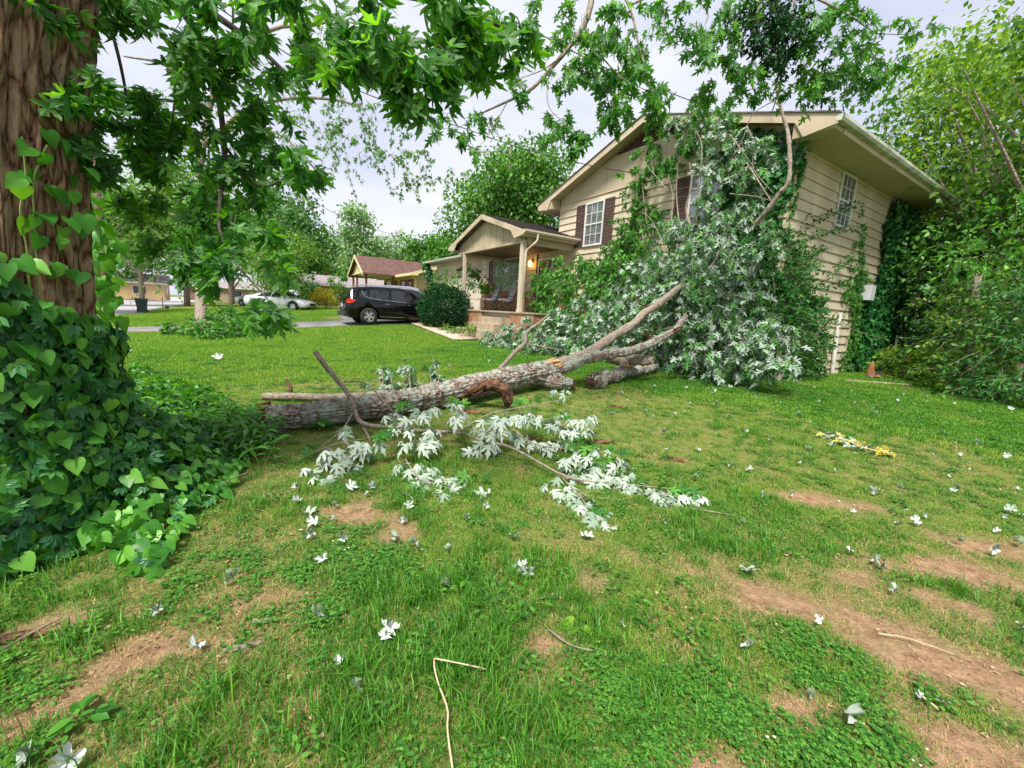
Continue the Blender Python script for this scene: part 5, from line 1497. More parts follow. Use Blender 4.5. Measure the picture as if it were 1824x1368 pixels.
# hanging limbs that carry them
LB = MB()
for ctrl, r0, r1 in (([(-20, -160, 3.3), (150, -60, 3.1), (300, -20, 3.1), (430, 60, 3.1), (520, 140, 3.1)], .05, .012), ([(300, -20, 3.1), (370, 100, 3.1), (400, 260, 3.1), (390, 400, 3.0), (420, 470, 2.9)], .03, .006),
                     ([(400, 260, 3.1), (460, 330, 3.1), (520, 310, 3.1)], .012, .004), ([(420, 470, 2.9), (465, 520, 2.7), (500, 560, 2.6)], .008, .003), ([(-20, -120, 3.2), (60, 20, 2.6), (80, 100, 2.4), (110, 160, 2.4)], .02, .004),
                     ([(200, -120, 3.0), (450, -60, 2.7), (650, -20, 2.3), (800, 10, 2.2), (920, 60, 2.5)], .03, .006), ([(650, -20, 2.3), (690, 60, 2.2), (740, 140, 2.1)], .012, .003), ([(150, -60, 3.1), (200, 60, 3.0), (230, 200, 3.0), (240, 320, 3.1)], .016, .004),
                     ([(430, 60, 3.1), (330, 120, 3.1), (300, 260, 3.1)], .014, .004), ([(350, -10, 3.1), (410, -5, 3.1), (412, 90, 3.1), (408, 170, 3.1)], .01, .006)):
    mb = MB(); mb.tube(curve_pts([at(*c) for c in ctrl], 22), np.linspace(r0, r1, 22), 7); mb.build('branch', M['bark_dark'], bt, smooth=True)
TW.build('twigs', M['bark_dark'], bt)
LV.build_split(L_droop, M['maple'], bt, 290, 'leaf', 'foliage', lo=L_droop)

# ================================================================== MAPLE BRANCH OVER THE MIDDLE (its trunk stands out of frame above)
ob = thing('overhanging_maple', 'curved maple bough with hanging leaves reaching down over the top middle of the photo', 'tree', (0, 0, 0))
def boughs(parent, lst, mat='bark_limb', seg=24, n=8):
    for ctrl, r0, r1 in lst:
        mb = MB(); mb.tube(curve_pts([at(*c) for c in ctrl], seg), np.linspace(r0, r1, seg), n); mb.build('branch', M[mat], parent, smooth=True)
boughs(ob, [([(1090, -260, 5.4), (1062, -90, 5.2), (1050, 20, 5.0), (1020, 75, 5.0), (985, 118, 5.0), (945, 160, 5.0), (905, 180, 5.0), (850, 205, 5.1)], .045, .010),
            ([(1020, 75, 5.0), (1000, 100, 4.9), (965, 125, 4.9), (925, 140, 4.9)], .012, .004), ([(985, 118, 5.0), (975, 150, 4.9), (978, 190, 4.9), (1000, 215, 4.9)], .008, .003),
            ([(1062, -90, 5.2), (1120, 10, 5.0), (1140, 90, 4.9), (1165, 160, 4.9), (1175, 200, 4.9)], .02, .004), ([(1030, 60, 5.0), (1070, 100, 4.9), (1110, 140, 4.8), (1160, 165, 4.8)], .012, .003),
            ([(850, 205, 5.1), (820, 225, 5.1), (790, 230, 5.1)], .006, .002), ([(905, 180, 5.0), (870, 240, 5.0), (845, 270, 5.0)], .006, .002), ([(1120, 10, 5.0), (1200, -20, 5.0), (1260, 20, 5.0), (1240, 70, 5.0)], .014, .004)])
LV = Leaves(); TW = MB()
mid = [(1040, 20, 45, 5.0, 10), (1010, 50, 40, 5.0, 8), (1080, 50, 50, 4.9, 12), (1120, 30, 50, 4.9, 11), (1100, 90, 45, 4.8, 10), (1060, 100, 40, 4.8, 9), (1030, 130, 40, 4.9, 9), (1090, 140, 45, 4.8, 10), (1130, 130, 40, 4.8, 9), (1075, 185, 35, 4.9, 7), (1110, 180, 30, 4.9, 7), (1000, 120, 30, 4.9, 5), (1150, 165, 35, 4.8, 8), (1090, 215, 24, 4.9, 4),
       (1000, 205, 28, 4.9, 5), (985, 240, 26, 4.9, 5), (1035, 235, 26, 4.9, 6), (1020, 255, 20, 4.9, 4), (920, 175, 25, 5.0, 4), (860, 195, 26, 5.1, 6), (835, 240, 24, 5.1, 5), (800, 230, 24, 5.1, 5), (880, 60, 40, 4.6, 6), (960, 20, 30, 4.8, 5), (1180, 20, 40, 5.0, 8), (1230, 20, 40, 5.0, 9), (1220, 60, 26, 5.0, 5), (1245, 90, 28, 5.0, 6), (1175, 195, 26, 4.9, 5), (925, 110, 22, 5, 3), (1150, 70, 25, 4.9, 4)]
blobs_px(LV, TW, mid, .115, 1.1, 9, k=.85, flat=.35)
TW.build('twigs', M['bark_thin'], ob)
LV.build_split(L_maple, M['maple'], ob, 220, 'leaf', 'foliage', lo=L_maple_lo)
ob2 = thing('overhanging_maple', 'leafy maple boughs hanging above the roof corner at the upper right', 'tree', (0, 0, 0))
boughs(ob2, [([(1340, -300, 6.5), (1345, -80, 6.3), (1350, 60, 6.2), (1335, 130, 6.4), (1345, 165, 6.6)], .04, .012), ([(1350, 0, 6.2), (1310, 100, 6.2), (1290, 140, 6.2)], .014, .004), ([(1345, -60, 6.3), (1420, -20, 6.2), (1500, 20, 6.0), (1560, 60, 6.0)], .03, .006), ([(1420, -20, 6.2), (1400, 80, 6.3), (1390, 150, 6.6), (1375, 200, 7.0)], .016, .008), ([(1560, 60, 6), (1620, 60, 6), (1640, 40, 6)], .006, .003)])
LV = Leaves(); TW = MB()
right = [(1300, 20, 40, 6.0, 8), (1290, 70, 30, 6, 6), (1280, 90, 26, 6, 5), (1320, 110, 28, 6.1, 6), (1300, 140, 26, 6.2, 6), (1265, 155, 22, 6.3, 5), (1340, 150, 30, 6.4, 6), (1420, 110, 40, 6.2, 9), (1440, 160, 36, 6.3, 9), (1470, 60, 45, 6.0, 10), (1500, 20, 40, 6, 8), (1520, 100, 45, 6, 10), (1560, 60, 40, 6, 8), (1580, 110, 36, 6, 7), (1480, 130, 40, 6.2, 9), (1440, 30, 40, 6, 8), (1640, 60, 30, 6, 4), (1540, 150, 30, 6.4, 6), (1290, 180, 26, 7.5, 6), (1240, 190, 24, 7.8, 5)]
blobs_px(LV, TW, right, .13, .9, 9, k=1.0, flat=.35)
TW.build('twigs', M['bark_thin'], ob2)
LV.build_split(L_maple, M['maple'], ob2, 120, 'leaf', 'foliage', lo=L_maple_lo)
mc = thing('vine_clump', 'dense blackish clump of small leaves hanging from the boughs at the upper right', 'vine', (0, 0, 0))
LV = Leaves(); TW = MB()
blobs_px(LV, TW, [(1380, 30, 50, 6.1, 44), (1370, 80, 42, 6.1, 34), (1410, 60, 34, 6.1, 24), (1340, 40, 36, 6.1, 26), (1390, 110, 26, 6.2, 12)], .075, .4, 22)
TW.build('stems', M['bark_dark'], mc); tag(LV.build('foliage', L_oval, M['box'], mc), kind='stuff')

# ================================================================== FALLEN TREE
ft = thing('fallen_tree', 'fallen silver maple with a lichened trunk lying on the lawn, crown against the house', 'tree', (0, 0, 0))
# trunk axis through the photograph: (px, py centre, lift above ground of the centre, radius)
def log_pt(px, py, h): return onG(px, py, h)
LC = [(474, 747, .14, .135), (560, 738, .15, .140), (660, 726, .17, .148), (740, 711, .19, .158), (800, 699, .22, .168), (870, 682, .26, .178), (930, 669, .29, .19), (985, 660, .32, .18)]
LPn = [log_pt(a_, b_, c_) for a_, b_, c_, r_ in LC]
P = curve_pts(LPn, 120); rad = np.interp(np.linspace(0, 7, 120), range(8), [c[3] for c in LC])
rad *= 1 + .05 * np.sin(np.arange(120) * .35) + .03 * np.sin(np.arange(120) * .93)
rad[0] *= .8
P = curve_pts(LPn, 260); rad = np.interp(np.linspace(0, 1, 260), np.linspace(0, 1, 120), rad)
mb = MB(); mb.tube(P, rad, 110, disp=ridges(55, .042, 4.6, 6.5)); mb.build('log', M['bark_log'], ft, smooth=True)
# torn ends
def splinters(parent, c, d, r, n, L, mat='wood_fresh', name='torn_wood', seed=1):
    r_ = np.random.default_rng(seed); mb = MB(); d = unit(np.array(d, float))
    a_ = unit(np.cross(d, [0, 0, 1.0])); b_ = np.cross(d, a_)
    for i in range(n):
        q = r_.normal(size=2) * r * .42
        s_ = c + a_ * q[0] + b_ * q[1]; l_ = L * r_.uniform(.35, 1)
        mb.tube([s_ - d * .05, s_ + d * l_ * .5 + r_.normal(size=3) * .008, s_ + d * l_ + r_.normal(size=3) * .02], [r * .16, r * .11, .002], 5)
    return mb.build(name, M[mat], parent)
splinters(ft, P[1], P[0] - P[6], .15, 40, .10, 'wood_rot', seed=3)
P = curve_pts(LPn, 120)
splinters(ft, P[-4] + np.array([0, 0, .1]), P[-1] - P[-8] + np.array([0, -.1, .05]), .17, 36, .32, seed=4)
mb = MB(); q = at(958, 652, (P[-10] - O) @ FV - .25)
# hollow reddish wound: a curled stub on the camera side
dpt = (P[70] - O) @ FV
stub = [at(815, 710, dpt - .02), at(842, 697, dpt - .12), at(872, 686, dpt - .17), at(896, 692, dpt - .18), at(905, 710, dpt - .15), at(903, 724, dpt - .1)]
mb = MB(); mb.tube(curve_pts(stub, 40), np.interp(np.linspace(0, 1, 40), [0, .3, .6, .85, 1], [.04, .07, .085, .075, .03]), 40, disp=ridges(71, .035, 4, 7)); mb.build('torn_stub', M['wood_rot'], ft, smooth=True)
# main limbs (px, py, depth)
dE = (P[-1] - O) @ FV
def L_(name, ctrl, r0, r1, mat='bark_limb', seg=40, n=20, rg=.02, seed=1):
    seg2 = seg * 2; Pc = curve_pts([np.array(c) for c in ctrl], seg2); rs = np.random.default_rng(int(seed) + 900)
    if rg:
        kk = np.arange(seg2); Pc = Pc + np.stack([np.interp(kk, np.arange(0, seg2 + 6, 6), rs.normal(size=len(np.arange(0, seg2 + 6, 6))) * r0 * .16) for _ in range(3)], 1) * np.clip(kk / 8, 0, 1)[:, None]
    rr_ = np.linspace(r0, r1, seg2) * (1 + (.10 * np.sin(np.arange(seg2) * .8 + seed) + .06 * rs.normal(size=seg2) if rg else 0))
    mb = MB(); mb.tube(Pc, rr_, n, disp=ridges(seed, rg, 1.4, 3) if rg else None)
    return mb.build(name, M[mat], ft, smooth=True)
print('fork depth', dE)
up = [at(965, 662, dE - .1), at(1040, 632, dE + .3), at(1080, 607, dE + .6), at(1125, 580, dE + .8), at(1158, 550, dE + .95), at(1195, 522, dE + 1.1), atv(1255, 487, -.9), atv(1300, 440, -.7), atv(1345, 395, -.6)]
L_('limb', up, .115, .03, seed=5)
lo = [at(970, 668, dE - .05), at(1050, 637, dE + .15), at(1110, 628, dE + .4), at(1160, 612, dE + .6), at(1200, 590, dE + .8), at(1222, 560, dE + 1.0)]
L_('limb', lo, .112, .05, mat='bark_log', seed=6)
splinters(ft, lo[-2], lo[-2] - lo[-3], .10, 20, .22, 'wood_rot', seed=7)
p1 = onG(1015, 685, .12); L_('limb', [at(940, 670, dE - .1), p1 + [-.3, 0, .06], p1], .16, .12, 'bark_log', seed=8); splinters(ft, p1, [1, .1, 0], .11, 20, .16, 'wood_rot', seed=8)
# cut pieces and the low branch lying beyond
a_ = onG(1055, 680, .13); b_ = onG(1170, 655, .14)
L_('limb', [a_, (a_ + b_) / 2 + [0, 0, .05], b_], .15, .07, 'bark_log', seed=9); splinters(ft, a_, a_ - b_, .14, 40, .16, 'wood_rot', seed=9)
for (ax_, ay, bx, by, r0) in ((1085, 638, 1158, 642, .12), (1098, 634, 1115, 652, .09)):
    A_ = onG(ax_, ay + 14, .2); A_ = at(ax_, ay, dE + .9); B_ = at(bx, by, dE + .75)
    L_('limb', [A_, (A_ + B_) / 2, B_], r0, r0 * .8, seed=ax_); splinters(ft, B_, B_ - A_, r0 * .8, 22, .07, seed=ax_)
# pale bare branch rising left of the crown
L_('branch', [at(888, 660, dE - .2), at(915, 630, dE - .15), at(935, 610, dE - .1), at(938, 592, dE), at(960, 575, dE + .1), at(980, 558, dE + .2)], .045, .012, 'bark_limb', rg=0, n=10)
L_('branch', [at(932, 612, dE - .1), at(970, 618, dE), at(1010, 626, dE + .2)], .018, .008, rg=0, n=8)
# upper limbs propped against the gable and the roof corner
dep = lambda q: (q - O) @ FV
R1 = atv(1345, 400, -.55); d1_ = dep(R1)
L_('limb', [up[-2], atv(1345, 398, -.75), atv(1385, 350, -.8), atv(1405, 320, -.8), atv(1407, 270, -.75), atv(1400, 225, -.7), atv(1390, 190, -.75), atv(1382, 140, -.8)], .06, .025, rg=.006, n=14, seed=12)
for ctrl, r0 in (([(1330, 290), (1365, 345), (1375, 360)], .02), ([(1300, 240), (1330, 280), (1345, 300)], .014), ([(1300, 345), (1345, 350), (1375, 358)], .014), ([(1330, 225), (1345, 260), (1342, 300), (1378, 345)], .016), ([(1376, 180), (1340, 205), (1322, 250), (1300, 290)], .012),
                 ([(1390, 190), (1350, 160), (1320, 165), (1290, 190)], .014), ([(1230, 405), (1222, 370), (1232, 330), (1228, 290)], .026), ([(1210, 400), (1205, 350), (1207, 300)], .02), ([(1195, 400), (1198, 350), (1190, 310)], .018), ([(1190, 340), (1165, 310), (1150, 290), (1142, 262)], .012), ([(1165, 310), (1160, 285), (1163, 265)], .008), ([(1240, 400), (1245, 330), (1250, 260), (1235, 225)], .022),
                 ([(1172, 490), (1180, 440), (1165, 400), (1150, 380)], .014), ([(1240, 560), (1262, 530), (1300, 525), (1345, 535)], .018), ([(1222, 560), (1250, 520), (1270, 470), (1300, 420)], .03), ([(1290, 560), (1320, 590), (1345, 640), (1352, 660)], .022), ([(1200, 590), (1240, 600), (1290, 575)], .02)):
    n_ = len(ctrl); dd = -1.05 if ctrl[0][1] < 440 else -2.0
    L_('branch', [atv(a_, b_, dd) for a_, b_ in ctrl], r0, r0 * .35, 'bark_limb', seg=14, n=7, rg=0)
# crown leaves: (px, py, r px, v offset from the gable wall, twigs)
LV = Leaves(); TW = MB()
crown = [(1150, 548, 22, -2.7, 6), (1128, 572, 18, -2.7, 4), (1185, 525, 24, -2.6, 8), (1205, 560, 24, -2.5, 7), (1185, 585, 18, -2.5, 4), (1080, 605, 34, -1.3, 12), (1125, 605, 34, -1.2, 12), (1165, 600, 32, -1.2, 12), (1200, 620, 30, -1.2, 10), (1160, 630, 26, -1.0, 10), (1120, 575, 34, -1.1, 12), (1180, 560, 34, -1.1, 12), (1060, 620, 30, -1.5, 10), (1215, 590, 34, -1.3, 10), (1215, 505, 30, -2.3, 14), (1245, 480, 30, -2.1, 14), (1190, 530, 16, -2.5, 5), (1270, 500, 34, -2.1, 14), (1235, 540, 30, -2.3, 12), (1270, 575, 34, -2.3, 12), (1225, 590, 24, -2.4, 8), (1350, 300, 28, -.8, 9), (1360, 260, 24, -.8, 7), (1330, 370, 30, -.9, 10), (1370, 420, 28, -1.1, 9), (1060, 540, 36, -2.2, 16), (1030, 575, 36, -2.6, 16), (985, 620, 34, -3.2, 16), (870, 600, 22, -3.8, 10), (1120, 540, 34, -2.1, 14), (1080, 590, 32, -2.6, 14), (1250, 620, 45, -2.2, 20), (1200, 640, 35, -2.0, 9), (1290, 640, 45, -2.2, 20), (1340, 630, 45, -2.0, 20), (1370, 600, 40, -1.9, 17), (1300, 590, 45, -2.0, 20), (1240, 570, 42, -1.8, 17), (1350, 560, 40, -1.6, 16), (1390, 640, 30, -2.0, 12), (1270, 530, 42, -1.7, 17), (1320, 520, 40, -1.6, 16),
         (1220, 490, 42, -1.7, 17), (1260, 460, 45, -1.6, 18), (1200, 450, 40, -1.6, 17), (1160, 470, 38, -1.6, 15), (1150, 510, 40, -1.9, 16), (1110, 520, 38, -1.9, 15), (1100, 560, 40, -2.2, 13), (1060, 570, 36, -2.4, 12), (1180, 560, 28, -2.0, 9), (1130, 590, 30, -2.3, 8), (1030, 610, 34, -2.9, 26), (1000, 590, 38, -2.9, 28), (1000, 560, 30, -2.9, 20), (960, 600, 36, -3.2, 26), (930, 585, 34, -3.3, 24), (900, 610, 32, -3.5, 22), (885, 640, 28, -3.7, 18), (930, 640, 30, -3.6, 18), (960, 640, 32, -3.5, 18),
         (970, 615, 30, -3.3, 18), (1040, 640, 26, -3.1, 8), (1070, 605, 34, -2.7, 9), (1020, 650, 22, -3.2, 6), (1060, 690, 18, -3.4, 4), (1100, 675, 16, -3.0, 3), (1010, 680, 14, -3.9, 3),
         (1200, 410, 38, -1.0, 12), (1240, 420, 38, -1.0, 13), (1280, 420, 40, -1.0, 14), (1260, 370, 34, -.8, 10), (1220, 400, 32, -1.0, 9), (1310, 400, 34, -1.0, 10), (1300, 460, 40, -1.3, 14), (1340, 460, 36, -1.3, 12), (1280, 340, 30, -.7, 9), (1260, 300, 30, -.6, 9), (1300, 290, 30, -.6, 9), (1270, 260, 32, -.6, 11), (1310, 250, 28, -.6, 8), (1240, 230, 26, -.65, 7), (1200, 215, 22, -.65, 6), (1290, 220, 26, -.65, 7), (1250, 200, 24, -.7, 6), (1180, 480, 34, -1.6, 10), (1330, 330, 22, -.6, 5), (1130, 480, 30, -1.5, 9), (1210, 530, 34, -1.8, 10)]
for (px, py, rp, v, n_) in crown:
    c = atv(px, py, v); r_ = rp / F_ * dep(c)
    spray(LV, TW, c, (r_, r_ * .8, r_ * .9), int(n_ * 1.15), 12, .16, 1.15, flat=.25, twr=.006)
# flip most blades so that their pale underside shows, as after the fall
LV.n = [np.array(q) for q in LV.n]
for q in LV.n:
    pass
for q, pp in zip(LV.n, LV.p):
    pn = fbm(pp[:, 0] * 2.1 + pp[:, 2], pp[:, 2] * 2.1 + pp[:, 1], 321, 3)
    m = rng.random(len(q)) < np.clip((pn - .40) * 5.0 + (pp[:, 2] - 1.3) * .28, .15, .97)
    q[:] = unit(np.where(m[:, None], q, -q * .6 + rng.normal(size=q.shape) * .5))
TW.build('twigs', M['bark_thin'], ft)
LV.build_split(L_maple_lo, M['silver'], ft, 240, 'leaf', 'foliage')
# fresh green sprays still upright on the wall side
fg = thing('climbing_shrub', 'upright dark green leafy shoots climbing the gable wall right of the shuttered window', 'shrub', tuple(hp(-.2, 3.5, .4)))
o_ = np.array(fg.location); LV = Leaves(); TW = MB()
for (px, py, rp, n_) in ((1150, 260, 16, 4), (1162, 268, 14, 4), (1140, 300, 14, 5), (1165, 295, 14, 5), (1135, 265, 10, 3), (1130, 320, 18, 7), (1135, 350, 20, 9), (1145, 380, 24, 11), (1140, 410, 26, 12), (1165, 380, 18, 7), (1120, 395, 18, 7), (1200, 285, 20, 9), (1215, 260, 18, 7), (1160, 430, 28, 12), (1110, 430, 24, 8), (1180, 300, 12, 4), (1195, 300, 18, 7)):
    c = atv(px, py, -.35); r_ = rp / F_ * dep(c)
    spray(LV, TW, c - o_, r_, n_, 12, .15, .9, flat=.5)
for c in ([(1165, 560), (1160, 480), (1140, 400), (1135, 330), (1150, 262)], [(1205, 520), (1210, 420), (1205, 340), (1208, 260)], [(1160, 470), (1150, 380), (1140, 300)]):
    TW.tube(curve_pts([atv(a_, b_, -.35) - o_ for a_, b_ in c], 16), np.linspace(.03, .008, 16), 7)
TW.build('stems', M['bark_limb'], fg); tag(LV.build('foliage', L_maple_lo, M['bright'], fg), kind='stuff')

# light creeper on the gable wall below the window
def wallcover(name, label, lst, mat, tmpl, size, n_m2=260, parent_loc=None, off=.07, front=True, dark=None):
    """leaves lying on a wall. lst: (a, z, ra, rz): centres along the wall"""
    t = thing(name, label, 'vine', parent_loc, TH)
    LV = Leaves()
    for (a_, z, ra, rz_) in lst:
        n = int(n_m2 * ra * rz_ * math.pi)
        th = rng.random(n) * 2 * math.pi; rr = np.sqrt(rng.random(n)) * (.75 + .5 * vnoise(np.cos(th) * 2.3 + a_ * 7, np.sin(th) * 2.3 + z * 5, 3))
        A = a_ + np.cos(th) * rr * ra; Z = z + np.sin(th) * rr * rz_
        Dp = off * rng.uniform(.3, 1.6, n)
        if front: pos = np.stack([-Dp, A, Z], 1); nn = np.array([-1.0, 0, .35])
        else: pos = np.stack([A, -Dp, Z], 1); nn = np.array([0, -1.0, .35])
        LV.add(pos, unit(np.array([0, 0, -1.0]) + rng.normal(size=(n, 3)) * .4), unit(nn + rng.normal(size=(n, 3)) * .35), size * rng.uniform(.6, 1.2, n))
    # positions are local to the house frame
    return t, LV
loc0 = tuple(C0)
t, LV = wallcover('light_creeper', 'light green creeper on the siding under and right of the shuttered window', [(5.3, 3.85, .7, .25), (4.7, 3.9, .5, .35), (4.4, 4.4, .28, .5), (4.1, 4.6, .5, .16), (3.7, 4.75, .5, .14), (4.8, 3.4, .9, .45), (5.9, 3.3, .9, .35), (6.6, 3.2, .6, .35), (4.5, 5.0, .15, .3)], 'ivy_light', L_ivy, .10, 260, loc0)
tag(LV.build('foliage', L_ivy, M['ivy_light'], t), kind='stuff')
t, LV = wallcover('wall_ivy', 'dark green ivy covering the gable wall at its right corner beneath the eave', [(.55, 5.5, .8, .5), (.9, 4.9, .8, .6), (.4, 4.6, .5, .5), (1.2, 5.8, .8, .4), (1.2, 4.2, .8, .5), (.8, 3.6, .9, .6), (.2, 5.0, .3, .5), (1.8, 3.4, .9, .8), (2.6, 2.8, 1.2, .8), (.7, 2.6, .9, .9)], 'ivy', L_ivy, .13, 330, loc0, off=.12)
tag(LV.build('foliage', L_ivy, M['ivy'], t), kind='stuff')
lst = []
for z in np.arange(.5, 5.4, .32):
    w = .95 + .15 * math.sin(z * 3) + (.35 if z < 2.6 else 0); c_ = 7.0 - (.25 if z < 2.6 else 0)
    lst.append((c_ - w * .5, z, w * .75, .32)); lst.append((c_ + w * .7, z, w * .8, .32))
t, LV = wallcover('wall_ivy', 'thick curtain of dark ivy covering the side wall from the eave to the ground', lst, 'ivy', L_ivy, .14, 300, loc0, off=.16, front=False)
LV.add(*[np.stack([rng.uniform(5.6, 8.6, 260), -rng.uniform(.1, .55, 260), rng.uniform(.3, 4.6, 260)], 1), unit(np.array([0, 0, -1.0]) + rng.normal(size=(260, 3)) * .4), unit(np.array([0, -1, .3]) + rng.normal(size=(260, 3)) * .4), rng.uniform(.1, .17, 260)])
tag(LV.build('foliage', L_ivy, M['ivy'], t), kind='stuff')
lst = [(4.9, .7, .6, .5), (5.0, 1.4, .5, .5), (4.9, 2.1, .55, .45), (4.6, 2.6, .6, .35), (4.8, 3.1, .5, .35), (4.3, 3.0, .5, .14), (4.0, 3.35, .35, .08), (4.5, 3.6, .25, .2), (4.4, 4.0, .12, .35), (4.2, 4.3, .10, .3), (3.9, 4.0, .3, .07), (3.7, 3.6, .3, .07), (3.6, 2.9, .4, .10), (5.3, 2.5, .4, .6), (5.5, 1.2, .5, .9), (4.0, 2.6, .5, .2), (3.9, 4.75, .05, .3)]
t, LV = wallcover('light_creeper', 'light green creeper fanning up the right side wall beside the thick ivy', lst, 'ivy_light', L_ivy, .10, 300, loc0, off=.08, front=False)
tag(LV.build('foliage', L_ivy, M['ivy_light'], t), kind='stuff')
t, LV = wallcover('light_creeper', 'short strand of creeper running down the corner of the side wall', [(.14, 4.9, .07, .5), (.2, 5.2, .15, .3), (.05, 4.3, .12, .2)], 'ivy_light', L_ivy, .09, 500, loc0, off=.06, front=False)
tag(LV.build('foliage', L_ivy, M['ivy_light'], t), kind='stuff')

# ================================================================== SHRUBS AT THE HOUSE
def pxblobs(lst, v):
    out = []
    for (px, py, rp, *vv) in lst:
        c = atv(px, py, vv[0] if vv else v); r_ = rp / F_ * dep(c); out.append((tuple(c), (r_, r_, r_)))
    return out
bl = pxblobs([(985, 480, 26), (1020, 490, 30), (1060, 490, 30), (1090, 480, 28), (965, 500, 18), (1000, 515, 30), (1040, 520, 34), (1080, 520, 30), (970, 525, 22), (985, 540, 24), (1110, 470, 24), (1120, 500, 24), (1010, 560, 26), (1050, 560, 28), (1090, 555, 26), (960, 555, 16)], -1.5)
c0 = hp(-1.5, 6.0, 0); st = []
for a_, b_ in ((1005, 500), (1035, 500), (1070, 500), (1090, 480), (980, 510)):
    e_ = atv(a_, b_, -1.5); st.append(([c0 + [0, 0, gz(c0[0], c0[1])], (e_ + c0) / 2 + [0, 0, .9], e_], .03, .01))
mass('leafy_shrub', 'bright green leafy shrub right of the porch post under the shuttered window', 'shrub', bl, 'bright', .16, L_oval, ntw=30, nl=12, droop=.9, stems=st, flat=.4)
def cbl(lst):
    out = []
    for (px, py, rp, dp) in lst:
        c = at(px, py, dp); r_ = rp / F_ * dp; out.append((tuple(c), (r_, r_, r_)))
    return out
bl = cbl([(1382, 648, 45, 10.2), (1408, 628, 48, 10.4), (1372, 598, 45, 10.1), (1408, 568, 46, 10.3), (1435, 608, 28, 10.9), (1435, 648, 24, 11.0), (1362, 538, 45, 9.9), (1398, 518, 45, 10.2), (1382, 478, 45, 9.9), (1332, 448, 36, 9.7), (1408, 468, 30, 10.3), (1352, 418, 34, 9.7), (1382, 438, 30, 9.8), (1312, 488, 34, 9.9), (1332, 608, 40, 10.2), (1292, 568, 36, 10.4), (1435, 548, 19, 10.9), (1322, 528, 40, 10.1), (1282, 508, 36, 10.4), (1388, 598, 45, 10.0), (1382, 558, 40, 9.9), (1428, 538, 30, 10.5), (1332, 648, 30, 10.2), (1388, 668, 30, 10.4)])
c0 = hp(-.3, -.5, 0); c0[2] = gz(c0[0], c0[1]); st = []
for a_, b_, d_ in ((1400, 470, 9.9), (1440, 500, 10.2), (1370, 440, 9.7), (1350, 560, 10.1), (1480, 580, 10.8)):
    e_ = at(a_, b_, d_); st.append(([c0, (e_ + c0) / 2 + [0, 0, .3], e_], .03, .008))
sh = mass('corner_shrub', 'tall dark green small-leaved shrub at the right corner of the house', 'shrub', bl, 'privet', .10, L_oval, ntw=84, nl=20, droop=.25, stems=st, flat=.5)
# its long arching shoots against the siding
LV = Leaves(); TW = MB(); o_ = np.array(sh.location)
for ctrl in ([(1380, 460, 9.8), (1430, 410, 9.9), (1470, 385, 10.1), (1505, 372, 10.4), (1530, 362, 10.6)], [(1390, 480, 9.9), (1440, 425, 10.1), (1490, 410, 10.5), (1530, 408, 10.9)], [(1420, 480, 10.1), (1450, 450, 10.3), (1470, 440, 10.5)], [(1400, 440, 9.8), (1425, 395, 9.9), (1440, 370, 10.0)], [(1450, 560, 10.4), (1500, 580, 10.9), (1560, 600, 11.3), (1580, 600, 11.5)], [(1400, 425, 9.8), (1410, 400, 9.8), (1440, 385, 10)], [(1470, 500, 10.6), (1500, 470, 10.9), (1520, 455, 11)]):
    Q = curve_pts([at(*c) - o_ for c in ctrl], 30); TW.tube(Q, np.linspace(.012, .003, 30), 5)
    for i in range(2, 30):
        sd_ = rdir(5); LV.add(Q[i] + sd_ * .05, unit(sd_ + np.array([0, 0, -.3])), rdir(5), .085 * rng.uniform(.7, 1.1, 5))
TW.build('shoot', M['bark_thin'], sh); tag(LV.build('foliage', L_oval, M['privet'], sh), kind='stuff')
# clipped round bush beside the steps
c0 = hp(-3.15, 12.05, 0); z = gz(c0[0], c0[1])
t = thing('clipped_bush', 'rounded dark green clipped bush beside the porch steps', 'bush', (c0[0], c0[1], z))
LV = Leaves(); n = 17000
q = unit(rng.normal(size=(n, 3))); lump = 1 + .30 * (vnoise(q[:, 0] * 4 + 5, q[:, 1] * 4 + q[:, 2] * 3, 8) - .5) + .10 * (vnoise(q[:, 0] * 9, q[:, 1] * 9 + q[:, 2] * 7, 9) - .5)
r_ = (rng.random(n) ** .22)[:, None] * lump[:, None]
pos = q * r_ * np.array([1.2, 1.12, .95]) + [0, 0, .86]
LV.add(pos, unit(q + rng.normal(size=(n, 3)) * .6 + np.array([0, 0, .2])), unit(q * .4 + rng.normal(size=(n, 3))), .075 * rng.uniform(.7, 1.2, n))
mb = MB()
for k_ in range(6):
    a_ = k_ * 1.05; mb.tube([(0, 0, 0), (.3 * math.cos(a_), .3 * math.sin(a_), .6), (.6 * math.cos(a_), .6 * math.sin(a_), 1.2)], [.03, .02, .01], 6)
mb.build('stems', M['bark_dark'], t); tag(LV.build('foliage', L_diam, M['box'], t), kind='stuff')
# small tree behind the bush, in front of the garage
bl = pxblobs([(800, 492, 18), (830, 496, 20), (850, 500, 14), (785, 500, 14), (815, 508, 16), (862, 512, 9), (845, 486, 10)], -1.5)
c0 = hp(-1.5, 13.4, 0); c0[2] = gz(c0[0], c0[1])
mass('young_tree', 'sparse young tree with light leaves between the round bush and the garage door', 'tree', bl, 'bright', .15, L_oval, ntw=14, nl=11, stems=[([c0, c0 + [0, 0, 1.0], np.array(bl[1][0])], .04, .015), ([c0 + [0, 0, .6], np.array(bl[0][0])], .03, .01)], origin=tuple(c0))
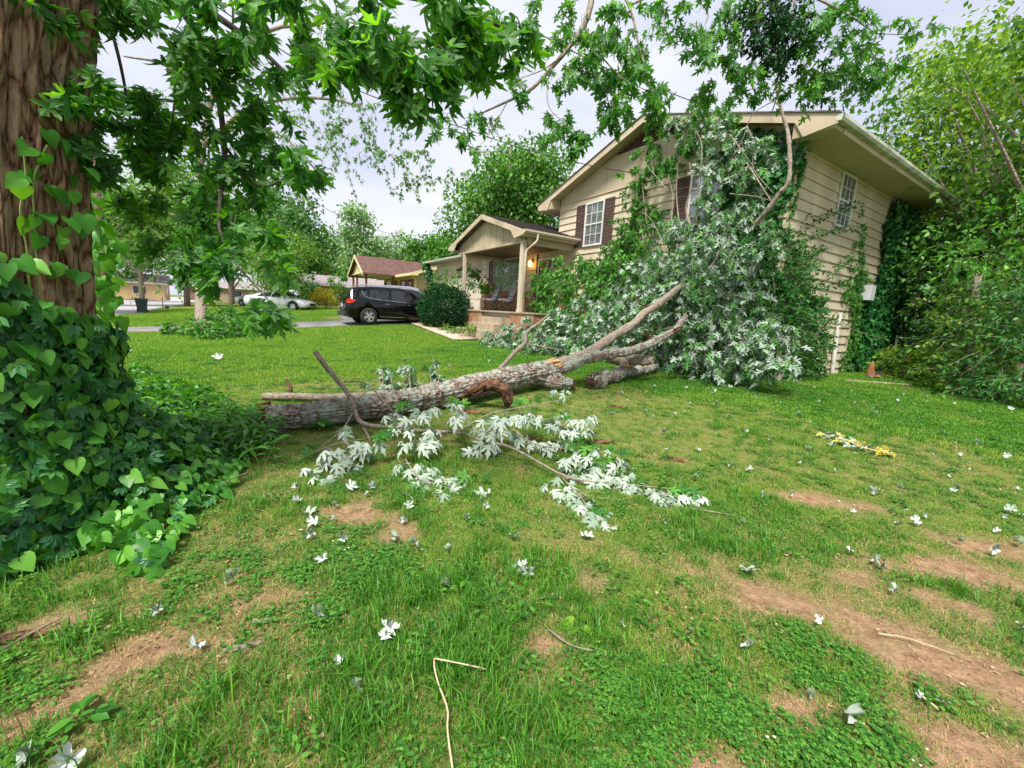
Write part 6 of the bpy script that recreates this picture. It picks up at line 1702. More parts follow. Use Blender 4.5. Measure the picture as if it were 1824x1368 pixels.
# vine on the garage corner
bl = pxblobs([(762, 478, 7), (765, 490, 8), (770, 502, 9), (774, 515, 9), (776, 528, 10), (768, 540, 10), (758, 474, 5)], -.45)
mass('corner_vine', 'dark vine hanging down the left corner of the garage wing', 'vine', bl, 'ivy', .12, L_ivy, ntw=20, nl=12, origin=tuple(hp(-.4, 20.4, 1.0)))
# flower bed plants
bl = []
for (px, py, dz, r) in ((760, 572, .25, .3), (775, 577, .25, .3), (745, 566, .25, .25), (790, 582, .12, .25), (810, 588, .12, .25), (828, 586, .18, .22), (838, 582, .2, .2)):
    q = onz(px, py, .68); u_, v_ = uv_of(q[0], q[1])
    q = C0 + D1 * (u_ if u_ < 13.6 else 13.4) + D2 * -3.2; 
    a_ = atv(px, py, -3.7); bl.append(((a_[0], a_[1], max(a_[2], .7)), (r, r, r * .6)))
mass('bed_plants', 'low mixed plants in the bed between the round bush and the curved walkway', 'plants', bl, 'tree_olive', .09, L_oval, ntw=16, nl=10)

# ================================================================== LIMB LYING IN THE FOREGROUND
bl_ = thing('broken_limb', 'broken grey maple limb with pale upturned leaves sprawled on the grass before the log', 'branch', (0, 0, 0))
dl = (LPn[2] - O) @ FV
BR = [([at(562, 627, 5.0), at(582, 655, 5.0), at(612, 690, 5.0), at(630, 720, 4.95), at(636, 745, 4.9), at(655, 757, 4.8), at(700, 762, 4.8), at(760, 768, 4.7), at(815, 770, 4.7), at(860, 785, 4.55), at(905, 795, 4.4), at(945, 815, 4.2), at(995, 843, 3.95), at(1040, 858, 3.85)], .034, .010),
      ([at(640, 748, 4.9), at(652, 770, 4.8), at(664, 795, 4.7)], .018, .012), ([at(612, 680, 5.0), at(650, 682, 5.0), at(680, 710, 4.9), at(710, 745, 4.8), at(735, 762, 4.75)], .010, .007),
      ([at(628, 735, 4.9), at(610, 765, 4.6), at(580, 790, 4.4), at(562, 806, 4.2)], .008, .005), ([at(815, 768, 4.7), at(845, 752, 4.9), at(880, 735, 5.1), at(960, 720, 5.3), at(1000, 712, 5.4)], .012, .005),
      ([onG(720, 815, .08), onG(745, 850, .07), onG(775, 862, .06)], .006, .004), ([onG(1000, 850, .05), onG(1080, 860, .06), onG(1150, 866, .05), onG(1200, 872, .05), onG(1255, 888, .04)], .007, .004), ([onG(1000, 850, .05), onG(1030, 880, .05), onG(1065, 930, .04)], .006, .003),
      ([onG(560, 806, .06), onG(600, 790, .2), onG(650, 782, .22)], .006, .003), ([at(860, 785, 4.5), at(900, 760, 4.8), at(950, 790, 4.5), at(1010, 800, 4.4)], .010, .004)]
for ctrl, r0, r1 in BR:
    mb = MB(); mb.tube(curve_pts(ctrl, 26), np.linspace(r0, r1, 26), 10); mb.build('branch', M['bark_limb'], bl_, smooth=True)
LV = Leaves()
# every cluster: a fan of leaves lying or hanging pale side up at a point
def cluster(LV, c, n, spreadr, size, hang=.3, up=1.0):
    for i in range(n):
        a_ = rng.random() * 2 * math.pi; r_ = spreadr * math.sqrt(rng.random())
        p_ = np.array(c) + np.array([math.cos(a_) * r_, math.sin(a_) * r_, abs(rng.normal()) * .02])
        p_[2] = max(p_[2], gz(p_[0], p_[1]) + .025)
        d_ = unit(np.array([math.cos(a_) + rng.normal() * .5, math.sin(a_) - .35 + rng.normal() * .5, -hang * rng.uniform(.3, 2.2)]))
        n_ = unit(np.array([rng.normal() * .45, rng.normal() * .45 - .25, 1.0]) * up)
        LV.add(p_, d_, n_, size * rng.uniform(.6, 1.15))
for (px, py, h, n, r_) in ((560, 830, .06, 5, .10), (575, 850, .04, 6, .10), (600, 820, .10, 7, .12), (625, 835, .05, 4, .08), (640, 800, .15, 8, .12), (660, 790, .22, 7, .10), (590, 800, .2, 4, .08), (612, 765, .25, 4, .10), (720, 835, .06, 9, .12), (740, 850, .04, 7, .10), (760, 840, .05, 7, .10), (775, 860, .04, 10, .14), (800, 850, .05, 8, .10), (790, 875, .02, 5, .10), (860, 885, .02, 2, .04), (820, 862, .02, 3, .06),
                           (715, 765, .28, 9, .12), (735, 790, .2, 9, .12), (690, 740, .3, 5, .10), (765, 790, .18, 8, .10), (770, 770, .25, 6, .08), (740, 745, .35, 6, .10), (820, 745, .35, 7, .12), (800, 720, .4, 7, .12), (760, 730, .35, 7, .12), (815, 735, .3, 5, .1), (870, 770, .22, 8, .12), (880, 750, .3, 9, .14), (905, 745, .32, 9, .14), (930, 740, .32, 9, .14), (870, 790, .12, 6, .1), (845, 800, .08, 4, .08),
                           (950, 745, .3, 9, .14), (975, 755, .28, 9, .14), (1000, 765, .25, 9, .14), (1020, 745, .3, 8, .14), (1045, 745, .25, 7, .12), (1035, 765, .2, 7, .12), (930, 780, .12, 8, .14), (960, 790, .1, 8, .14), (990, 790, .1, 7, .14), (900, 770, .2, 6, .12), (1000, 700, .35, 5, .1),
                           (1020, 820, .14, 8, .12), (1045, 810, .16, 8, .12), (1060, 830, .1, 8, .12), (1090, 825, .1, 8, .12), (1030, 845, .05, 8, .12), (1005, 860, .04, 6, .1), (1060, 850, .05, 8, .12), (1085, 850, .05, 8, .12), (1110, 845, .06, 8, .12), (1120, 865, .04, 7, .1), (1140, 870, .04, 8, .1), (1160, 880, .04, 6, .08), (1185, 880, .04, 8, .1), (1210, 885, .05, 9, .1), (1235, 885, .05, 7, .08), (1250, 893, .04, 4, .06),
                           (1015, 885, .04, 7, .1), (1040, 895, .04, 8, .1), (1060, 910, .04, 7, .1), (1065, 930, .03, 5, .06), (985, 870, .03, 4, .08), (1100, 860, .05, 6, .1), (1070, 800, .16, 5, .1)):
    cluster(LV, onG(px, py, h), int(n * 1.1), r_ * 1.05, .135)
LV.build_split(L_droop, M['silver_pale'], bl_, 280, 'leaf', 'foliage', lo=L_droop)
# greener leaves of the same limb
LV = Leaves()
for (px, py, h, n, r_) in ((690, 770, .3, 6, .1), (720, 720, .4, 5, .1), (815, 715, .4, 5, .1), (560, 800, .12, 3, .08), (1040, 790, .2, 9, .16), (1070, 815, .14, 8, .14), (1000, 740, .3, 6, .14), (940, 715, .35, 6, .14), (1190, 870, .08, 5, .1), (1230, 875, .07, 4, .08), (1065, 905, .06, 4, .08), (840, 850, .06, 5, .1), (1100, 800, .15, 5, .1), (1020, 780, .2, 6, .12), (960, 760, .2, 5, .12)):
    cluster(LV, onG(px, py, h), n, r_, .13, .5)
tag(LV.build('foliage', L_maple, M['bright'], bl_), kind='stuff')
TW = MB()
for k_ in range(120):
    px, py = random.choice([(600, 810), (660, 790), (740, 840), (780, 855), (880, 760), (940, 750), (1000, 770), (1030, 750), (1050, 830), (1090, 840), (1150, 870), (1040, 890), (720, 770), (800, 735), (960, 785)])
    a_ = onG(px + rng.normal() * 25, py + rng.normal() * 12, .06 + .12 * rng.random()); b_ = a_ + rdir() * .14 * np.array([1, 1, .3]); TW.tube([a_, (a_ + b_) / 2 + [0, 0, .01], b_], [.003, .002, .0015], 4, cap=False)
TW.build('petioles', M['green_stem'], bl_)
# grey dead branch behind the log
t = thing('dead_branch', 'thin grey dead branch with a dark upright stub lying behind the log', 'branch', (0, 0, 0))
mb = MB(); mb.tube(curve_pts([onG(468, 706, .06), onG(520, 706, .08), onG(580, 708, .08), onG(640, 706, .10), onG(690, 700, .12)], 30), np.linspace(.05, .06, 30), 14, disp=ridges(91, .012, 2, 4)); mb.build('stem', M['bark_limb'], t, smooth=True)
a_ = onG(517, 704, .08); dd = dep(a_); mb = MB(); mb.tube(curve_pts([a_, at(518, 692, dd), at(513, 682, dd), at(509, 676, dd)], 10), [.03, .032, .03, .028, .03, .028, .026, .028, .024, .014], 8); mb.build('stub', M['wood_rot'], t, smooth=True)
# drooping blackish leaf tufts standing behind the log
t = thing('wilted_shoots', 'wilted bluish green leaf tufts standing up behind the middle of the log', 'shoots', (0, 0, 0))
LV = Leaves(); TW = MB()
for (px, py) in ((680, 658), (696, 668), (700, 685), (728, 652), (728, 672), (765, 655), (780, 668), (692, 690), (645, 690), (640, 700)):
    c = at(px, py, 7.1); spray(LV, TW, c, .10, 6, 8, .11, 1.3, flat=.2, twr=.003)
    q = onG(px + 5, 706, .3); TW.tube(curve_pts([q, (q + c) / 2, c], 5), [.006] * 5, 4)
TW.build('stems', M['bark_thin'], t); LV.n = [-x_ for x_ in LV.n]
tag(LV.build('foliage', L_maple_lo, M['silver'], t), kind='stuff')

# ================================================================== VINES AT THE FOOT OF THE BIG TRUNK
vn = thing('ground_vines', 'heap of heart-shaped and five-fingered vines swallowing the foot of the big trunk', 'vine', (0, 0, 0))
TC = trunk_c(760, .62, 182)[:2]
poly = np.array([onG(a_, b_)[:2] for a_, b_ in ((-60, 1010), (60, 995), (150, 985), (215, 1010), (265, 1035), (300, 1005), (330, 960), (345, 920), (400, 890), (440, 830), (452, 785), (430, 740), (380, 700), (300, 690), (240, 650))] + [TC + [-.3, 1.2], TC + [-1.5, .5], TC + [-1.2, -1.2]])
def inpoly(P, Q):
    c = np.zeros(len(P), bool); j = len(Q) - 1
    for i in range(len(Q)):
        a_, b_ = Q[i], Q[j]
        m = ((a_[1] > P[:, 1]) != (b_[1] > P[:, 1])) & (P[:, 0] < (b_[0] - a_[0]) * (P[:, 1] - a_[1]) / (b_[1] - a_[1] + 1e-12) + a_[0])
        c ^= m; j = i
    return c
def edge_dist(P, Q):
    d = np.full(len(P), 9.0)
    for i in range(len(Q)):
        a_, b_ = Q[i], Q[(i + 1) % len(Q)]; ab = b_ - a_
        t_ = np.clip(((P - a_) @ ab) / (ab @ ab + 1e-9), 0, 1); d = np.minimum(d, np.linalg.norm(P - a_ - t_[:, None] * ab, axis=1))
    return d
def heap(P):
    r_ = np.linalg.norm(P - TC, axis=1) - .68
    h = .75 * np.exp(-np.clip(r_, 0, None) / .30) + .30
    e = edge_dist(P, poly)
    return np.clip(h * np.clip(e / .40, .30, 1) * (.75 + .5 * fbm(P[:, 0] * 2.5, P[:, 1] * 2.5, 13)), .03, 1.6)
n = 11000
P = np.stack([rng.uniform(poly[:, 0].min(), poly[:, 0].max(), n * 3), rng.uniform(poly[:, 1].min(), poly[:, 1].max(), n * 3)], 1)
P = P[inpoly(P, poly)][:n]
hh = heap(P); lay = rng.random(len(P)) ** .5
Z = g(P[:, 0], P[:, 1]) + hh * lay + .015
pos = np.column_stack([P, Z])
out = np.column_stack([P - TC, np.zeros(len(P))]); out = unit(out)
kind = vnoise(P[:, 0] * 2.2 + 3, P[:, 1] * 2.2, 61) * .8 + .2 * rng.normal(size=len(P)) + .30 * (hh > .5)
hrt = kind < .64
def vine_leaves(sel, size, flip=0):
    L = Leaves(); n_ = sel.sum()
    a_ = rng.random(n_) * 2 * np.pi
    d_ = unit(out[sel] * .5 + np.stack([np.cos(a_), np.sin(a_), np.zeros(n_)], 1) * .9 + np.array([0, 0, -.45]))
    nn_ = unit(out[sel] * .55 + np.array([.1, -.25, 1.0]) + rng.normal(size=(n_, 3)) * .55)
    L.add(pos[sel], d_, nn_, size * rng.uniform(.38, 1.25, n_)); return L
LH = vine_leaves(hrt, .088); LF = vine_leaves(~hrt, .078)
# vines that climb the trunk
def on_trunk(n_, z0_, z1_, a0, a1):
    an = rng.uniform(a0, a1, n_); zt_ = np.interp(an, [-1.2, -.7, -.2, .9], [1.0, .90, .68, .60]) if z0_ < 1 else 1.0; zz = z0_ + (z1_ * zt_ - z0_) * rng.random(n_) ** 1.4
    tz = np.array([q[2] for q in TP]); cx = np.interp(zz, tz, [q[0] for q in TP]); cy = np.interp(zz, tz, [q[1] for q in TP]); rr = np.interp(zz, tz, [.74, .64, .58, .55, .52, .52, .53, .56, .6, .62])
    o_ = np.stack([np.cos(an), np.sin(an), np.zeros(n_)], 1)
    return np.stack([cx, cy, zz], 1) + o_ * (rr + .03 + .15 * rng.random(n_) ** 1.6)[:, None], o_
q, o_ = on_trunk(3200, .0, 2.15, -2.3, 1.2)
LF.add(q, unit(np.array([0, 0, -1.0]) + o_ * .4 + rng.normal(size=q.shape) * .4), unit(o_ + np.array([0, 0, .5]) + rng.normal(size=q.shape) * .6), .085 * rng.uniform(.6, 1.2, len(q)))
q, o_ = on_trunk(1200, .1, 2.25, -1.2, .7)
LH.add(q, unit(np.array([0, 0, -1.0]) + o_ * .5 + rng.normal(size=q.shape) * .4), unit(o_ + np.array([0, 0, .6]) + rng.normal(size=q.shape) * .3), .09 * rng.uniform(.6, 1.2, len(q)))
q, o_ = on_trunk(40, 1.7, 2.6, -.35, .35)
LH.add(q, unit(np.array([0, 0, -1.0]) + o_ * .5 + rng.normal(size=q.shape) * .4), unit(o_ + np.array([0, 0, .6]) + rng.normal(size=q.shape) * .3), .10 * rng.uniform(.6, 1.1, len(q)))
for k_ in range(150):
    px, py = 158 + rng.random() * 55, 300 + 300 * rng.random()
    px -= 20 * (py < 420); c = at(px + rng.normal() * 6, py, 3.85 + rng.normal() * .12)
    LH.add(c, unit(np.array([0, 0, -1.0]) + rdir() * .6), unit(np.array([.3, -1, .4]) + rdir() * .6), .10 * rng.uniform(.5, 1.2))
LH.build_split(L_heart, M['heart'], vn, 170, 'heart_leaf', 'heart_foliage')
LF.build_split(L_five, M['creeper'], vn, 120, 'five_fingered_leaf', 'creeper_foliage')
TW = MB()
for k_ in range(60):
    i = rng.integers(len(pos)); a_ = pos[i]; b_ = a_ + np.array([rng.normal() * .08, rng.normal() * .08, -.05]); c_ = b_ + np.array([rng.normal() * .08, rng.normal() * .08, -.08])
    TW.tube(curve_pts([a_, b_, c_], 8), [.004] * 8, 5, cap=False)
for s_ in range(2):
    q, o_ = on_trunk(1, .1, .3, -.6, .6); P_ = []
    an = rng.uniform(-.5, .4)
    for zz in np.linspace(.2, 2.4, 12):
        tz = np.array([t_[2] for t_ in TP]); an += rng.normal() * .05
        rr = np.interp(zz, tz, [.74, .64, .58, .55, .52, .52, .53, .56, .6, .62]) + .05
        P_.append((np.interp(zz, tz, [t_[0] for t_ in TP]) + rr * math.cos(an), np.interp(zz, tz, [t_[1] for t_ in TP]) + rr * math.sin(an), zz))
    TW.tube(curve_pts(P_, 24), [.0045] * 24, 5, cap=False)
TW.build('vine_stems', M['green_stem'], vn)

# tall weeds between the vines and the log
wd = thing('tall_weeds', 'clump of tall broad-bladed weeds between the vine heap and the end of the log', 'weeds', (0, 0, 0))
LV = Leaves(); ST = MB()
for k_ in range(190):
    px, py = rng.uniform(285, 500), rng.uniform(735, 830)
    if px > 470 and py < 770: continue
    b_ = onG(px, py); hgt = rng.uniform(.14, .36) * (1.15 if px < 420 else .75)
    tip = b_ + np.array([rng.normal() * .07, rng.normal() * .07, hgt]); ST.tube([b_, (b_ + tip) / 2, tip], [.004, .003, .002], 4, cap=False)
    m = 7; tt = rng.uniform(.25, 1, m); sd_ = rdir(m); sd_[:, 2] = np.abs(sd_[:, 2]) * .3 - .1
    LV.add(b_ + (tip - b_) * tt[:, None], unit(sd_), np.array([0, 0, 1.0]) + rdir(m) * .35, rng.uniform(.10, .2, m))
ST.build('stems', M['green_stem'], wd)
L_blade = (np.array([(0, 0, 0), (.10, .25, .10), (.12, .55, .10), (0, 1, -.18), (-.12, .55, .10), (-.10, .25, .10), (0, .5, .06)]), np.array([(6, i, (i + 1) % 6) for i in range(6)]))
tag(LV.build('foliage', L_blade, M['bright'], wd), kind='stuff')

# small broad-leaved plants in the foreground lawn
def rosette(label, px, py, n, size, hgt, mat='bright', tm=L_oval, group='small broad-leaved weeds in the foreground grass', name='weed_plant', r=.05):
    b_ = onG(px, py); t = thing(name, label, 'weed', tuple(b_), 0, group); LV = Leaves(); ST = MB()
    for i in range(n):
        a_ = rng.random() * 6.28; h_ = hgt * rng.uniform(.4, 1); rr = r * rng.random()
        p_ = np.array([math.cos(a_) * rr, math.sin(a_) * rr, h_])
        ST.tube([(0, 0, 0), tuple(p_)], [.002, .0015], 4, cap=False)
        LV.add(p_, unit(np.array([math.cos(a_), math.sin(a_), .05])), np.array([0, 0, 1.0]) + rdir() * .2, size * rng.uniform(.7, 1.1))
    ST.build('stem', M['green_stem'], t); tag(LV.build('leaves', tm, M[mat], t), kind='stuff')
rosette('bright broad-leaved weed low in the left foreground', 145, 1290, 9, .075, .07, r=.04)
rosette('three-leaved light green weed in the middle foreground above the bent stem', 832, 1050, 4, .075, .07)
rosette('pale green heart-leaved weed in the grass right of the middle', 1028, 1118, 5, .07, .05, 'yellowgreen', L_heart)
rosette('two-leaved light weed just above the bent stem', 848, 1160, 4, .055, .05, 'yellowgreen', L_oval)
rosette('patch of leafy weeds above the bent dead stem', 880, 1085, 26, .055, .07, 'bright', L_oval, r=.16)
rosette('patch of leafy weeds right of the three-leaved weed', 925, 1075, 26, .055, .07, 'bright', L_oval, r=.16)
rosette('bright small weed in the left foreground by the pale curled leaf', 195, 1090, 5, .06, .05)
rosette('light green weed below the vines near the left dirt patch', 290, 980, 6, .06, .06, 'heart', L_heart)
rosette('leafy weed among the grass left of the foreground limb', 500, 1000 - 110, 8, .07, .07)
rosette('leafy weed under the log near its broken end', 570, 768, 6, .13, .12, 'heart', L_heart)

# bent pale stem and sticks
def stick(label, pts, r0, r1, mat='bark_thin', name='fallen_stick', cat='stick', group=None):
    mb = MB(); mb.tube(curve_pts(pts, 24), np.linspace(r0, r1, 24), 7); o = mb.build(name, M[mat], None, smooth=True); tag(o, label, cat, group); return o
M['straw'] = pmat('pale_straw_stem', (.42, .32, .19), (.56, .46, .31), 20, .8)
stick('long pale bent dead stem lying in the centre foreground', [onG(806, 1368, .03), onG(797, 1300, .04), onG(797, 1262, .05), onG(780, 1215, .06), onG(773, 1176, .09), onG(790, 1176, .09), onG(840, 1186, .06), onG(868, 1192, .03)], .004, .003, 'straw')
stick('pale thin stem lying in the dirt on the right', [onG(1565, 1128, .03), onG(1620, 1138, .03), onG(1700, 1165, .02)], .004, .002, 'straw')
stick('short pale peeled stick with a hooked leaf in the right foreground dirt', [onG(1636, 1236, .03), onG(1655, 1250, .02), onG(1672, 1264, .02)], .006, .005, 'silver_bark' if 'silver_bark' in M else 'straw')
stick('thin stick lying across the grass below the weeds at right of centre', [onG(975, 1120, .03), onG(1020, 1150, .03), onG(1080, 1162, .02)], .005, .003)
stick('grey stick leaning out of the vines towards the lawn', [onG(440, 842, .06), onG(415, 852, .10), onG(385, 868, .16)], .006, .003)
stick('thin reddish twig at the tip of the foreground limb', [onG(1230, 905, .02), onG(1290, 915, .02), onG(1325, 922, .02)], .005, .003)
stick('grey stick across the left foreground edge', [onG(-10, 1165, .03), onG(60, 1125, .03), onG(110, 1100, .02)], .006, .004)
# chunks of bark and torn wood
def chunk(label, px, py, L, w, rz, mat='wood_rot'):
    b_ = onG(px, py, .02); t = MB(); n_ = 9
    xs = np.linspace(-L / 2, L / 2, n_); V = []; Fs = []
    for i, x_ in enumerate(xs):
        ww = w * (.35 + .65 * math.sin(math.pi * (i + .5) / n_)) * rng.uniform(.7, 1.2); h_ = .25 * ww
        V += [(x_, -ww / 2, -.01), (x_ + .01, -ww * .2, h_ * rng.uniform(.7, 1.6)), (x_, ww * .25, h_ * rng.uniform(.7, 1.6)), (x_, ww / 2, -.01)]
    for i in range(n_ - 1):
        for j in range(4):
            Fs.append((i * 4 + j, (i + 1) * 4 + j, (i + 1) * 4 + (j + 1) % 4, i * 4 + (j + 1) % 4))
    Fs += [(0, 1, 2, 3), tuple(range((n_ - 1) * 4, n_ * 4))[::-1]]
    t.add(V, Fs); o = t.build('bark_chunk', M[mat], None); o.location = b_; o.rotation_euler = (0, 0, rz); tag(o, label, 'bark')
chunk('long red-brown slab of bark lying right of the foreground leaves', 1067, 786, .42, .09, .08)
chunk('short red-brown bark piece on the grass below the fork of the log', 1100, 724, .32, .07, -.05)
chunk('small dark bark piece on the open lawn right of the limb', 1203, 817, .20, .06, -.5)
chunk('bark piece lying half hidden beneath the log', 840, 733, .5, .14, -.1)
chunk('bark piece among the pale leaves in front of the log', 945, 780, .28, .08, -.2)
chunk('grey shred of bark at the left foreground edge', 30, 1132, .22, .05, .4, 'wood_rot')
chunk('pale grey bark flake in the left foreground', 467, 1104, .09, .022, .1, 'bark_thin')
chunk('weathered twist of bark below the pale flake at the left', 430, 1150, .14, .025, .4, 'bark_thin')
# concrete edge, rubble and cone beside the side wall
t = thing('bed_edging', 'low broken concrete edging of the bed beside the side wall', 'edging', (0, 0, 0))
for k_ in range(4):
    a_ = onG(1505 + k_ * 30, 679 + k_ * 2.0); b_ = onG(1533 + k_ * 30, 681 + k_ * 2.0); mb = MB(); mb.tube([a_ + [0, 0, .0], b_ + [0, 0, .0]], .05, 6); mb.build('kerb_piece', M['concrete'], t)
for k_ in range(14):
    c = onG(rng.uniform(1545, 1610), rng.uniform(662, 674), .02); r_ = rng.uniform(.05, .12)
    V = [(c + unit(rng.normal(size=3)) * r_ * rng.uniform(.7, 1)) for _ in range(1)]
    ico = [(0, 0, 1), (.9, 0, .3), (.3, .85, .3), (-.7, .5, .3), (-.7, -.5, .3), (.3, -.85, .3), (0, 0, -1)]
    V = [c + np.array(q) * r_ * rng.uniform(.7, 1.2) for q in ico]
    MB().add(V, [(0, 1, 2), (0, 2, 3), (0, 3, 4), (0, 4, 5), (0, 5, 1), (6, 2, 1), (6, 3, 2), (6, 4, 3), (6, 5, 4), (6, 1, 5)]).build('stone', M['rubble'], t)
q = hp(5.15, -.6, 0); q[2] = gz(q[0], q[1])
t = thing('traffic_cone', 'faded orange cone half hidden by leaves at the foot of the ivy', 'cone', tuple(q))
mb = MB(); mb.tube([(0, 0, .03), (0, 0, .45)], [.12, .03], 16); mb.build('cone_body', M['cone'], t); MB().box(-.16, .16, -.16, .16, 0, .03).build('base', M['cone'], t)
bl = []
for (px, py) in ((1540, 655), (1575, 650), (1600, 655), (1630, 660), (1520, 650)):
    q = onG(px, py); bl.append(((q[0], q[1], q[2] + .12), (.4, .4, .2)))
mass('bed_plants', 'low green plants in the bed beside the ivy covered wall', 'plants', bl, 'bright', .1, L_oval, ntw=20, nl=10)

# ================================================================== LOOSE LEAVES ON THE LAWN
curl = []
for k_ in range(5):
    V, Fs = L_maple; V = V.copy()
    c_ = 2.0 + k_ * .55; ang = V[:, 1] * c_; V2 = V.copy()
    V2[:, 1] = np.sin(ang) / c_; V2[:, 2] = (1 - np.cos(ang)) / c_ * (1 if k_ % 2 else .8) + .18 * np.sin(V[:, 0] * (4 + k_)) ** 2
    V2[:, 0] *= (.85 - .45 * (k_ % 3) / 2)
    me = mesh_from('fallen_leaf', V2, Fs); me.materials.append(M['loose']); curl.append(me)
me_y = [m.copy() for m in curl]
for m in me_y: m.materials.clear(); m.materials.append(M['yellow_leaf'])
def loose(px, py, size, label=None, k=None, me=None, group='pale loose maple leaves scattered on the lawn', rz=None, h=.035):
    m_ = (me or curl)[k if k is not None else int(rng.integers(5))]
    o = bpy.data.objects.new('fallen_leaf', m_); COL.objects.link(o); o.location = onG(px, py, h)
    o.rotation_euler = (rng.normal() * .3, rng.normal() * .3, rng.random() * 6.28 if rz is None else rz); o.scale = (size * .92,) * 3
    if label is None:
        zone = (('pale leaf lying between the big trunk and the foreground limb', 'pale loose leaves in the left foreground') if px < 680 else
                ('pale leaf lying below the foreground limb in the centre', 'pale loose leaves in the centre foreground') if py > 840 and px < 1100 else
                ('tiny pale leaf on the shaded lawn below the fallen crown', 'pale loose leaves below the fallen crown') if py < 780 and px < 1480 else
                ('tiny pale leaf on the far right lawn before the thicket', 'pale loose leaves on the right lawn') if py < 850 else
                ('pale leaf on the worn grass in the right foreground', 'pale loose leaves in the right foreground'))
        label, group = zone
    tag(o, label, 'leaf', group)
loose(1517, 1287, .13, 'large white curled leaf arched over the dirt in the lower right', 3, rz=.6)
loose(1457, 1111, .10, 'white rolled leaf on bare dirt in the right foreground', 2, rz=-.5)
loose(1568, 1005, .11, 'white leaf at the lower end of the row of three on the right', 1)
loose(1553, 998, .10, 'white leaf in the middle of the row of three on the right', 3)
loose(1520, 983, .09, 'white leaf at the upper end of the row of three on the right', 2)
loose(1588, 1054, .11, 'buff dry leaf below the row of three white leaves', 2)
loose(1330, 1012, .13, 'flat pale green leaf beside the tuft of long grass', 0)
loose(282, 1092, .10, 'white rolled leaf in the left foreground', 4, rz=.8)
loose(362, 1152, .11, 'white leaf left of the weathered bark in the left foreground', 1)
loose(412, 1030, .11, 'white leaf standing up near the vines', 3)
loose(1037, 955, .13, 'cream coloured leaf below the tip of the foreground limb', 0)
loose(700, 962, .12, 'big white leaf at the left of the row below the foreground limb', 3)
loose(740, 968, .10, 'white leaf at the right of the row below the foreground limb', 1)
loose(800, 980, .09); loose(687, 1140, .08); loose(640, 1226, .08); loose(930, 1018, .12, 'white ragged leaf in the centre of the foreground', 3); loose(795, 1042, .09)
loose(1636, 934, .12, 'white leaf with its dark side showing on the right lawn', 1); loose(1650, 920, .08); loose(1775, 985, .12); loose(1790, 908, .13); loose(1820, 970, .13); loose(1815, 1115, .10); loose(1705, 962, .09)
loose(1410, 882, .10, 'greenish pale leaf on the lawn right of the limb tip', 2); loose(1228, 1125, .05); loose(1325, 1147, .09); loose(1445, 1240, .07); loose(1640, 1245, .07); loose(1682, 1250, .07); loose(1575, 1000, .06); loose(1110, 1115, .06); loose(30, 1360, .1); loose(140, 1360, .14, 'big white leaf cut by the lower left edge of the photo', 1)
for (px, py) in ((535, 893), (545, 910), (565, 930), (590, 925), (555, 955), (607, 965), (650, 880), (665, 870), (720, 885), (730, 905), (865, 880), (720, 930), (575, 1000), (620, 870), (600, 900), (525, 870), (870, 905), (750, 980), (940, 1025), (910, 955), (830, 920), (600, 1185), (570, 1095),
                 (690, 1130), (1145, 728), (1190, 716), (1165, 690), (1300, 742), (1330, 770), (1365, 778), (1300, 690), (1270, 700), (1220, 690), (1420, 700), (1460, 715), (1375, 735), (1330, 838), (1235, 850), (1245, 800), (1185, 800), (1150, 735), (1300, 830), (1440, 800), (1425, 740), (1480, 790),
                 (1520, 720), (1560, 735), (1600, 715), (1650, 705), (1700, 720), (1745, 735), (1640, 745), (1760, 700), (1800, 730), (1680, 770), (1740, 790), (1790, 815), (1600, 870), (1700, 870), (1560, 880), (1180, 770), (1110, 700), (1140, 700), (1205, 740), (1275, 720), (1345, 710), (1090, 740), (1160, 770), (1015, 745)):
    loose(px, py, rng.uniform(.08, .13))
for k_ in range(55):
    loose(rng.uniform(1080, 1824), 690 + 260 * rng.random() ** 1.8, rng.uniform(.04, .08), h=.02)
for (px, py) in ((230, 627), (390, 640), (720, 642), (800, 652), (870, 645)):
    loose(px, py, .25 if px < 400 else .12, {230: 'white scrap lying on the lawn right of the vine covered trunk', 390: 'pinkish pale scrap on the lawn below the slender maple'}.get(px))
# the yellowing sprig
t = thing('yellow_sprig', 'fallen sprig with yellow and cream leaves on the open lawn at right', 'sprig', (0, 0, 0))
mb = MB(); mb.tube(curve_pts([onG(1462, 772, .04), onG(1510, 786, .05), onG(1550, 800, .05), onG(1595, 808, .04)], 12), [.008] * 12, 6); mb.build('stem', M['straw'], t)
LA = Leaves(); LB_ = Leaves()
for k_ in range(90):
    f_ = rng.random(); c = onG(1462 + 132 * f_, 773 + 34 * f_ + rng.normal() * 3.5, .04 + .03 * rng.random())
    (LA if rng.random() < .25 + .5 * f_ else LB_).add(c, unit(rdir() * np.array([1, 1, .2])), np.array([0, 0, 1.0]) + rdir() * .5, .10 * rng.uniform(.6, 1.1))
LA.parts('leaf', L_maple_lo, M['yellow_leaf'], t, range(LA.count()) if False else [])
tag(LA.build('yellow_leaves', L_maple_lo, M['yellow_leaf'], t), kind='stuff'); tag(LB_.build('cream_leaves', L_maple_lo, M['silver_pale'], t), kind='stuff')
# single leaf hanging from the gutter
q = atu(1597, 300, -.93)
o = bpy.data.objects.new('hanging_leaf', curl[0]); COL.objects.link(o); o.location = q + np.array([0, 0, .05]); o.rotation_euler = (R(-80), 0, TH + .3); o.scale = (.16,) * 3
tag(o, 'single pale leaf hanging from the mildewed gutter of the right eave', 'leaf')

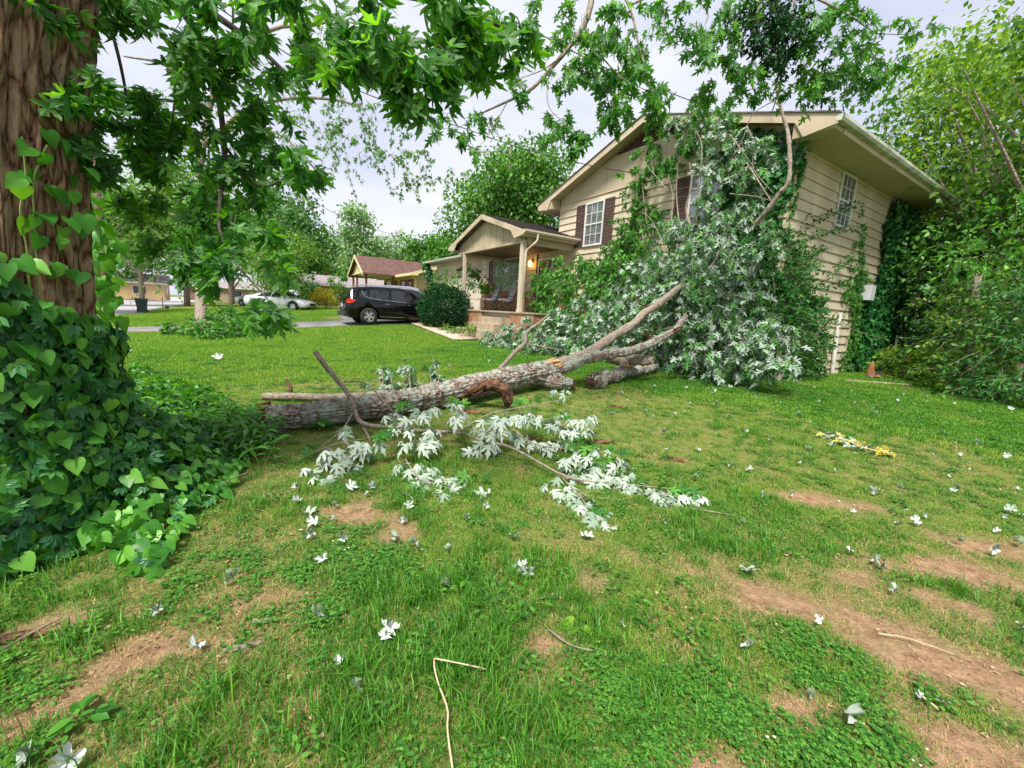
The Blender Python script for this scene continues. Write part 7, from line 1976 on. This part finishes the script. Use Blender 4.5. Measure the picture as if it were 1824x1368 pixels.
# ================================================================== GRASS (geometry-node instances of a few small tufts)
tufts = bpy.data.collections.new('tuft_sources')
def blade_mesh(name, n, rad, h0, h1, w, mat, lean=.5, seed=0, flower=0):
    r_ = np.random.default_rng(seed)
    b = np.stack([r_.normal(size=n) * rad * .6, r_.normal(size=n) * rad * .6, np.full(n, -.008)], 1)
    a_ = r_.random(n) * 2 * np.pi; hh_ = r_.uniform(h0, h1, n); ln = r_.uniform(.1, 1, n) * lean
    dirn = np.stack([np.cos(a_), np.sin(a_), np.zeros(n)], 1); sd_ = np.stack([-np.sin(a_), np.cos(a_), np.zeros(n)], 1)
    sd_ = sd_ * np.cos(r_.uniform(-1, 1, n))[:, None] + dirn * .3
    ww = w * r_.uniform(.6, 1.2, n)
    m1 = b + dirn * (ln * hh_ * .25)[:, None] + np.array([0, 0, 1.0]) * (hh_ * .55)[:, None]
    m2 = b + dirn * (ln * hh_ * .9)[:, None] + np.array([0, 0, 1.0]) * (hh_ * (1 - .35 * ln))[:, None]
    V = np.stack([b - sd_ * ww[:, None] * .5, b + sd_ * ww[:, None] * .5, m1 + sd_ * ww[:, None] * .45, m1 - sd_ * ww[:, None] * .45, m2], 1).reshape(-1, 3)
    k = np.arange(n)[:, None] * 5
    Fs = np.concatenate([k + [0, 1, 2], k + [0, 2, 3], k + [3, 2, 4]])
    m = mesh_from(name, V, Fs)
    t_ = m.attributes.new('tint', 'FLOAT', 'POINT'); t_.data.foreach_set('value', np.repeat(r_.random(n), 5).astype(np.float32))
    m.materials.append(mat); return m
def clover_mesh(name, n, rad, seed=0, size=.0125, h=.035, tmpl=L_heart, mat=None, triple=True):
    r_ = np.random.default_rng(seed); L = Leaves()
    for i in range(n):
        c = np.array([r_.normal() * rad * .6, r_.normal() * rad * .6, h * r_.uniform(.35, 1)]); a0 = r_.random() * 6.28
        for j in range(3 if triple else 1):
            a_ = a0 + j * 2.094; L.add(c, np.array([math.cos(a_), math.sin(a_), .12]), np.array([r_.normal() * .2, r_.normal() * .2, 1.0]), size * r_.uniform(.8, 1.15))
    p, d, nn, z = L.arrays(); x = np.cross(d, nn)
    base = np.array([(0, 0, 0), (.42, .45, .0), (.38, .9, .0), (0, .88, -.04), (-.38, .9, .0), (-.42, .45, .0)]); FF = np.array([(0, 1, 3), (1, 2, 3), (0, 3, 5), (3, 4, 5)])
    if not triple: base, FF = L_oval
    P = p[:, None, :] + z[:, None, None] * (base[None, :, 0, None] * x[:, None, :] + base[None, :, 1, None] * d[:, None, :] + base[None, :, 2, None] * nn[:, None, :])
    m = mesh_from(name, P.reshape(-1, 3), (FF[None] + (np.arange(len(p)) * len(base))[:, None, None]).reshape(-1, 3))
    t_ = m.attributes.new('tint', 'FLOAT', 'POINT'); t_.data.foreach_set('value', np.repeat(r_.random(len(p)), len(base)).astype(np.float32))
    m.materials.append(mat or M['clover']); return m
src = []
def addsrc(m):
    o = bpy.data.objects.new('tuft_%02d' % len(src), m); tufts.objects.link(o); src.append(o)
for s_ in range(4): addsrc(blade_mesh('grass_tuft', 64, .065, .02, .052, .0038, M['grass' if s_ < 2 else 'grass_light'], 1.1, s_))        # 0-3 short green
for s_ in range(2): addsrc(blade_mesh('dry_tuft', 55, .07, .012, .04, .0032, M['grass_dry'], 1.6, 20 + s_))  # 4-5 dry
for s_ in range(3): addsrc(clover_mesh('clover_tuft', 40, .07, 30 + s_))                                     # 6-8 clover
for s_ in range(2): addsrc(blade_mesh('long_tuft', 46, .07, .05, .13, .0055, M['grass'], 1.1, 40 + s_))      # 9-10 long grass
addsrc(blade_mesh('coarse_grass', 170, .22, .03, .075, .010, M['grass'], .9, 50)); addsrc(blade_mesh('coarse_grass', 170, .22, .03, .075, .010, M['grass_light'], .9, 51))  # 11-12 far
fl_ = clover_mesh('flower_tuft', 26, .08, 60)
addsrc(clover_mesh('broad_tuft', 16, .06, 61, .030, .05, triple=False, mat=M['clover']))                     # 13 small broad weeds
addsrc(blade_mesh('coarse_dry', 120, .22, .02, .05, .009, M['grass_dry'], 1.4, 52))                            # 14 far dry
r_ = np.random.default_rng(77)                                                                               # 15 clover flowers
fm = MB()
for i in range(3):
    c = np.array([r_.normal() * .05, r_.normal() * .05, .045]); rr = .006
    ico = [(0, 0, 1), (.9, 0, .3), (.3, .85, .3), (-.7, .5, .3), (-.7, -.5, .3), (.3, -.85, .3), (0, 0, -1)]
    fm.add([c + np.array(q) * rr for q in ico], [(0, 1, 2), (0, 2, 3), (0, 3, 4), (0, 4, 5), (0, 5, 1), (6, 2, 1), (6, 3, 2), (6, 4, 3), (6, 5, 4), (6, 1, 5)])
m = mesh_from('flower', fm.V, fm.F); m.materials.append(M['petal']); addsrc(m)
for s_ in range(2):                                                                                           # 16-17 soil crumbs
    cm = MB()
    for i in range(26):
        c = np.array([r_.normal() * .04, r_.normal() * .04, .001]); rr = .0025 + .008 * r_.random() ** 3
        cm.add([c + np.array(q) * rr * r_.uniform(.7, 1.3, 3) * [1, 1, .7] for q in ico], [(0, 1, 2), (0, 2, 3), (0, 3, 4), (0, 4, 5), (0, 5, 1), (6, 2, 1), (6, 3, 2), (6, 4, 3), (6, 5, 4), (6, 1, 5)])
    m = mesh_from('crumbs', cm.V, cm.F); m.materials.append(M['crumb']); addsrc(m)
for s_ in range(2): addsrc(blade_mesh('thatch', 46, .075, .004, .016, .0032, M['grass_dry'], 5.0, 70 + s_))     # 18-19 flat dead straw

for s_ in range(2):                                                                                            # 20-21 dead leaf scraps and twiglets
    L_ = Leaves(); n_ = 5
    for i in range(n_): L_.add(np.array([r_.normal() * .05, r_.normal() * .05, .012]), unit(np.array([r_.normal(), r_.normal(), .15])), np.array([r_.normal() * .4, r_.normal() * .4, 1.0]), r_.uniform(.012, .035))
    o_ = L_.build('litter', L_oval, M['litter']); m = o_.data; COL.objects.unlink(o_); bpy.data.objects.remove(o_); addsrc(m)
def scatter(name, P, idx, scl, rot, label=None, z=None):
    V = np.column_stack([P, (g(P[:, 0], P[:, 1]) if z is None else z)])
    m = bpy.data.meshes.new(name); m.vertices.add(len(V)); m.vertices.foreach_set('co', V.astype(np.float32).ravel())
    for nm, ty, dat in (('pick', 'INT', idx), ('scl', 'FLOAT', scl), ('rotz', 'FLOAT', rot)):
        a_ = m.attributes.new(nm, ty, 'POINT'); a_.data.foreach_set('value', np.asarray(dat, np.int32 if ty == 'INT' else np.float32))
    o = bpy.data.objects.new(name, m); COL.objects.link(o)
    ng = bpy.data.node_groups.new(name, 'GeometryNodeTree')
    ng.interface.new_socket('Geometry', in_out='INPUT', socket_type='NodeSocketGeometry'); ng.interface.new_socket('Geometry', in_out='OUTPUT', socket_type='NodeSocketGeometry')
    gi = ng.nodes.new('NodeGroupInput'); go = ng.nodes.new('NodeGroupOutput')
    ip = ng.nodes.new('GeometryNodeInstanceOnPoints'); ci = ng.nodes.new('GeometryNodeCollectionInfo')
    ci.inputs['Collection'].default_value = tufts; ci.inputs['Separate Children'].default_value = True; ci.inputs['Reset Children'].default_value = True
    ip.inputs['Pick Instance'].default_value = True
    def nattr(nm, ty):
        n_ = ng.nodes.new('GeometryNodeInputNamedAttribute'); n_.data_type = ty; n_.inputs['Name'].default_value = nm; return n_
    a1 = nattr('pick', 'INT'); a2 = nattr('scl', 'FLOAT'); a3 = nattr('rotz', 'FLOAT')
    cx = ng.nodes.new('ShaderNodeCombineXYZ'); ng.links.new(a3.outputs[0], cx.inputs['Z'])
    ng.links.new(gi.outputs[0], ip.inputs['Points']); ng.links.new(ci.outputs[0], ip.inputs['Instance']); ng.links.new(a1.outputs[0], ip.inputs['Instance Index'])
    ng.links.new(a2.outputs[0], ip.inputs['Scale']); ng.links.new(cx.outputs[0], ip.inputs['Rotation']); ng.links.new(ip.outputs[0], go.inputs[0])
    md = o.modifiers.new('scatter', 'NODES'); md.node_group = ng
    tag(o, kind='stuff')
    if label: tag(o, label, 'grass')
    return o
def ring(r0, r1, sp_):
    xs = np.arange(-r1, r1, sp_); ys = np.arange(-1.0, r1, sp_)
    A, B = np.meshgrid(xs, ys); P = np.stack([A.ravel(), B.ravel()], 1) + rng.uniform(-.5, .5, (A.size, 2)) * sp_
    d = np.hypot(P[:, 0], P[:, 1]); az_ = np.abs(np.arctan2(P[:, 0], P[:, 1]))
    k = (d >= r0) & (d < r1) & (az_ < R(84 if r1 < 15 else 66)) & (P[:, 1] > -.4)
    P = P[k]
    bad = inpoly(P, poly) | in_house(P[:, 0], P[:, 1]) | in_drive(P[:, 0], P[:, 1]) | in_walk(P[:, 0], P[:, 1]) | in_road(P[:, 0], P[:, 1])
    return P[~bad]
allP = []; allI = []; allS = []
def lightness(P):
    n_ = fbm(P[:, 0] * .7 + 3, P[:, 1] * .7 + 8, 200, 4)
    far_left = np.clip((-P[:, 0] - .25 * P[:, 1] + 3.0) / 3, 0, 1) * np.clip((P[:, 1] - 5.5) / 2.5, 0, 1)
    return np.clip((n_ - .42) / .22, 0, 1) * .7 + far_left * .6 + np.clip((P[:, 1] - 9) / 4, 0, 1) * .25
for (r0, r1, sp_, big) in ((0, 2.6, .048, 0), (2.6, 4.5, .065, 0), (4.5, 8, .10, 0), (8, 14, .16, 1), (14, 26, .26, 1), (26, 48, .5, 1)):
    P = ring(r0, r1, sp_); n = len(P)
    dk = dirt(P[:, 0], P[:, 1]); dr_ = dry(P[:, 0], P[:, 1]); rd = rng.random(n)
    keep = rd > dk * .35
    P = P[keep]; dk = dk[keep]; dr_ = dr_[keep]; n = len(P); rd = rng.random(n)
    cl = np.clip((fbm(P[:, 0] * .9 + 9, P[:, 1] * .9, 52, 4) - .44) / .10, 0, 1)
    lg = np.clip((fbm(P[:, 0] * 1.3, P[:, 1] * 1.3 + 5, 90, 3) - .56) / .08, 0, 1) * (np.hypot(P[:, 0], P[:, 1]) < 9)
    lgb = blob(P[:, 0], P[:, 1], -.15, 1.9, .75, .55, 0) + blob(P[:, 0], P[:, 1], 1.55, 2.75, .45, .35, 0) + blob(P[:, 0], P[:, 1], -.5, 1.35, .8, .35, 0) * .7 + blob(P[:, 0], P[:, 1], -2.4, 1.7, .6, .4, 0)
    lg = np.clip(lg * .3 + lgb * .6, 0, 1)
    if big:
        I = np.where(rd < dr_ * .26, 14, 11 + (rng.random(n) < lightness(P)))
        near_ = np.hypot(P[:, 0], P[:, 1]) < 12
        I = np.where(near_ & (rng.random(n) < cl * .15), 6 + rng.integers(0, 3, n), I)
        S = np.where(I < 11, 1.9, 1.0) * (sp_ / .24 * .5 + .55) * rng.uniform(.8, 1.2, n)
    else:
        I = rng.integers(0, 2, n) + 2 * (rng.random(n) < lightness(P))
        I = np.where(rd < .09 + dr_ * .50, 4 + rng.integers(0, 2, n), I)
        I = np.where((rng.random(n) < cl * .30) & (I < 4), 6 + rng.integers(0, 3, n), I)
        I = np.where((rng.random(n) < lg * .55) & (I < 9), 9 + rng.integers(0, 2, n), I)
        I = np.where(rng.random(n) < .07, 13, I)
        I = np.where((dk > .35) & (rng.random(n) < .6), 4 + rng.integers(0, 2, n), I)
        I = np.where((rng.random(n) < cl * .012), 15, I)
        I = np.where((dk > .15) & (rng.random(n) < dk * .9), rng.choice([4, 5, 16, 17, 16, 17, 18, 19, 18, 19, 18], n), I)
        I = np.where((dr_ > .25) & (rng.random(n) < .22), 18 + rng.integers(0, 2, n), I)
        I = np.where(rng.random(n) < .012 + .03 * dr_, 20 + rng.integers(0, 2, n), I)
        S = rng.uniform(.75, 1.25, n) * (1 - dk * .3)
    allP.append(P); allI.append(I); allS.append(S)
P = np.vstack(allP); I = np.concatenate(allI); S = np.concatenate(allS)
print('grass tufts', len(P))
scatter('grass', P, I, S, rng.random(len(P)) * 6.28, 'short green lawn grass mixed with clover and dry blades')
for o in COL.objects:
    if o.parent is not None and o.name.split('.')[0] in ('twigs', 'stems', 'vine_stems', 'petioles', 'shoot'):
        o['kind'] = 'stuff'
tri = sum(len(o.data.polygons) for o in COL.objects if o.type == 'MESH')
print('polygons', tri, 'objects', len(COL.objects))
